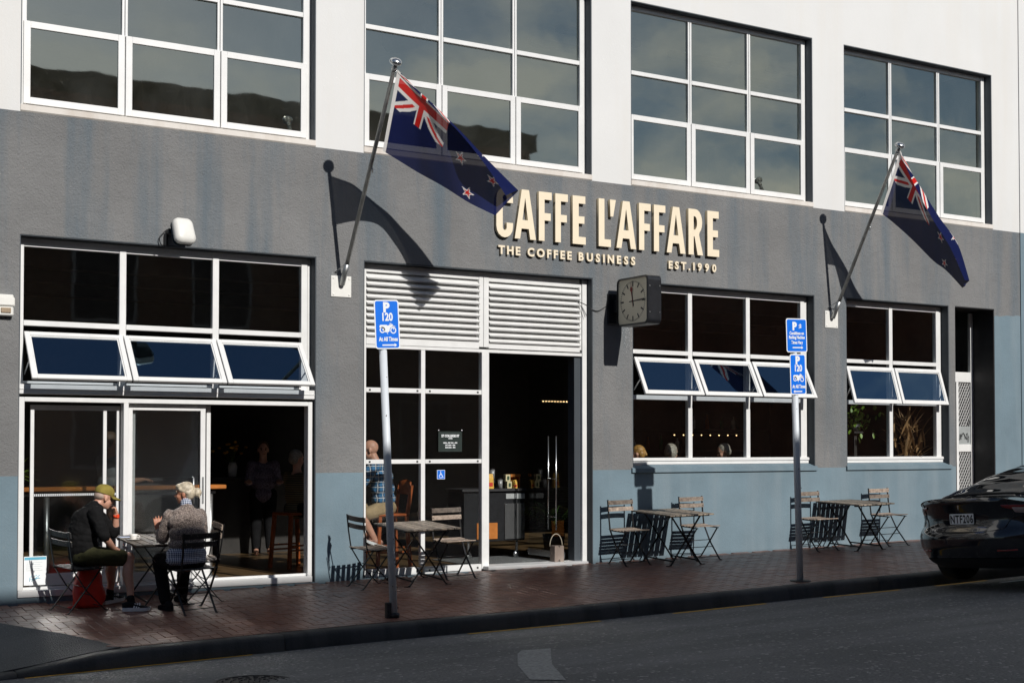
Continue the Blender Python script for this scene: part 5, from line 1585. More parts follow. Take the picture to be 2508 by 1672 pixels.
M_cap = cloth('olive_cap_cotton', (0.24, 0.19, 0.045), 0.9, 0.2)
M_black_shoe = cloth('black_mesh_shoe', (0.012, 0.012, 0.014), 0.7, 0.3)
M_sole_w = simple('white_foam_sole', (0.72, 0.74, 0.76), 0.5)
M_black_trouser = cloth('black_trouser', (0.01, 0.01, 0.011), 0.9, 0.3)

# ---------------------------------------------------------------- man in the olive cap, leaning on his elbow
man = thing('person', 'man in olive cap, black long-sleeved top and shorts seated with chin on hand', 'person', (3.62, -0.62, zg(3.62, -0.62)))
O = man.location
fwd = Vector((0.961, 0.276, 0)).normalized(); rgt = Vector((fwd.y, -fwd.x, 0))   # his right, towards the street
pel = Vector((3.63, -0.605, 0.345))
headc = Vector((3.87, -0.60, 0.955)); fdir = Vector((0.93, 0.1, -0.32))
fl = Flesh(O)
Mh = head_into(fl, headc, fdir, 1.04, (0.3, 0.05, 1))
fl.limb((Vector((3.74, -0.61, 0.83)), 0.06), (headc + Vector((-0.035, 0, -0.03)), 0.055))
rs, re_, rw = Vector((3.725, -0.80, 0.80)), Vector((3.80, -0.90, 0.545)), Vector((3.92, -0.80, 0.425))
ls, le, lw = Vector((3.80, -0.43, 0.80)), Vector((4.03, -0.44, 0.55)), Vector((4.02, -0.52, 0.765))
fl.limb((rs, 0.05), (re_, 0.042), (re_ * 0.4 + rw * 0.6, 0.036), (rw, 0.026)); fl.limb((ls, 0.05), (le, 0.04), (le * 0.6 + lw * 0.4, 0.039), (lw, 0.027))
hand_into(fl, rw, (0.75, 0.35, -0.3), (0.1, -0.2, 1), 0.35, -1)
hand_into(fl, lw, (-0.22, -0.2, 0.9), (0.75, -0.15, 0.25), 1.1, 1)
# legs
rk, ra = Vector((4.09, -0.79, 0.315)), Vector((4.075, -0.90, -0.125)); lk, la = Vector((4.03, -0.42, 0.29)), Vector((3.99, -0.40, -0.09))
rh, lh = pel + rgt * 0.1, pel - rgt * 0.1
for h_, k_, a_ in ((rh, rk, ra), (lh, lk, la)):
    fl.limb((h_, 0.085), (k_ + Vector((-0.02, 0, -0.005)), 0.06)); fl.blob(k_ + Vector((0.0, 0, 0)), 0.058, 0.056, 0.06)
    m_ = k_ * 0.62 + a_ * 0.38 + Vector((-0.025, 0, 0)); fl.limb((k_, 0.055), (m_, 0.058), (k_ * 0.3 + a_ * 0.7, 0.042), (a_, 0.034), (a_ + Vector((0.02, 0, -0.06)), 0.036))
fl.limb((pel, 0.1), (Vector((3.645, -0.61, 0.55)), 0.09), (Vector((3.7, -0.61, 0.74)), 0.085))
me = tagged_remesh(fl, 0.0075, 2); me.materials.clear(); me.materials.append(SK_m); body = link_mesh('body', me, man)
face_bits(man, Mh, M_hair_grey)
sh = Flesh(O)   # jersey: rounded back, sleeves to the elbow
Rt = rot_to((0.5, 0.1, 0.85))
sp = [Vector((3.635, -0.612, 0.335)), Vector((3.625, -0.612, 0.47)), Vector((3.635, -0.612, 0.60)), Vector((3.665, -0.608, 0.72)), Vector((3.735, -0.605, 0.80))]
for i, p in enumerate(sp):
    rw_ = (0.165, 0.165, 0.175, 0.19, 0.17)[i]; rd = (0.128, 0.13, 0.133, 0.122, 0.09)[i]
    M = Matrix.Rotation(math.atan2(fwd.y, fwd.x), 4, 'Z') @ Matrix.Rotation(0.25 + 0.12 * i, 4, 'Y')
    sh.blob(p, rd, rw_, 0.12, M)
for a, b in zip(sp, sp[1:]):
    M = Matrix.Rotation(math.atan2(fwd.y, fwd.x), 4, 'Z'); sh.blob((a + b) / 2, 0.129, 0.172, 0.1, M)
sh.blob(Vector((3.69, -0.61, 0.44)), 0.11, 0.15, 0.13); sh.blob(Vector((3.72, -0.61, 0.62)), 0.1, 0.15, 0.13)
sh.limb((rs, 0.078), (rs * 0.5 + re_ * 0.5, 0.071), (re_ + Vector((-0.005, 0.005, 0.015)), 0.062)); sh.limb((ls, 0.078), (ls * 0.45 + le * 0.55, 0.068), (le + Vector((-0.01, 0, 0.02)), 0.06), (le * 0.75 + lw * 0.25, 0.053))
sh.limb((Vector((3.745, -0.607, 0.83)), 0.078), (Vector((3.77, -0.607, 0.86)), 0.07))
me = tagged_remesh(sh, 0.0085, 3, folds=0.007, fs=11); me.materials.clear(); me.materials.append(M_black_knit); link_mesh('jersey', me, man)
st = Flesh(O)   # shorts
for h_, k_ in ((rh, rk), (lh, lk)): st.limb((h_ + Vector((0.02, 0, 0.0)), 0.106), (h_ * 0.5 + k_ * 0.5, 0.098), (h_ * 0.2 + k_ * 0.8 + Vector((0, 0, -0.006)), 0.09))
st.blob(pel + Vector((0.015, 0, -0.01)), 0.135, 0.175, 0.118)
me = tagged_remesh(st, 0.0085, 3, folds=0.007, fs=12); me.materials.clear(); me.materials.append(M_olive); link_mesh('shorts', me, man)
cp = Flesh(O)
Pm = lambda x, y_, z: Mh @ Vector((x, y_, z)); Rm = rot_to(fdir, (0.3, 0.05, 1))
cp.blob(Pm(-0.015, 0, 0.058), 0.11, 0.089, 0.082, Rm); cp.blob(Pm(-0.03, 0, 0.04), 0.092, 0.088, 0.06, Rm)
me = tagged_remesh(cp, 0.006, 2)
bmm = bmesh.new(); bmm.from_mesh(me)
inv = (Matrix.Translation(-Vector(O)) @ Mh).inverted()
bmesh.ops.delete(bmm, geom=[f for f in bmm.faces if (inv @ f.calc_center_median()).z < 0.028], context='FACES')
bmm.to_mesh(me); bmm.free()
me.materials.clear(); me.materials.append(M_cap); capo = link_mesh('cap', me, man)
sld = capo.modifiers.new('thick', 'SOLIDIFY'); sld.thickness = 0.004
mb = MB(O); vs = []; fs = []
for i in range(9):
    q = R(-68 + 136 * i / 8)
    for r_, dz in ((0.088, 0.046), (0.16, 0.03), (0.178, 0.022)):
        rr = r_ if r_ < 0.1 else 0.085 + (r_ - 0.085) * max(0.0, math.cos(q)) ** 0.6
        vs.append(Pm(-0.005 + rr * math.cos(q) * 1.02, 0.93 * rr * math.sin(q), dz - 0.02 * math.sin(q) ** 2))
for i in range(8):
    for k in range(2): fs.append((i * 3 + k, i * 3 + k + 1, (i + 1) * 3 + k + 1, (i + 1) * 3 + k))
mb.add(vs, fs, True); br = mb.build('peak', M_cap, capo); s2 = br.modifiers.new('thick', 'SOLIDIFY'); s2.thickness = 0.006
# watch
wd = (le - lw).normalized()
mb = MB(O); a = lw + wd * 0.018; mb.tube([a - wd * 0.016, a + wd * 0.016], 0.031, 16); mb.cbox(-0.017, 0.017, -0.03 - 0.008, -0.028, -0.02, 0.02, 0.003, Matrix.Translation(a) @ Matrix.Rotation(0.3, 4, 'Z'))
mb.build('watch', simple('orange_strap', (0.75, 0.06, 0.012), 0.5), man)
ha = Flesh(O); ha.blob(Pm(-0.055, 0, 0.0), 0.058, 0.08, 0.05, Rm); me = tagged_remesh(ha, 0.007, 2); me.materials.clear(); me.materials.append(simple('stubble_hair', (0.4, 0.3, 0.24), 0.7)); link_mesh('hair', me, man)
z1_ = zg(4.1, -0.93); shoe(man, (3.985, -0.905, z1_ + 0.003), (4.27, -0.965, z1_ + 0.003), M_black_shoe, M_sole_w)
z2_ = zg(4.0, -0.42); shoe(man, (3.915, -0.435, z2_ + 0.003), (4.165, -0.335, z2_ + 0.035), M_black_shoe, M_sole_w)
sk = Flesh(O); sk.limb((ra + Vector((0, 0, 0.02)), 0.042), (ra + Vector((0.015, 0, -0.07)), 0.045)); sk.limb((la + Vector((0, 0, 0.02)), 0.042), (la + Vector((0.01, 0.0, -0.07)), 0.045))
me = tagged_remesh(sk, 0.008, 2); me.materials.clear(); me.materials.append(M_black_shoe); link_mesh('sock', me, man)

# ---------------------------------------------------------------- woman with grey bun seen from behind
wo = thing('person', 'woman with grey-blond bun, speckled brown jumper over checked shirt, seen from behind', 'person', (4.66, -1.17, zg(4.66, -1.17)))
O = wo.location
fw_ = Vector((-0.12, 0.99, 0)).normalized(); rt_ = Vector((fw_.y, -fw_.x, 0))
pel = Vector((4.60, -1.16, 0.30))
headc = Vector((4.592, -1.09, 1.0)); fdir = Vector((-0.86, 0.5, -0.08))
fl = Flesh(O)
Mh = head_into(fl, headc, fdir, 0.97)
fl.limb((Vector((4.60, -1.13, 0.82)), 0.052), (headc + Vector((0.02, -0.01, -0.04)), 0.05))
rs, re_, rw = Vector((4.765, -1.09, 0.765)), Vector((4.81, -1.04, 0.56)), Vector((4.62, -0.86, 0.56))
ls, le, lw = Vector((4.425, -1.11, 0.765)), Vector((4.375, -1.03, 0.53)), Vector((4.375, -0.86, 0.60))
fl.limb((rs, 0.045), (re_, 0.036), (rw, 0.025)); fl.limb((ls, 0.045), (le, 0.036), (lw, 0.025))
hand_into(fl, lw, (0.0, 0.12, 0.95), (-0.2, -0.9, 0.1), 0.22, 1, 0.95, 0.2)
hand_into(fl, rw, (-0.9, 0.2, 0.1), (0, -0.1, 1), 0.5, 1, 0.95)
fl.limb((pel, 0.13), (Vector((4.6, -1.16, 0.55)), 0.12), (Vector((4.6, -1.13, 0.78)), 0.1))
me = tagged_remesh(fl, 0.0075, 2); me.materials.clear(); me.materials.append(SK_w); link_mesh('body', me, wo)
face_bits(wo, Mh, M_hair_grey)
def knit():
    m, nt, b = new_mat('speckled_knit')
    v = coords(nt)
    f = noise(nt, 85, 3, 0.8, v)
    c = mixcol(nt, ramp(nt, f, 0.42, 0.6), (0.05, 0.036, 0.032), (0.36, 0.29, 0.25))
    nt.links.new(c, b.inputs['Base Color']); b.inputs['Roughness'].default_value = 0.95; b.inputs['Sheen Weight'].default_value = 0.2
    bump(nt, b, f, 0.8, 0.008); return m
jm = Flesh(O)
Rz = Matrix.Rotation(math.atan2(fw_.y, fw_.x), 4, 'Z')
for p, rd, rw_, rh_ in (((4.60, -1.17, 0.46), 0.145, 0.205, 0.1), ((4.60, -1.175, 0.58), 0.14, 0.2, 0.13), ((4.597, -1.165, 0.70), 0.125, 0.205, 0.12), ((4.597, -1.14, 0.79), 0.095, 0.17, 0.07)):
    jm.blob(Vector(p), rd, rw_, rh_, Rz)
jm.limb((rs, 0.072), (rs * 0.5 + re_ * 0.5, 0.068), (re_, 0.062), (re_ * 0.4 + rw * 0.6, 0.05)); jm.limb((ls, 0.072), (ls * 0.5 + le * 0.5, 0.068), (le, 0.064), (le * 0.35 + lw * 0.65, 0.05))
jm.limb((Vector((4.6, -1.14, 0.82)), 0.085), (Vector((4.6, -1.135, 0.85)), 0.066))
me = tagged_remesh(jm, 0.0085, 3, folds=0.006, fs=9); me.materials.clear(); me.materials.append(knit()); link_mesh('jumper', me, wo)
M_ging = plaid('gingham_shirt', (0.012, 0.03, 0.11), (0.62, 0.66, 0.72), 52, 0, 0.45)
gs = Flesh(O)
gs.blob(Vector((4.59, -1.18, 0.36)), 0.15, 0.222, 0.115, Rz); gs.blob(Vector((4.585, -1.19, 0.30)), 0.15, 0.225, 0.075, Rz)
me = tagged_remesh(gs, 0.0085, 2, folds=0.006, fs=12); me.materials.clear(); me.materials.append(M_ging); link_mesh('shirt', me, wo)
gc = Flesh(O); gc.limb((Vector((4.6, -1.132, 0.855)), 0.066), (Vector((4.6, -1.122, 0.90)), 0.062)); me = tagged_remesh(gc, 0.007, 1); me.materials.clear(); me.materials.append(M_ging); link_mesh('collar', me, wo)
tr = Flesh(O)
rk, lk = Vector((4.70, -0.77, 0.27)), Vector((4.42, -0.76, 0.27)); ra, la = Vector((4.72, -0.63, -0.12)), Vector((4.42, -1.0, -0.13))
for h_, k_, a_ in ((pel + rt_ * 0.1, rk, ra), (pel - rt_ * 0.1, lk, la)): tr.limb((h_ + Vector((0, 0, -0.02)), 0.105), (k_, 0.072), (k_ * 0.55 + a_ * 0.45, 0.07), (a_, 0.062))
tr.blob(pel + Vector((0, -0.02, -0.03)), 0.14, 0.2, 0.08, Rz)
me = tagged_remesh(tr, 0.009, 3, folds=0.006, fs=12); me.materials.clear(); me.materials.append(M_black_trouser); link_mesh('trousers', me, wo)
zz = zg(4.43, -1.05); shoe(wo, (4.45, -1.12, zz + 0.003), (4.40, -0.88, zz + 0.003), M_black_shoe, M_black_shoe, False)
zz = zg(4.7, -0.6); shoe(wo, (4.73, -0.70, zz + 0.003), (4.71, -0.46, zz + 0.003), M_black_shoe, M_black_shoe, False)
hr = Flesh(O)
Pm = lambda x, y_, z: Mh @ Vector((x, y_, z)); Rm = rot_to(fdir)
hr.blob(Pm(-0.022, 0, 0.048), 0.098, 0.085, 0.082, Rm); hr.blob(Pm(-0.06, 0, 0.005), 0.066, 0.078, 0.075, Rm); hr.blob(Pm(0.045, 0, 0.085), 0.045, 0.06, 0.03, Rm)
for s_ in (-1, 1): hr.limb((Pm(0.03, s_ * 0.066, 0.055), 0.022), (Pm(-0.06, s_ * 0.06, 0.0), 0.026))
hr.blob(Pm(-0.145, 0, 0.0), 0.046, 0.046, 0.052, Rm); hr.limb((Pm(-0.09, 0, 0.0), 0.045), (Pm(-0.13, 0, 0.0), 0.026))
hr.limb((Pm(-0.165, 0.02, -0.02), 0.012), (Pm(-0.17, 0.03, -0.07), 0.004)); hr.limb((Pm(-0.05, 0.03, -0.06), 0.02), (Pm(-0.055, 0.03, -0.1), 0.006))
me = tagged_remesh(hr, 0.006, 2); me.materials.clear(); me.materials.append(M_hair_grey)
ho = link_mesh('hair', me, wo)
mb = MB(O); mb.tube([Pm(-0.118 + 0.01 * math.cos(q), 0.034 * math.cos(q), 0.034 * math.sin(q)) for q in [2 * math.pi * i / 12 for i in range(13)]], 0.008, 6); mb.build('hair_tie', M_black_shoe, ho)

# ---------------------------------------------------------------- plaid man at the window bar inside, on a wooden stool
pm = thing('person', 'balding man in blue plaid shirt and khaki shorts seated inside the window', 'person', (7.74, 0.66, -0.1))
O = pm.location
headc = Vector((7.60, 0.64, 1.46)); fdir = Vector((-0.8, 0.55, -0.2))
fl = Flesh(O)
Mh = head_into(fl, headc, fdir, 1.05)
fl.limb((Vector((7.66, 0.62, 1.32)), 0.062), (headc + Vector((0.02, 0, -0.04)), 0.058))
ls, le, lw = Vector((7.60, 0.50, 1.26)), Vector((7.42, 0.52, 1.04)), Vector((7.22, 0.66, 1.06))
rs, re_, rw = Vector((7.86, 0.74, 1.24)), Vector((7.90, 0.82, 1.0)), Vector((7.66, 0.98, 1.04))
fl.limb((rs, 0.05), (re_, 0.04), (rw, 0.028)); fl.limb((ls, 0.05), (le, 0.04), (lw, 0.028))
hand_into(fl, rw, (-0.9, 0.4, 0), (0, 0, 1), 0.5, 1); hand_into(fl, lw, (-0.9, 0.3, 0), (0, 0, 1), 0.5, -1)
pel = Vector((7.78, 0.66, 0.71))
rk, lk = Vector((7.42, 0.52, 0.62)), Vector((7.42, 0.80, 0.62)); ra, la = Vector((7.62, 0.50, 0.28)), Vector((7.7, 0.8, 0.28))
for h_, k_, a_ in ((pel + Vector((0, -0.1, 0)), rk, ra), (pel + Vector((0, 0.1, 0)), lk, la)):
    fl.limb((h_, 0.09), (k_, 0.06), (k_ * 0.55 + a_ * 0.45, 0.056), (a_, 0.038))
fl.limb((pel, 0.12), (Vector((7.75, 0.65, 1.0)), 0.11), (Vector((7.7, 0.64, 1.22)), 0.09))
me = tagged_remesh(fl, 0.008, 2); me.materials.clear(); me.materials.append(SK_m); link_mesh('body', me, pm)
face_bits(pm, Mh, M_hair_grey)
ps = Flesh(O)
for p, rd, rw_, rh_ in (((7.8, 0.655, 0.82), 0.145, 0.19, 0.12), ((7.79, 0.655, 0.96), 0.145, 0.195, 0.14), ((7.76, 0.65, 1.1), 0.14, 0.205, 0.14), ((7.715, 0.65, 1.23), 0.12, 0.2, 0.1), ((7.69, 0.64, 1.3), 0.08, 0.12, 0.05)):
    ps.blob(Vector(p), rd, rw_ * 1.08, rh_, Matrix.Rotation(math.atan2(0.78, -0.62), 4, 'Z'))
ps.limb((rs, 0.082), (rs * 0.5 + re_ * 0.5, 0.078), (re_, 0.072), (re_ * 0.3 + rw * 0.7, 0.055)); ps.limb((ls, 0.082), (ls * 0.5 + le * 0.5, 0.078), (le, 0.072), (le * 0.3 + lw * 0.7, 0.055))
me = tagged_remesh(ps, 0.01, 3, folds=0.006, fs=11); me.materials.clear(); me.materials.append(plaid('plaid_shirt', (0.005, 0.015, 0.05), (0.05, 0.19, 0.38), 14.5, 14.5, 0.5)); link_mesh('shirt', me, pm)
kh = Flesh(O)
for h_, k_ in ((pel + Vector((0.02, -0.1, 0)), rk), (pel + Vector((0.02, 0.1, 0)), lk)): kh.limb((h_, 0.115), (h_ * 0.25 + k_ * 0.75, 0.09))
kh.blob(pel + Vector((0.04, 0, 0)), 0.15, 0.185, 0.12)
me = tagged_remesh(kh, 0.01, 3); me.materials.clear(); me.materials.append(cloth('khaki_cotton', (0.36, 0.27, 0.16), 0.9, 0.2)); link_mesh('shorts', me, pm)
M_multi = simple('patterned_trainer', (0.3, 0.16, 0.12), 0.6, var=0.9, vscale=22)
shoe(pm, ra + Vector((0.07, 0.0, -0.08)), ra + Vector((-0.16, 0, 0.0)), M_multi, M_sole_w, False); shoe(pm, la + Vector((0.07, 0.0, -0.08)), la + Vector((-0.16, 0, 0.0)), M_multi, M_sole_w, False)
mb = MB(O); 
for s_ in (-1, 1): mb.tube([Mh @ Vector((0.09, s_ * 0.035, 0.01)), Mh @ Vector((0.06, s_ * 0.075, 0.012)), Mh @ Vector((-0.015, s_ * 0.082, 0.01))], 0.003, 5)
mb.build('glasses', M_black_metal, pm)
# wooden bar chair
M_wood = simple('orange_stained_wood', (0.3, 0.075, 0.018), 0.4, var=0.35, vscale=10)
def wood_stool(label, x, y, yaw=0.0, lb=None):
    t = thing('bar_stool', label, 'stool', (x, y, -0.1), yaw, group='wooden bar stools inside the cafe')
    for sx in (-1, 1):
        for sy in (-1, 1):
            mb = MB(); mb.bar((sx * 0.24, sy * 0.2, 0.0), (sx * 0.19, sy * 0.17, 0.70), 0.042, 0.042, (0, 1, 0)); mb.build('leg', M_wood, t)
    mb = MB(); mb.cbox(-0.22, 0.22, -0.2, 0.2, 0.70, 0.735, 0.012); mb.build('seat', M_wood, t)
    for sy in (-1, 1):
        mb = MB(); mb.bar((0.2, sy * 0.175, 0.71), (0.26, sy * 0.18, 1.10), 0.045, 0.03, (0, 1, 0)); mb.build('back_post', M_wood, t)
    mb = MB(); n = 6; vs = []; fs = []
    for i in range(n + 1):
        q = -0.16 + 0.32 * i / n; b = 0.02 * (1 - (q / 0.16) ** 2)
        vs += [(0.235 + b, q, 0.98), (0.255 + b, q, 0.98), (0.27 + b, q, 1.17 - 0.03 * (q / 0.16) ** 2), (0.25 + b, q, 1.17 - 0.03 * (q / 0.16) ** 2)]
    for i in range(n):
        for k in range(4): fs.append((4 * i + k, 4 * i + (k + 1) % 4, 4 * i + 4 + (k + 1) % 4, 4 * i + 4 + k))
    fs += [(0, 1, 2, 3), (4 * n, 4 * n + 1, 4 * n + 2, 4 * n + 3)]
    mb.add(vs, fs, True); mb.build('back_board', M_wood, t)
    for z, a in ((0.24, 0.2), (0.3, 0.19)):
        for sy in (-1, 1):
            mb = MB(); mb.bar((-a - 0.02, sy * 0.19, z), (a + 0.02, sy * 0.19, z), 0.03, 0.022); mb.build('stretcher', M_wood, t)
    return t
wood_stool('orange wooden bar stool under the plaid man', 7.86, 0.66)

# ---------------------------------------------------------------- people deeper inside
def sitter(label, head, face, skinm, shirt, hairm, hair='short', torso=0.55, size=1.0, stand=False, lean=(0, 0, 0)):
    """customer inside: head, neck, torso and arms; legs bent under unless standing"""
    h = Vector(head); f = Vector(face).normalized(); r_ = Vector((f.y, -f.x, 0)).normalized()
    ln = Vector(lean)
    base = Vector((h.x, h.y, -0.1))
    t = thing('person', label, 'person', base)
    fl = Flesh(base)
    Mh = head_into(fl, h, face, size)
    nk = h + Vector((0, 0, -0.17)) + ln * 0.3; pl = nk + Vector((0, 0, -0.5)) + ln
    fl.limb((nk, 0.058), (h + Vector((0, 0, -0.05)), 0.055)); fl.limb((nk + Vector((0, 0, -0.06)), 0.09), (pl, 0.12))
    fd = Vector((f.x, f.y, 0)).normalized()
    gz = -0.1
    for s_ in (-1, 1):
        sh_ = nk + r_ * 0.17 * s_ + Vector((0, 0, -0.06)); el = sh_ + Vector((0, 0, -0.25)) + fd * 0.08 + r_ * 0.05 * s_; wr = el + fd * 0.22 + Vector((0, 0, 0.02))
        fl.limb((sh_, 0.05), (el, 0.04), (wr, 0.028)); hand_into(fl, wr, fd, (0, 0, 1), 0.5, s_)
        hp = pl + r_ * 0.1 * s_
        if stand: fl.limb((hp, 0.09), (hp * 0.5 + Vector((hp.x, hp.y, gz)) * 0.5, 0.06), (Vector((hp.x, hp.y, gz + 0.06)), 0.04), (Vector((hp.x, hp.y, gz + 0.035)) + fd * 0.14, 0.035))
        else:
            kn = hp + fd * 0.4; an = Vector((kn.x, kn.y, max(gz + 0.07, kn.z - 0.43))); fl.limb((hp, 0.09), (kn, 0.06), (an, 0.042), (an + fd * 0.13 + Vector((0, 0, -0.03)), 0.036))
    me = tagged_remesh(fl, 0.012, 2); me.materials.clear(); me.materials.append(skinm); link_mesh('body', me, t)
    face_bits(t, Mh, hairm)
    Rz = Matrix.Rotation(math.atan2(fd.y, fd.x), 4, 'Z')
    g = Flesh(base)
    for a, rd, rw_, rh_ in ((0.0, 0.15, 0.18, 0.13), (0.35, 0.145, 0.185, 0.14), (0.65, 0.135, 0.195, 0.13), (0.88, 0.1, 0.17, 0.08)): g.blob(pl + (nk + Vector((0, 0, -0.02)) - pl) * a, rd, rw_, rh_, Rz)
    for s_ in (-1, 1):
        sh_ = nk + r_ * 0.17 * s_ + Vector((0, 0, -0.06)); el = sh_ + Vector((0, 0, -0.25)) + fd * 0.08 + r_ * 0.05 * s_
        g.limb((sh_, 0.075), (el, 0.06))
    me = tagged_remesh(g, 0.014, 2); me.materials.clear(); me.materials.append(shirt); link_mesh('shirt', me, t)
    g = Flesh(base)
    for s_ in (-1, 1):
        hp = pl + r_ * 0.1 * s_
        if stand: g.limb((hp, 0.115), (Vector((hp.x, hp.y, gz + 0.12)), 0.06))
        else: kn = hp + fd * 0.4; g.limb((hp, 0.11), (kn, 0.075), (Vector((kn.x, kn.y, max(gz + 0.12, kn.z - 0.36))), 0.06))
    me = tagged_remesh(g, 0.014, 2); me.materials.clear(); me.materials.append(M_black_trouser); link_mesh('trousers', me, t)
    g = Flesh(base); Pm = lambda x, y_, z: Mh @ Vector((x, y_, z)); Rm = rot_to(face) @ Matrix.Scale(size, 4)
    g.blob(Pm(-0.024, 0, 0.042), 0.098, 0.084, 0.088, Rm); g.blob(Pm(-0.06, 0, -0.01), 0.062, 0.076, 0.07, Rm)
    if hair == 'bob':
        for s_ in (-1, 1): g.blob(Pm(-0.012, s_ * 0.068, -0.015), 0.062, 0.026, 0.075, Rm)
    if hair == 'tied': g.limb((Pm(-0.1, 0, 0.03), 0.03), (Pm(-0.13, 0, -0.03), 0.018))
    me = tagged_remesh(g, 0.008, 2); me.materials.clear(); me.materials.append(hairm); link_mesh('hair', me, t)
    return t
M_green = cloth('green_shirt', (0.03, 0.09, 0.03)); M_navy = cloth('navy_shirt', (0.012, 0.02, 0.045)); M_grey_cl = cloth('grey_jacket', (0.2, 0.21, 0.22)); M_tan = cloth('tan_shirt', (0.2, 0.12, 0.07))
def striped(name, c0, c1, sc):
    m, nt, b = new_mat(name); tc = nt.nodes.new('ShaderNodeTexCoord'); sp = nt.nodes.new('ShaderNodeSeparateXYZ'); nt.links.new(tc.outputs['Object'], sp.inputs[0])
    f = math_n(nt, 'LESS_THAN', math_n(nt, 'FRACT', math_n(nt, 'ADD', math_n(nt, 'MULTIPLY', sp.outputs[2], sc), 50.0)), 0.35)
    nt.links.new(mixcol(nt, f, c0, c1), b.inputs['Base Color']); b.inputs['Roughness'].default_value = 0.9; return m
M_white_hair = simple('silver_hair', (0.27, 0.245, 0.205), 0.5, var=0.6, vscale=45, bmp=0.9)
sitter('person with golden tied hair inside the third window, at its left jamb', (11.87, 0.62, 1.40), (-0.55, 0.6, -0.1), SK_m, M_tan, M_hair_blond, 'tied')
sitter('person with silver bob inside third window, facing right', (12.53, 0.66, 1.42), (0.93, 0.05, -0.3), SK_m, M_navy, M_white_hair, 'bob')
sitter('grey-haired man in green shirt inside third window, looking left', (13.52, 0.66, 1.425), (-0.85, 0.4, -0.3), SK_m, M_green, M_white_hair)
sitter('person with brown hair and grey jacket standing inside behind the fixed door pane', (4.44, 1.3, 1.56), (0.85, 0.45, -0.1), SK_m, M_grey_cl, M_hair_brown, stand=True)
sitter('white-haired person in thin striped top seated inside by the right door frame', (6.98, 1.6, 1.34), (0.9, 0.3, -0.1), SK_m, striped('striped_jersey', (0.16, 0.13, 0.07), (0.03, 0.028, 0.02), 34), M_white_hair)
sitter('barista in speckled shirt standing deep inside the cafe', (7.38, 3.9, 1.46), (-0.3, -0.95, -0.1), SK_m, simple('speckled_shirt', (0.12, 0.1, 0.14), 0.9, var=0.9, vscale=60), M_hair_brown, stand=True)
wood_stool('dark-lit wooden bar stool under the person in the striped top', 6.95, 1.62, 0.3)
# ================================================================== CLOCK
FXc = 10.95
ck = thing('wall_clock', 'square black double-sided clock on a wall bracket left of the third window', 'clock', (11.05, 0, 3.47))
y0c, y1c, z0c, z1c = -0.885, -0.16, 3.145, 3.80
Mc = Matrix(((0, 0, -1, FXc), (-1, 0, 0, (y0c + y1c) / 2), (0, 1, 0, (z0c + z1c) / 2), (0, 0, 0, 1)))  # local x -> street (-y), local y -> up, local z -> -x
wC, hC = y1c - y0c, z1c - z0c
mb = mbo(ck)
outer = rrect(wC, hC, 0.07, 6); inner = rrect(wC - 0.05, hC - 0.05, 0.05, 6); n = len(outer)
th = 0.215
vs = []
for poly, z in ((outer, -th), (outer, 0.0), (inner, 0.012), (inner, -0.012)):
    vs += [Mc @ Vector((p[0], p[1], z)) for p in poly]
fs = [tuple(range(n))]
for l in range(3): fs += [(l * n + i, l * n + (i + 1) % n, (l + 1) * n + (i + 1) % n, (l + 1) * n + i) for i in range(n)]
mb.add(vs, fs, False)
M_case = simple('clock_case_black', (0.014, 0.015, 0.018), 0.32, 0.0, var=0.25, vscale=12)
mb.build('case', M_case, ck)
mb = mbo(ck); flat_poly(mb, Mc, inner, -0.011)
dial = mb.build('dial', simple('yellowed_dial', (0.62, 0.58, 0.46), 0.45, var=0.06, vscale=2), ck, fix=False)
mb = mbo(ck)
kx, ky = 0.285, 0.275
for i in range(60):
    q = 2 * math.pi * i / 60; L = 0.075 if i % 5 == 0 else 0.022; w = 0.011 if i % 5 == 0 else 0.005
    u = Vector((math.sin(q), math.cos(q))); p = Vector((u.y, -u.x))
    a, b = 1.0 - L / 0.28, 1.0
    c = [Vector((u.x * kx * a, u.y * ky * a)) - p * w, Vector((u.x * kx * a, u.y * ky * a)) + p * w, Vector((u.x * kx * b, u.y * ky * b)) + p * w, Vector((u.x * kx * b, u.y * ky * b)) - p * w]
    mb.add([Mc @ Vector((*v, -0.009)) for v in c], [(0, 1, 2, 3)])
mb.build('minute_mark', M_dark, dial, fix=False)
def hand(ang, L, w, tail, z, m, name):
    mb = mbo(ck); u = Vector((math.sin(ang), math.cos(ang))); p = Vector((u.y, -u.x))
    c = [u * -tail - p * w * 0.6, u * -tail + p * w * 0.6, u * L + p * w, u * L - p * w]
    mb.prism([tuple(v) for v in c], Mc @ Matrix.Translation((0, 0, z)), 0.002); mb.build(name, m, dial)
hand(R(-12), 0.2, 0.014, 0.07, -0.008, M_dark, 'hour_hand'); hand(R(88), 0.26, 0.011, 0.08, -0.005, M_dark, 'minute_hand')
M_red = simple('red_hand', (0.25, 0.02, 0.015), 0.5)
hand(R(-8), 0.25, 0.003, 0.09, -0.002, M_red, 'second_hand')
mb = mbo(ck); u = Vector((math.sin(R(-8)), math.cos(R(-8)))) * 0.16; ring(mb, Mc, u.x, u.y, 0.016, 0.03, 0.001, 20); mb.build('second_hand_ring', M_red, dial, fix=False)
mb = mbo(ck); mb.cbox(10.98, 11.14, -0.159, -0.03, 3.36, 3.52, 0.006); mb.cbox(10.9, 11.18, -0.03, -0.001, 3.2, 3.62, 0.006)
for z in (3.58, 3.24): mb.ball((10.96, -0.034, z), 0.012, 0.006, 0.012, 8, 5); mb.ball((11.12, -0.034, z), 0.012, 0.006, 0.012, 8, 5)
mb.build('wall_bracket', M_case, ck)
mb = mbo(ck)
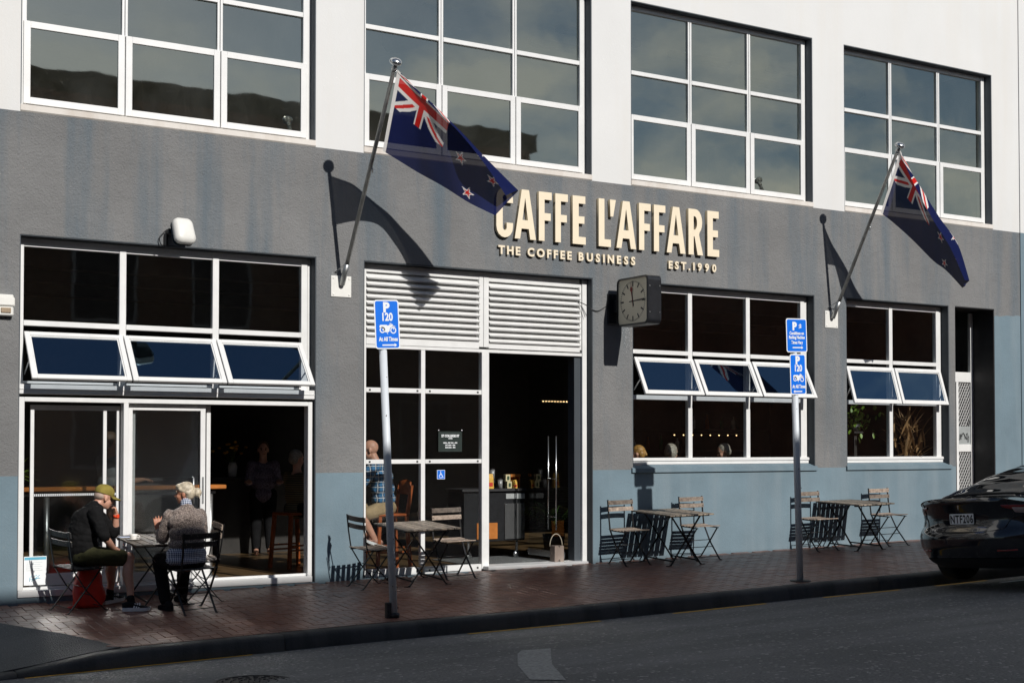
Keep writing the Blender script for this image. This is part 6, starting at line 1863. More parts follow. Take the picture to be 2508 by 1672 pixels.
for z in (3.3, 3.65): mb.ball((10.975, y0c - 0.001, z), 0.008, 0.005, 0.008, 8, 5); mb.ball((11.14, y0c - 0.001, z), 0.006, 0.004, 0.006, 8, 5)
mb.build('case_screw', M_steel, ck)
cb = thing('power_cable', 'thin black cable sagging from the louvres to the clock bracket', 'cable', (10.7, 0, 3.4))
mb = mbo(cb); mb.tube([bez([(10.5, 0.12, 3.5), (10.58, 0.05, 3.45), (10.66, -0.008, 3.38), (10.76, -0.01, 3.375), (10.9, -0.012, 3.46)], i / 16) for i in range(17)], 0.006, 6)
mb.tube([bez([(10.5, 0.12, 3.49), (10.545, 0.09, 3.40), (10.59, 0.08, 3.28)], i / 8) for i in range(9)], 0.004, 6); mb.build('cable_run', M_black_metal, cb)

# ================================================================== FLOODLIGHT, ALARM BOX, HOSE TAP
fl_ = thing('wall_floodlight', 'white rounded floodlight tilted down over the sliding door window', 'light', (4.82, 0, 3.95))
Mf = Matrix.Translation((4.825, -0.19, 3.935)) @ Matrix.Rotation(R(10), 4, 'Z') @ Matrix.Rotation(R(68), 4, 'X')
mb = mbo(fl_); vs = []; fs = []
lay = [(0.0, 0.70), (0.03, 0.96), (0.06, 1.0), (0.1, 0.94), (0.125, 0.7), (0.13, 0.1)]
base_ = rrect(0.25, 0.32, 0.07, 5)
base_ = [(p[0] * (1.0 + 0.35 * -p[1] * 0.6), p[1]) for p in base_]; n = len(base_)
for z, k in lay: vs += [Mf @ Vector((p[0] * k, p[1] * k, z)) for p in base_]
for l in range(len(lay) - 1): fs += [(l * n + i, l * n + (i + 1) % n, (l + 1) * n + (i + 1) % n, (l + 1) * n + i) for i in range(n)]
fs += [tuple(range(n)), tuple((len(lay) - 1) * n + i for i in range(n))]
mb.add(vs, fs, True); mb.build('hood', M_plastic_white, fl_)
mb = mbo(fl_); vs = []; fs = []
for z, k in ((-0.05, 0.75), (-0.002, 0.97)): vs += [Mf @ Vector((p[0] * k, p[1] * k, z)) for p in base_]
fs = [(i, (i + 1) % n, n + (i + 1) % n, n + i) for i in range(n)] + [tuple(range(n)), tuple(n + i for i in range(n))]
mb.add(vs, fs, True); mb.build('lens', simple('smoked_lens', (0.03, 0.05, 0.06), 0.2), fl_)
mb = mbo(fl_); mb.cbox(4.7, 4.76, -0.12, -0.001, 3.93, 4.0, 0.008); mb.bar((4.73, -0.1, 3.97), (4.79, -0.2, 3.95), 0.03, 0.02); mb.cbox(4.68, 4.72, -0.06, -0.001, 3.8, 3.95, 0.006); mb.build('bracket', M_black_metal, fl_)
mb = mbo(fl_); mb.tube([bez([(4.69, -0.03, 3.98), (4.62, -0.04, 3.9), (4.64, -0.03, 3.82), (4.7, -0.01, 3.8)], i / 10) for i in range(11)], 0.006, 6); mb.build('cord', M_black_metal, fl_)
al = thing('alarm_box', 'white plastic alarm box with small tan grille at the far left', 'alarm', (2.9, 0, 3.02))
mb = mbo(al); mb.cbox(2.76, 3.02, -0.08, 0.0, 2.915, 3.145, 0.012); mb.build('case', M_plastic_white, al)
mb = mbo(al); mb.cbox(2.84, 3.028, -0.098, -0.081, 3.02, 3.115, 0.01); mb.build('lid', M_plastic_white, al)
mb = mbo(al); mb.cbox(2.885, 2.99, -0.092, -0.081, 2.945, 3.0, 0.004)
for k in range(6): mb.box(2.89 + 0.016 * k, 2.897 + 0.016 * k, -0.096, -0.0921, 2.95, 2.995)
mb.build('grille', simple('tan_grille', (0.35, 0.26, 0.17), 0.6), al)
tp = thing('hose_tap', 'brass garden tap with red handle on the blue wall at the left edge', 'tap', (2.79, 0, 0.42))
M_brass = simple('brass', (0.5, 0.3, 0.12), 0.3, 0.9, var=0.25, vscale=30)
mb = mbo(tp); mb.tube([(2.79, 0, 0.42), (2.79, -0.09, 0.42)], 0.016, 10); mb.tube([(2.79, -0.07, 0.42), (2.79, -0.12, 0.41), (2.79, -0.13, 0.35)], 0.014, 10); mb.lathe([(0.022, -0.015), (0.022, 0.015)], (2.79, -0.128, 0.35), seg=10); mb.build('spout', M_brass, tp)
mb = mbo(tp); mb.tube([(2.79, -0.075, 0.42), (2.79, -0.075, 0.475)], 0.009, 8); mb.tube([(2.745, -0.075, 0.48), (2.855, -0.075, 0.475)], 0.011, 8); mb.build('handle', simple('red_tap_handle', (0.3, 0.03, 0.03), 0.4), tp)
mb = mbo(tp); mb.tube([bez([(2.81, -0.13, 0.335), (2.825, -0.12, 0.25), (2.80, -0.1, 0.17), (2.72, -0.06, 0.16)], i / 12) for i in range(13)], 0.011, 8); mb.build('hose', M_black_metal, tp)

# ================================================================== NOTICES ON GLASS
ns = thing('opening_hours_sign', 'small grey glass-mounted sign reading 27 COLLEGE ST with opening hours', 'sign', (8.504, 0.13, 1.57))
mb = mbo(ns); mb.cbox(8.33, 8.68, 0.132, 0.14, 1.438, 1.70, 0.002); mb.build('plate', simple('dark_acrylic', (0.035, 0.045, 0.042), 0.15), ns)
mb = mbo(ns)
for x in (8.335, 8.675): mb.lathe([(0.012, 0), (0.012, 0.012), (0.008, 0.015)], (x, 0.135, 1.712), (0, -1, 0), 12)
mb.build('stud', M_chrome, ns)
for txt, h, z, b in (('27 COLLEGE ST', 0.03, 1.63, 0.0022), ('COFFEE', 0.014, 1.603, 0.001), ('MON - FRI 7AM - 4PM', 0.017, 1.545, 0.0012), ('SAT 8AM - 4PM', 0.017, 1.515, 0.0012), ('SUN 8AM - 4PM', 0.017, 1.485, 0.0012)):
    me = text_mesh(txt, h / 0.72, 0, b, 0.92, 1.0, 'CENTER'); me.materials.append(M_signwhite)
    o = link_mesh('lettering', me, ns); o.matrix_local = Matrix.Translation(-ns.location) @ wallM(0.1305, 8.505, z)
ac = thing('wheelchair_sticker', 'small blue square wheelchair access sticker on the window', 'sticker', (8.374, 0.14, 1.143))
mb = mbo(ac); mb.cbox(8.316, 8.431, 0.139, 0.1415, 1.084, 1.202, 0.0005); st_ = mb.build('sticker_back', M_signwhite, ac)
mb = mbo(ac); mb.box(8.321, 8.426, 0.1385, 0.1389, 1.089, 1.197); mb.build('blue_field', M_signblue, st_)
mb = mbo(ac); Ma = wallM(0.138, 8.374, 1.143)
ring(mb, Ma, -0.004, -0.018, 0.02, 0.026, 0.0, 20)
for q in ([(-0.012, 0.035), (-0.004, 0.035), (-0.002, 0.0), (-0.01, 0.0)], [(-0.01, 0.0), (0.016, 0.0), (0.016, -0.007), (-0.01, -0.007)], [(0.01, -0.005), (0.018, -0.005), (0.03, -0.03), (0.022, -0.033)], [(0.022, -0.033), (0.036, -0.028), (0.036, -0.034), (0.024, -0.039)], [(-0.006, 0.016), (0.012, 0.016), (0.012, 0.01), (-0.006, 0.01)], [(-0.014, 0.038), (-0.006, 0.046), (0.002, 0.042), (-0.002, 0.036)]):
    flat_poly(mb, Ma, q, 0.0002)
mb.build('wheelchair_symbol', M_signwhite, st_, fix=False)
po = thing('door_notice', 'white paper notice with blue print low on the fixed door pane', 'notice', (3.325, 0.1, 0.1))
mb = mbo(po); mb.box(3.185, 3.425, 0.1, 0.103, -0.015, 0.30); pp = mb.build('sheet', M_paper, po)
M_pb = simple('notice_blue_print', (0.12, 0.42, 0.58), 0.6)
mb = mbo(po); mb.box(3.19, 3.42, 0.0985, 0.0995, 0.262, 0.292); mb.build('heading_band', M_pb, pp)
mb = mbo(po)
for k in range(5): mb.box(3.205, 3.38 - 0.02 * (k % 2), 0.0985, 0.0995, 0.232 - 0.022 * k, 0.237 - 0.022 * k)
mb.build('text_line', simple('notice_grey_print', (0.6, 0.66, 0.68), 0.7), pp)
mb = mbo(po)
for k in range(7): a = 0.9 * k; mb.tube([(3.27 + 0.03 * math.cos(a), 0.099, 0.06 + 0.03 * math.sin(a)), (3.30 + 0.06 * math.cos(a * 1.3), 0.099, 0.06 + 0.035 * math.sin(a * 1.7))], 0.003, 4)
mb.build('drawing', M_pb, pp)

# ================================================================== INSIDE THE CAFE
M_bar = simple('varnished_bar_top', (0.42, 0.15, 0.035), 0.3, var=0.25, vscale=5)
lb_ = thing('bar_leaner', 'long varnished wooden bar leaner on a steel post inside the sliding door', 'table', (5.3, 0.9, -0.1))
mb = mbo(lb_); mb.cbox(3.2, 5.72, 0.78, 1.06, 0.985, 1.035, 0.008); mb.build('top', M_bar, lb_)
mb = mbo(lb_); mb.bar((3.3, 0.92, 0.94), (5.62, 0.92, 0.94), 0.05, 0.03); mb.build('rail', M_steel, lb_)
for x in (5.56, 3.6):
    mb = mbo(lb_); mb.tube([(x, 0.92, -0.1), (x, 0.92, 0.93)], 0.032, 12); mb.lathe([(0.11, 0), (0.1, 0.012), (0.03, 0.02)], (x, 0.92, -0.1), seg=14); mb.build('post', M_steel, lb_)
CYc = 1.35
cn = thing('service_cart', 'dark serving cart with steel front panel just inside the open doorway', 'cart', (10.1, CYc, -0.1))
mb = mbo(cn); mb.cbox(9.35, 10.42, CYc - 0.02, CYc + 0.5, 0.865, 0.905, 0.006); mb.build('top', M_dark, cn)
mb = mbo(cn); mb.box(9.4, 10.4, CYc + 0.02, CYc + 0.48, 0.16, 0.864); mb.build('carcass', M_black_metal, cn)
mb = mbo(cn); mb.cbox(10.06, 10.395, CYc - 0.002, CYc + 0.019, 0.18, 0.69, 0.004); mb.build('steel_panel', M_chrome, cn)
mb = mbo(cn); mb.cbox(10.08, 10.395, CYc, CYc + 0.019, 0.755, 0.83, 0.004); mb.build('drawer_front', M_frame_in, cn)
mb = mbo(cn); mb.cbox(9.6, 9.94, CYc, CYc + 0.019, 0.19, 0.42, 0.004); mb.build('wood_panel', M_bar, cn)
for x in (9.5, 10.3):
    mb = mbo(cn); mb.lathe([(0.05, -0.015), (0.055, 0), (0.05, 0.015)], (x, CYc + 0.08, -0.045), (0, 1, 0), 16); mb.bar((x, CYc + 0.08, -0.03), (x, CYc + 0.08, 0.16), 0.03, 0.03); mb.build('caster', M_chrome, cn)
M_gold = simple('gold_bag_print', (0.55, 0.33, 0.06), 0.35, var=0.3, vscale=40); M_tin = simple('grey_tin_print', (0.25, 0.26, 0.26), 0.4, 0.3, var=0.6, vscale=45)
M_cream_box = simple('cream_box_print', (0.5, 0.46, 0.28), 0.6, var=0.25, vscale=30); M_redl = simple('red_label', (0.45, 0.03, 0.02), 0.5); M_dkgreen = simple('green_label', (0.03, 0.06, 0.03), 0.5)
TZ = 0.905
def coffee_bag(lb, x, y, w, h, m, ml):
    t = thing('coffee_bag', lb, 'bag', (x, y, TZ), group='packets on the serving cart')
    mb = MB(); d = 0.07
    vs = [(-w / 2, -d / 2, 0), (w / 2, -d / 2, 0), (w / 2, d / 2, 0), (-w / 2, d / 2, 0), (-w / 2 * 0.95, -d / 2 * 0.8, h * 0.7), (w / 2 * 0.95, -d / 2 * 0.8, h * 0.7), (w / 2 * 0.95, d / 2 * 0.8, h * 0.7), (-w / 2 * 0.95, d / 2 * 0.8, h * 0.7), (-w / 2, -0.004, h), (w / 2, -0.004, h), (w / 2, 0.004, h), (-w / 2, 0.004, h)]
    fs = [(0, 3, 2, 1), (8, 9, 10, 11)]
    for l in (0, 4): fs += [(l + i, l + (i + 1) % 4, l + 4 + (i + 1) % 4, l + 4 + i) for i in range(4)]
    mb.add(vs, fs, False); mb.build('packet', m, t)
    mb = MB(); mb.box(-w * 0.32, w * 0.32, -d / 2 - 0.004, -d / 2 - 0.001, h * 0.16, h * 0.42); mb.build('label_patch', ml, t)
def tin(lb, x, y, r_, h, m, z=TZ):
    t = thing('tin', lb, 'tin', (x, y, z), group='tins on the serving cart')
    mb = MB(); mb.lathe([(r_, 0), (r_, h * 0.9), (r_ * 0.96, h * 0.9)], (0, 0, 0), seg=16); mb.build('can', m, t)
    mb = MB(); mb.lathe([(r_ * 1.03, h * 0.88), (r_ * 1.03, h), (r_ * 0.9, h * 1.01)], (0, 0, 0), seg=16); mb.build('lid', M_dark, t)
coffee_bag('gold packet with red label nearest the door frame on the cart', 9.84, CYc + 0.06, 0.1, 0.21, M_gold, M_redl)
coffee_bag('small gold packet with red label at the right of the cart', 10.25, CYc + 0.06, 0.075, 0.12, M_gold, M_redl)
tin('grey printed tin standing at the front of the cart', 10.02, CYc + 0.07, 0.036, 0.14, M_tin)
tin('grey printed tin on top of a dark tin at the rear of the cart', 9.99, CYc + 0.24, 0.036, 0.14, M_tin, TZ + 0.14)
tin('dark tin under a grey printed tin at the rear of the cart', 9.99, CYc + 0.24, 0.04, 0.138, M_dark)
for i, (x, z) in enumerate(((10.165, TZ), (10.14, TZ + 0.1))):
    t = thing('carton', ['lower', 'upper'][i] + ' cream carton with green square in the cart stack', 'box', (x, CYc + 0.08, z), group='cream cartons on the serving cart')
    mb = MB(); mb.cbox(-0.038, 0.038, -0.035, 0.035, 0, 0.098, 0.002); mb.build('carton_body', M_cream_box, t)
    mb = MB(); mb.box(-0.018, 0.02, -0.0385, -0.0355, 0.02, 0.075); mb.build('label_patch', M_dkgreen, t)
t = thing('wooden_rack', 'small honey-coloured wooden rack on the cart behind the packets', 'rack', (10.31, CYc + 0.14, TZ))
mb = MB(); mb.cbox(-0.1, 0.1, 0, 0.09, 0.16, 0.2, 0.003); mb.cbox(-0.1, 0.1, 0.08, 0.09, 0, 0.16, 0.003); mb.cbox(0.075, 0.09, 0, 0.08, 0, 0.16, 0.003); mb.cbox(-0.1, 0.074, 0, 0.079, 0.1, 0.11, 0.002); mb.build('frame', M_bar, t)
# stone doorstop with rope handle, door mat
sb = thing('door_stop', 'grey-brown stone block door stop with a rope loop handle', 'door stop', (10.25, 0.2, -0.06))
mb = mbo(sb)
poly = [(-0.075, 0), (-0.02, 0), (0, 0.035), (0.02, 0), (0.075, 0), (0.072, 0.215), (0.02, 0.218), (0, 0.19), (-0.02, 0.218), (-0.072, 0.215)]
mb.prism(poly, wallM(0.26, 10.20, -0.06), 0.12); mb.build('block', stucco('stone_block', (0.23, 0.18, 0.15), (0.35, 0.3, 0.26), 0.4, 0.6, 0.35), sb)
mb = mbo(sb); mb.tube([Vector((10.20 + 0.1 * math.cos(q) - 0.015, 0.2, 0.15 + 0.165 * math.sin(q))) for q in [math.pi * i / 14 for i in range(15)]], 0.006, 6); mb.build('handle', simple('rope', (0.4, 0.36, 0.28), 0.8), sb)
mt = thing('door_mat', 'speckled grey door mat inside the open doorway', 'mat', (9.8, 0.9, -0.1))
mb = mbo(mt); mb.cbox(9.06, 10.36, 0.33, 1.7, -0.1, -0.085, 0.004); m, nt, b = new_mat('speckled_mat')
v = coords(nt); f = ramp(nt, noise(nt, 120, 2, 0.8, v), 0.45, 0.6); nt.links.new(mixcol(nt, f, (0.03, 0.035, 0.036), (0.2, 0.21, 0.21)), b.inputs['Base Color']); b.inputs['Roughness'].default_value = 0.95
mb.build('mat_pile', m, mt)
# plants
def leaf_mat(name, c0, c1):
    m, nt, b = new_mat(name)
    oi = nt.nodes.new('ShaderNodeNewGeometry')
    nt.links.new(mixcol(nt, oi.outputs['Random Per Island'], c0, c1), b.inputs['Base Color']); b.inputs['Roughness'].default_value = 0.45
    return m
M_palm = leaf_mat('palm_leaf', (0.03, 0.085, 0.016), (0.07, 0.15, 0.03)); M_spiky = leaf_mat('bronze_green_leaf', (0.13, 0.17, 0.04), (0.45, 0.2, 0.12)); M_fresh = leaf_mat('fresh_leaf', (0.1, 0.2, 0.02), (0.2, 0.32, 0.04))
M_potd = simple('dark_pot', (0.02, 0.02, 0.02), 0.5)
def blade(mb, base, d, L, w, droop, seg=5, fold=0.3):
    d = Vector(d).normalized(); up = Vector((0, 0, 1)); s_ = d.cross(up); s_ = s_.normalized() if s_.length > 1e-3 else Vector((1, 0, 0))
    p = Vector(base); vs = []; fs = []
    for i in range(seg + 1):
        t = i / seg; ww = w * (0.35 + 1.3 * t if t < 0.5 else 1.0 * (1 - t) * 2) + 0.001
        n = s_.cross(d)
        vs += [p - s_ * ww + n * ww * fold, p, p + s_ * ww + n * ww * fold]
        d = (d + Vector((0, 0, -droop / seg))).normalized(); p = p + d * L / seg
    for i in range(seg): fs += [(3 * i, 3 * i + 1, 3 * i + 4, 3 * i + 3), (3 * i + 1, 3 * i + 2, 3 * i + 5, 3 * i + 4)]
    mb.add(vs, fs, True)
def pot(t, r_, h):
    mb = MB(); mb.lathe([(r_ * 0.8, 0), (r_, h), (r_ * 0.93, h), (r_ * 0.9, h - 0.02)], (0, 0, 0), seg=18); mb.build('pot', M_potd, t)
g = random.Random(3)
t = thing('palm_plant', 'drooping green palm in a dark pot inside the open doorway', 'plant', (11.15, 1.75, -0.1)); pot(t, 0.17, 0.3)
for k in range(9):
    a = 2 * math.pi * k / 9 + g.uniform(-0.2, 0.2); el = g.uniform(0.8, 1.35)
    d = Vector((math.cos(a) * math.cos(el), math.sin(a) * math.cos(el), math.sin(el))); p = Vector((0, 0, 0.3)); L = g.uniform(0.7, 1.25)
    pts = [p.copy()]; dd = d.copy()
    for i in range(8): dd = (dd + Vector((0, 0, -0.17)) + Vector((d.x, d.y, 0)) * 0.05).normalized(); p = p + dd * L / 8; pts.append(p.copy())
    mb = MB(); mb.tube(pts, 0.006, 5, r1=0.002)
    for i in range(2, 9):
        tdir = (pts[i] - pts[i - 1]).normalized(); sd_ = tdir.cross(Vector((0, 0, 1))).normalized()
        for s_ in (-1, 1):
            for q in (0, 0.5): blade(mb, pts[i - 1] + (pts[i] - pts[i - 1]) * q, sd_ * s_ + tdir * 0.7, g.uniform(0.2, 0.3), 0.011, 0.9, 4)
    mb.build('frond', M_palm, t)
t = thing('spiky_plant', 'bronze-green spiky leaved plant inside fourth window at its right', 'plant', (17.3, 0.5, 0.9)); pot(t, 0.14, 0.25)
for k in range(80):
    a = g.uniform(0, 2 * math.pi); el = g.uniform(0.35, 1.5)
    mb = MB(); z0 = g.uniform(0.2, 0.95); blade(mb, (g.gauss(0, 0.14), g.uniform(-0.08, 0.05), z0), (math.cos(a) * math.cos(el), math.sin(a) * math.cos(el) * 0.7, math.sin(el)), g.uniform(0.28, 0.6), g.uniform(0.014, 0.03), g.uniform(0.1, 0.9)); mb.build('leaf', M_spiky, t)
t = thing('trailing_plant', 'fresh green trailing plant inside fourth window at its upper left', 'plant', (16.15, 0.55, 1.75)); pot(t, 0.1, 0.12)
for k in range(110):
    a = g.uniform(0, 2 * math.pi); x, z = g.gauss(0.05, 0.2), g.gauss(0.2, 0.14)
    mb = MB(); blade(mb, (x, g.uniform(-0.1, 0.1), z), (math.cos(a), -0.3, math.sin(a)), g.uniform(0.06, 0.12), g.uniform(0.022, 0.038), 0.4, 3); mb.build('leaf', M_fresh, t)
mb = MB()
for k in range(9): mb.tube([(0, 0, 0.1), (g.gauss(0, 0.1), 0, 0.25), (g.gauss(0, 0.22), 0, g.gauss(0.25, 0.1))], 0.003, 4)
mb.build('stem', M_palm, t)
t = thing('plant_stand', 'dark shelf behind fourth window carrying two plants', 'shelf', (16.7, 0.8, -0.1))
mb = mbo(t); mb.box(15.6, 17.6, 0.36, 0.8, 0.87, 0.899); mb.box(16.05, 16.25, 0.45, 0.65, 1.72, 1.749); mb.box(16.12, 16.18, 0.52, 0.58, 0.9, 1.719); mb.box(15.62, 15.68, 0.4, 0.75, -0.1, 0.869); mb.box(17.5, 17.56, 0.4, 0.75, -0.1, 0.869); mb.build('boards', M_in_wall, t)
t = thing('potted_fern', 'thin-leaved plant at the left end of the bar behind the sliding door', 'plant', (3.25, 0.95, 1.035)); pot(t, 0.07, 0.12)
for k in range(22):
    a = g.uniform(0, 2 * math.pi); el = g.uniform(0.2, 1.3); mb = MB(); blade(mb, (0, 0, 0.1), (math.cos(a) * math.cos(el), math.sin(a) * math.cos(el), math.sin(el)), g.uniform(0.2, 0.36), 0.012, 0.9); mb.build('leaf', M_fresh, t)
# flowers on the back bar, bar shelves with bottles
bb = thing('back_bar', 'dark back bar running deep inside the cafe', 'counter', (8, 5.0, -0.1))
mb = mbo(bb); mb.box(5.5, 9.2, 4.3, 4.9, -0.1, 1.0); mb.build('cabinet', M_in_wall, bb); mb = mbo(bb); mb.cbox(5.4, 9.3, 4.25, 4.95, 1.0, 1.05, 0.005); mb.build('top', M_dark, bb)
t = thing('flower_vase', 'glass vase of yellow flowers on the back bar', 'vase', (7.1, 4.45, 1.05))
mb = MB(); mb.lathe([(0.06, 0), (0.075, 0.15), (0.05, 0.22)], (0, 0, 0), seg=14); mb.build('vase_body', M_plastic_white, t)
M_petal = simple('yellow_petal', (0.55, 0.28, 0.03), 0.7, var=0.3)
for k in range(16):
    x, y, z = g.gauss(0, 0.13), g.gauss(0, 0.08), 0.42 + g.gauss(0, 0.05)
    mb = MB(); mb.tube([(0, 0, 0.2), (x * 0.6, y * 0.6, z * 0.75), (x, y, z)], 0.003, 4); mb.build('stem', M_palm, t)
    mb = MB(); mb.ball((x, y, z), 0.03, 0.03, 0.018, 8, 5); mb.build('blossom', M_petal, t)
t = thing('bottle_shelf', 'dark bottle shelf behind the customers in third window', 'shelf', (15.9, 4.3, 1.3))
mb = mbo(t)
for z in (1.42, 1.80): mb.box(14.2, 17.6, 4.2, 4.5, z, z + 0.03)
mb.box(14.16, 14.2, 4.2, 4.5, -0.1, 2.5); mb.box(17.6, 17.64, 4.2, 4.5, -0.1, 2.5); mb.build('boards', M_in_wall, t)
M_bot = [simple('bottle_' + n_, c, 0.12, var=0.2) for n_, c in (('clear', (0.45, 0.48, 0.46)), ('amber', (0.2, 0.07, 0.02)), ('green', (0.03, 0.1, 0.04)), ('pale', (0.6, 0.58, 0.5)))]
names_ = ['clear', 'amber', 'green', 'pale']
for k in range(8):
    x = 14.5 + 0.34 * k + g.uniform(-0.06, 0.06); z = 1.45 if k < 4 else 1.83; i = k % 4; h = g.uniform(0.2, 0.3)
    t = thing('bottle', names_[i] + ' bottle on the ' + ('lower' if z < 1.7 else 'upper') + ' board of the dim shelf inside third window', 'bottle', (x, 4.32, z), group='bottles on the dim shelf inside')
    mb = MB(); mb.lathe([(0.035, 0), (0.037, h * 0.6), (0.014, h * 0.75), (0.013, h)], (0, 0, 0), seg=10); mb.build('bottle_glass', M_bot[i], t)
    mb = MB(); mb.lathe([(0.0145, h * 0.93), (0.0145, h * 1.02)], (0, 0, 0), seg=8); mb.build('cap', M_dark, t)

# lit strips deep inside: rows of small warm bulbs over the back bar
m, nt, b = new_mat('warm_bulb'); b.inputs['Emission Color'].default_value = (1.0, 0.62, 0.28, 1); b.inputs['Emission Strength'].default_value = 5.0; M_bulb = m
for lb, x0, x1, y_, z_ in (('row of small warm bulbs glimmering deep in the open doorway', 12.98, 13.58, 5.0, 2.31), ('row of small warm bulbs glimmering behind the third window heads', 15.6, 17.4, 4.6, 1.72)):
    t = thing('bulb_strip', lb, 'light', ((x0 + x1) / 2, y_, z_), group='lit bulb strips deep in the cafe')
    mb = mbo(t); mb.box(x0, x1, y_ + 0.01, y_ + 0.03, z_ + 0.02, z_ + 0.035); mb.build('rail', M_dark, t)
    mb = mbo(t)
    for k in range(9): mb.ball((x0 + 0.05 + (x1 - x0 - 0.1) * k / 8, y_, z_), 0.011, seg=8, rings=6)
    mb.build('bulb', M_bulb, t); t.children[-1]['kind'] = 'stuff'

# ================================================================== WHITE VAN ACROSS THE STREET (seen mirrored in the sliding door)
M_van = simple('white_van_paint', (0.72, 0.73, 0.73), 0.25, var=0.03, coat=0.6)
vn = thing('parked_van', 'white double-cab van parked across the street, mirrored in the sliding door', 'van', (7.6, -13.4, zr(9, -13.4)))
VZ = vn.location.z
def van_side(y):
    return [(0.0, 0.55), (0.0, 1.0), (1.6, 1.05), (1.75, 1.08), (2.1, 1.75), (2.3, 1.82), (3.7, 1.8), (4.35, 1.12), (5.2, 1.02), (5.3, 0.85), (5.3, 0.42), (4.75, 0.4)] + [(4.35 + 0.42 * math.cos(R(q)), 0.36 + 0.42 * math.sin(R(q))) for q in range(10, 171, 20)] + [(1.45, 0.38)] + [(1.0 + 0.42 * math.cos(R(q)), 0.36 + 0.42 * math.sin(R(q))) for q in range(10, 171, 20)] + [(0.5, 0.42)]
Mv = Matrix(((1, 0, 0, 0), (0, 0, 1, -0.88), (0, 1, 0, 0), (0, 0, 0, 1)))
mb = MB(); poly = van_side(0)
from mathutils.geometry import tessellate_polygon as _tess
tri = _tess([[Vector((p[0], p[1], 0)) for p in poly]]); n = len(poly)
vs = [Mv @ Vector((p[0], p[1], 0)) for p in poly] + [Mv @ Vector((p[0], p[1], 1.76)) for p in poly]
mb.add(vs, [tuple(t_) for t_ in tri] + [tuple(n + q for q in t_) for t_ in tri] + [(i, (i + 1) % n, n + (i + 1) % n, n + i) for i in range(n)], False)
mb.build('body', M_van, vn)
for sy in (-0.885, 0.885):
    for q in ([(2.3, 1.15), (2.98, 1.15), (2.98, 1.68), (2.42, 1.68)], [(3.08, 1.15), (4.1, 1.15), (3.66, 1.68), (3.08, 1.68)]):
        mb = MB(); mb.quad(*[(a, sy, b_) for a, b_ in q]); mb.build('side_window', M_dark, vn, fix=False)
    mb = MB()
    for x in (2.15, 3.03, 4.15): mb.box(x, x + 0.012, sy - 0.003, sy + 0.003, 0.45, 1.12)
    mb.build('door_seam', M_dark, vn)
    for x in (2.85, 3.2):
        mb = MB(); mb.cbox(x - 0.1, x + 0.1, sy - 0.02, sy + 0.02, 0.98, 1.02, 0.005); mb.build('door_handle', M_dark, vn)
for wx in (1.0, 4.35):
    for s_ in (-1, 1):
        mb = MB(); mb.lathe([(0.2, -0.1), (0.33, -0.11), (0.36, -0.08), (0.36, 0.08), (0.33, 0.11), (0.2, 0.11)], (wx, s_ * 0.78, 0.36), (0, s_, 0), 24); w_ = mb.build('wheel', M_dark, vn)
        mb = MB(); mb.lathe([(0.2, 0.08), (0.05, 0.09), (0.001, 0.09)], (wx, s_ * 0.78, 0.36), (0, s_, 0), 20); mb.build('rim', M_steel, w_)

# ================================================================== PARKED CAR
M_paint = simple('black_car_paint', (0.006, 0.007, 0.012), 0.14, 0.0, var=0.1, coat=1.0, spec=0.6)
M_cglass = simple('dark_car_glass', (0.012, 0.014, 0.016), 0.03, 0.0, var=0.1, spec=0.8)
M_tyre = simple('tyre_rubber', (0.012, 0.012, 0.012), 0.8, var=0.3); M_trim = simple('matt_black_trim', (0.01, 0.01, 0.011), 0.6)
M_lens = simple('red_tail_lens', (0.22, 0.02, 0.018), 0.12, coat=1.0); M_lens2 = simple('clear_tail_lens', (0.55, 0.42, 0.4), 0.12, coat=1.0)
CX, CY = 13.03, -4.21
cz0 = (zr(CX + 1, CY) + zr(CX + 3.6, CY)) / 2
car = thing('parked_car', 'glossy black sedan parked at the right, tail towards us, plate NTF206', 'car', (CX, CY, zr(CX, CY) + 0.075))
pit = math.atan2(zr(CX + 3.6, CY) - zr(CX + 1, CY), 2.6); rol = math.atan2(zr(CX + 2, CY + 0.8) - zr(CX + 2, CY - 0.8), 1.6)
car.rotation_euler = (rol - R(0.6), -pit, 0)
def lerp_tab(tab, x):
    if x <= tab[0][0]: return tab[0][1]
    for (a, b), (c, d) in zip(tab, tab[1:]):
        if x <= c: t_ = (x - a) / (c - a); t_ = t_ * t_ * (3 - 2 * t_) * 0.5 + t_ * 0.5; return b + (d - b) * t_
    return tab[-1][1]
Wt = ((0.2, 0.84), (0.3, 0.885), (0.5, 0.918), (0.75, 0.925), (0.9, 0.905), (1.0, 0.87), (1.1, 0.82))
PR = ((0.2, 0.24), (0.28, 0.12), (0.36, 0.05), (0.46, 0.0), (0.58, -0.01), (0.64, 0.015), (0.70, 0.075), (0.78, 0.095), (0.86, 0.085), (0.93, 0.05), (0.99, 0.01), (1.03, 0.012), (1.06, 0.05))
def xrear(t, z): return 0.10 + 0.36 * abs(t) ** 3.2 + lerp_tab(PR, z)
def ztop_r(t): return 1.055 - 0.115 * abs(t) ** 3.5
def arch(x, z):
    """wheel arches"""
    for wx in (1.0, 3.87):
        if math.hypot(x - wx, z - 0.335) < 0.385: return True
    return False
body = MB()
NT, NZ = 44, 30
vs = []; fs = []
for j in range(NZ + 1):
    for i in range(NT + 1):
        t_ = -1 + 2 * i / NT; t_ = math.copysign(abs(t_) ** 0.8, t_)
        z = 0.2 + (ztop_r(t_) - 0.2) * j / NZ
        vs.append((xrear(t_, z), t_ * lerp_tab(Wt, z), z))
for j in range(NZ):
    for i in range(NT): a = j * (NT + 1) + i; fs.append((a, a + 1, a + NT + 2, a + NT + 1))
body.add(vs, fs, True)
NXs = 60
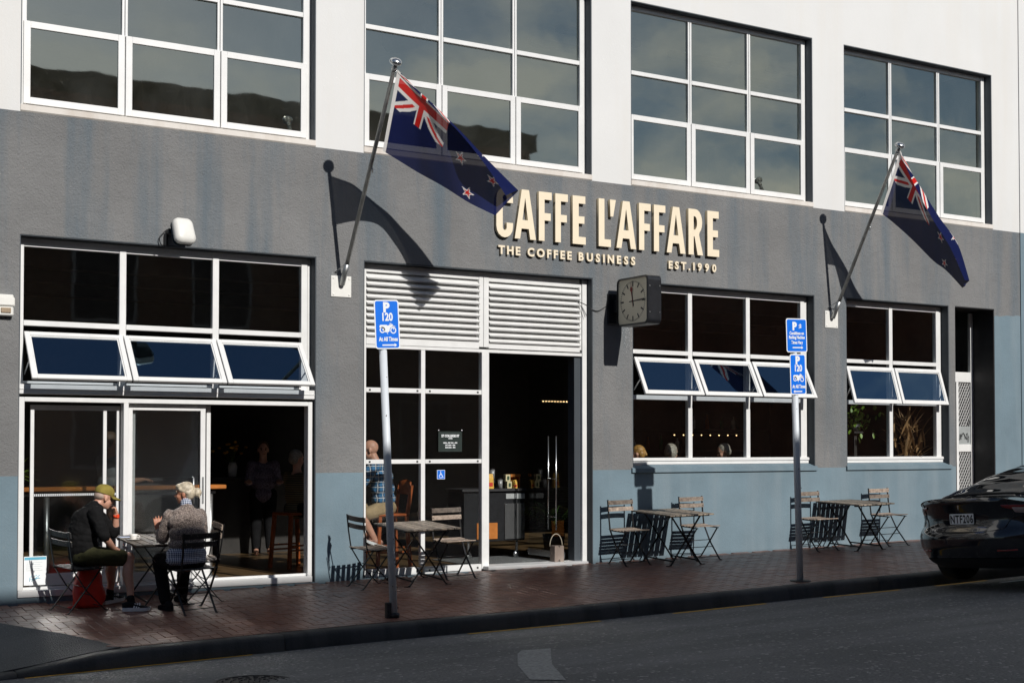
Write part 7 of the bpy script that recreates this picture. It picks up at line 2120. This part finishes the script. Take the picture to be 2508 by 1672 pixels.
BELT = ((0.0, 0.94), (0.6, 0.95), (1.5, 0.945), (2.6, 0.92), (3.5, 0.9), (4.2, 0.8), (4.6, 0.62))
FW = ((0.0, 1.0), (3.6, 1.0), (4.2, 0.965), (4.5, 0.86), (4.69, 0.62))
for s_ in (-1, 1):
    vs = []; fs = []; keep = []
    for i in range(NXs + 1):
        for j in range(NZ + 1):
            f = i / NXs
            x_ = 0.0; 
            zb = 0.2
            # belt height along the side
            xx = 0.5 + 4.15 * f
            zt = lerp_tab(BELT, xx)
            if i == 0: zt = ztop_r(1)
            z = zb + (zt - zb) * j / NZ
            x0_ = xrear(1, z); x_ = x0_ + (4.68 - x0_) * f
            vs.append((x_, s_ * lerp_tab(Wt, z) * lerp_tab(FW, x_), z))
    for i in range(NXs):
        for j in range(NZ):
            a = i * (NZ + 1) + j
            c = [vs[q] for q in (a, a + 1, a + NZ + 2, a + NZ + 1)]
            mx_, mz_ = sum(q[0] for q in c) / 4, sum(q[2] for q in c) / 4
            if arch(mx_, mz_): continue
            fs.append((a, a + 1, a + NZ + 2, a + NZ + 1))
    body.add(vs, fs, True)
# deck: boot lid, shelf under the glass, bonnet
NXd, NYd = 70, 24
DECK = ((0.0, 1.055), (0.12, 1.062), (0.3, 1.05), (0.6, 1.06), (1.0, 1.05), (2.5, 1.02), (3.55, 1.0), (4.1, 0.9), (4.5, 0.74), (4.7, 0.6))
vs = []; fs = []
for i in range(NXd + 1):
    for k in range(NYd + 1):
        t_ = -1 + 2 * k / NYd
        x0_ = xrear(t_, ztop_r(t_)); f = i / NXd; x_ = x0_ + (4.68 - x0_) * f
        zb_ = lerp_tab(BELT, x_) if i else ztop_r(1)
        zc = lerp_tab(DECK, x_); z = zc - (zc - zb_) * abs(t_) ** 3.5
        if i == 0: z = ztop_r(t_)
        vs.append((x_, t_ * lerp_tab(Wt, zb_) * lerp_tab(FW, x_), z))
for i in range(NXd):
    for k in range(NYd): a = i * (NYd + 1) + k; fs.append((a, a + 1, a + NYd + 2, a + NYd + 1))
body.add(vs, fs, True)
body.box(0.95, 4.3, -0.8, 0.8, 0.2, 0.24)
# nose
vs = []; fs = []
for j in range(9):
    for k in range(13):
        t_ = -1 + 2 * k / 12; z = 0.2 + 0.42 * j / 8
        vs.append((4.66 + 0.1 * (1 - t_ * t_) * (1 - ((j - 4) / 6) ** 2), t_ * lerp_tab(Wt, z) * 0.64, z))
for j in range(8):
    for k in range(12): a = j * 13 + k; fs.append((a, a + 1, a + 14, a + 13))
body.add(vs, fs, True)
bme_ = body.mesh('body', [M_paint], fix=False)
body_o = link_mesh('body', bme_, car)
# greenhouse: side profile lofted across
GH = [(0.52, 1.03, 0.60), (0.75, 1.115, 0.685), (1.05, 1.225, 0.69), (1.4, 1.335, 0.67), (1.75, 1.405, 0.645), (2.15, 1.437, 0.625), (2.6, 1.425, 0.615), (3.0, 1.345, 0.625), (3.35, 1.2, 0.66), (3.65, 1.03, 0.70)]
def gh_ring(x, zt, wt, n=18):
    zb, wb = 0.93, lerp_tab(Wt, 0.95) * lerp_tab(FW, x) - 0.03
    pts = []
    for k in range(n + 1):
        q = math.pi * k / n
        ex = 0.42
        cx_ = math.copysign(abs(math.cos(q)) ** ex, math.cos(q)); sz_ = abs(math.sin(q)) ** 0.55
        w = wb + (wt - wb) * sz_ ** 1.3
        pts.append((x, w * cx_, zb + (zt - zb) * sz_))
    return pts
stations = []
for i in range(46):
    x = 0.52 + 3.13 * i / 45
    stations.append(gh_ring(x, lerp_tab([(a, b) for a, b, c in GH], x), lerp_tab([(a, c) for a, b, c in GH], x)))
ghm = MB(); n = 18
vs = [p for r_ in stations for p in r_]; fs = []
for i in range(45):
    for k in range(n): fs.append((i * (n + 1) + k, i * (n + 1) + k + 1, (i + 1) * (n + 1) + k + 1, (i + 1) * (n + 1) + k))
ghm.add(vs, fs, True); gho = link_mesh('cabin_glass', ghm.mesh('cabin_glass', [M_cglass], fix=False), car)
# pillars and roof rails in paint, slightly proud
mb = MB()
def off(i, k, d=0.006):
    p = Vector(stations[i][k]); c = Vector((p.x, 0, 0.9)); v_ = (p - c).normalized(); return p + v_ * d
for k in (3, n - 3):
    mb.tube([off(i, k) for i in range(0, 46)], 0.022, 6)
for s_ in (0, 1):
    for i in (15, 29):
        mb.tube([off(i, k if s_ == 0 else n - k) for k in range(0, 4)], 0.02, 6)
mb.build('roof_rail', M_paint, car)
mb = MB()
for s_ in (-1, 1): mb.tube([(0.62 + 3.0 * i / 12, s_ * (lerp_tab(Wt, 0.95) * lerp_tab(FW, 0.62 + 3.0 * i / 12) - 0.022), 0.957) for i in range(13)], 0.009, 6)
mb.build('window_trim', M_chrome, car)
mb = MB(); mb.tube([off(2, k, 0.004) for k in range(3, n - 2)], 0.012, 5); mb.tube([off(19, k, 0.003) for k in range(3, n - 2)], 0.012, 5); mb.build('glass_seal', M_trim, car)
# boot: seams, tail lights, plate, badge, lower valance
def surf(t_, z, d=0.004): return Vector((xrear(t_, z) - d, t_ * lerp_tab(Wt, z), z))
mb = MB()
lid = [(-0.72, 1.02)] + [(-0.72 + 0.0 * i, 1.02 - 0.05 * i) for i in range(1, 5)] + [(-0.66, 0.76), (-0.62, 0.68), (-0.5, 0.655), (-0.25, 0.645), (0, 0.645), (0.25, 0.645), (0.5, 0.655), (0.62, 0.68), (0.66, 0.76)] + [(0.72, 0.82 + 0.05 * i) for i in range(5)]
mb.tube([surf(a, b, 0.002) for a, b in lid], 0.0045, 5); mb.build('boot_seam', M_trim, car)
for s_ in (-1, 1):
    def grid_patch(t0, t1, zl, zu, d, nt=10, nz=6):
        vs = []; fs = []
        for j in range(nz + 1):
            for i in range(nt + 1):
                f = i / nt; t_ = t0 + (t1 - t0) * f
                z = zl(f) + (zu(f) - zl(f)) * j / nz
                vs.append(surf(s_ * t_, z, d * math.sin(math.pi * min(1, max(0, j / nz))) ** 0.3 + 0.002))
        for j in range(nz):
            for i in range(nt): a = j * (nt + 1) + i; fs.append((a, a + 1, a + nt + 2, a + nt + 1))
        return vs, fs
    mb = MB(); mb.add(*grid_patch(0.63, 1.0, lambda f: 0.87 - 0.06 * f + 0.05 * (1 - f), lambda f: 0.955 - 0.015 * f, 0.012), True)
    # wraps round on to the flank
    vs = []; fs = []
    for j in range(7):
        for i in range(9):
            f = i / 8; z = 0.81 + 0.13 * j / 6; x0_ = xrear(1, z); x_ = x0_ + 0.3 * f * (0.55 + 0.45 * j / 6)
            vs.append((x_, s_ * (lerp_tab(Wt, z) + 0.008 * (1 - f)), z))
    for j in range(6):
        for i in range(8): a = j * 9 + i; fs.append((a, a + 1, a + 10, a + 9))
    mb.add(vs, fs, True)
    tl = mb.build('tail_light', M_lens, car, fix=False)
    mb = MB(); mb.add(*grid_patch(0.74, 0.97, lambda f: 0.86 - 0.03 * f, lambda f: 0.935 - 0.005 * f, 0.016, 8, 4), True); mb.build('clear_lens', M_lens2, tl, fix=False)
Mp = Matrix(((0, 0, -1, xrear(0, 0.78) - 0.012), (-1, 0, 0, 0), (0, 1, 0, 0.80), (0, 0, 0, 1)))
mb = MB(); mb.prism(rrect(0.385, 0.15, 0.008), Mp @ Matrix.Translation((0, 0, -0.05)), 0.05); mb.build('plate_surround', M_trim, car)
mb = MB(); mb.prism(rrect(0.36, 0.125, 0.01), Mp @ Matrix.Translation((0, 0, 0.002)), 0.003); np_ = mb.build('number_plate', M_signwhite, car)
me = text_mesh('NTF206', 0.095 / 0.72, 0.0, 0.004, 0.72, 1.12, 'CENTER'); me.materials.append(M_dark); me.transform(Mp @ Matrix.Translation((0, -0.047, 0.0062))); link_mesh('lettering', me, np_)
mb = MB(); Mb = Matrix(((0, 0, -1, xrear(0, 0.955) - 0.004), (-1, 0, 0, 0), (0, 1, 0, 0.952), (0, 0, 0, 1)))
for q in ([(-0.045, 0.032), (0.045, 0.032), (0.038, 0.022), (0.012, 0.02), (0.0, -0.045), (-0.012, 0.02), (-0.038, 0.022)], [(-0.045, 0.044), (0.045, 0.044), (0.046, 0.037), (-0.046, 0.037)]): mb.prism(q, Mb, 0.003)
mb.build('badge', M_chrome, car)
mb = MB(); vs = []; fs = []
for j in range(5):
    for i in range(31):
        t_ = -0.86 + 1.72 * i / 30; z = 0.2 + 0.12 * j / 4; vs.append(surf(t_, z, 0.012))
for j in range(4):
    for i in range(30): a = j * 31 + i; fs.append((a, a + 1, a + 32, a + 31))
mb.add(vs, fs, True); mb.build('rear_valance', M_trim, car, fix=False)
mb = MB(); mb.tube([(0.58, 0, 1.05), (0.56, 0, 1.052)], 0.01, 6)
for s_ in (-1, 1):
    mb.tube([surf(s_ * 0.55, 0.42, 0.004), surf(s_ * 0.78, 0.425, 0.004)], 0.012, 6)
mb.build('reflector', M_lens, car)
for wx in (1.0, 3.87):
    for s_ in (-1, 1):
        w_ = MB((0, 0, 0)); c = (wx, s_ * 0.8, 0.335)
        w_.lathe([(0.23, -0.11), (0.31, -0.115), (0.333, -0.09), (0.335, 0.09), (0.31, 0.115), (0.23, 0.11)], c, (0, s_, 0), 32)
        wo_ = w_.build('wheel', M_tyre, car)
        r2 = MB(); r2.lathe([(0.23, 0.085), (0.21, 0.105), (0.05, 0.09), (0.001, 0.1)], c, (0, s_, 0), 24); r2.build('rim', M_steel, wo_)
for s_ in (-1, 1):
    mb = MB()
    for x in (1.75, 2.85): mb.tube([(x, s_ * 0.922, 0.42), (x + 0.02, s_ * 0.929, 0.7), (x, s_ * 0.9, 0.92)], 0.004, 4)
    mb.build('door_seam', M_trim, car)
    mb = MB(); mb.ball((3.05, s_ * 0.98, 0.99), 0.1, 0.07, 0.055, 12, 8); mb.build('wing_mirror', M_paint, car)
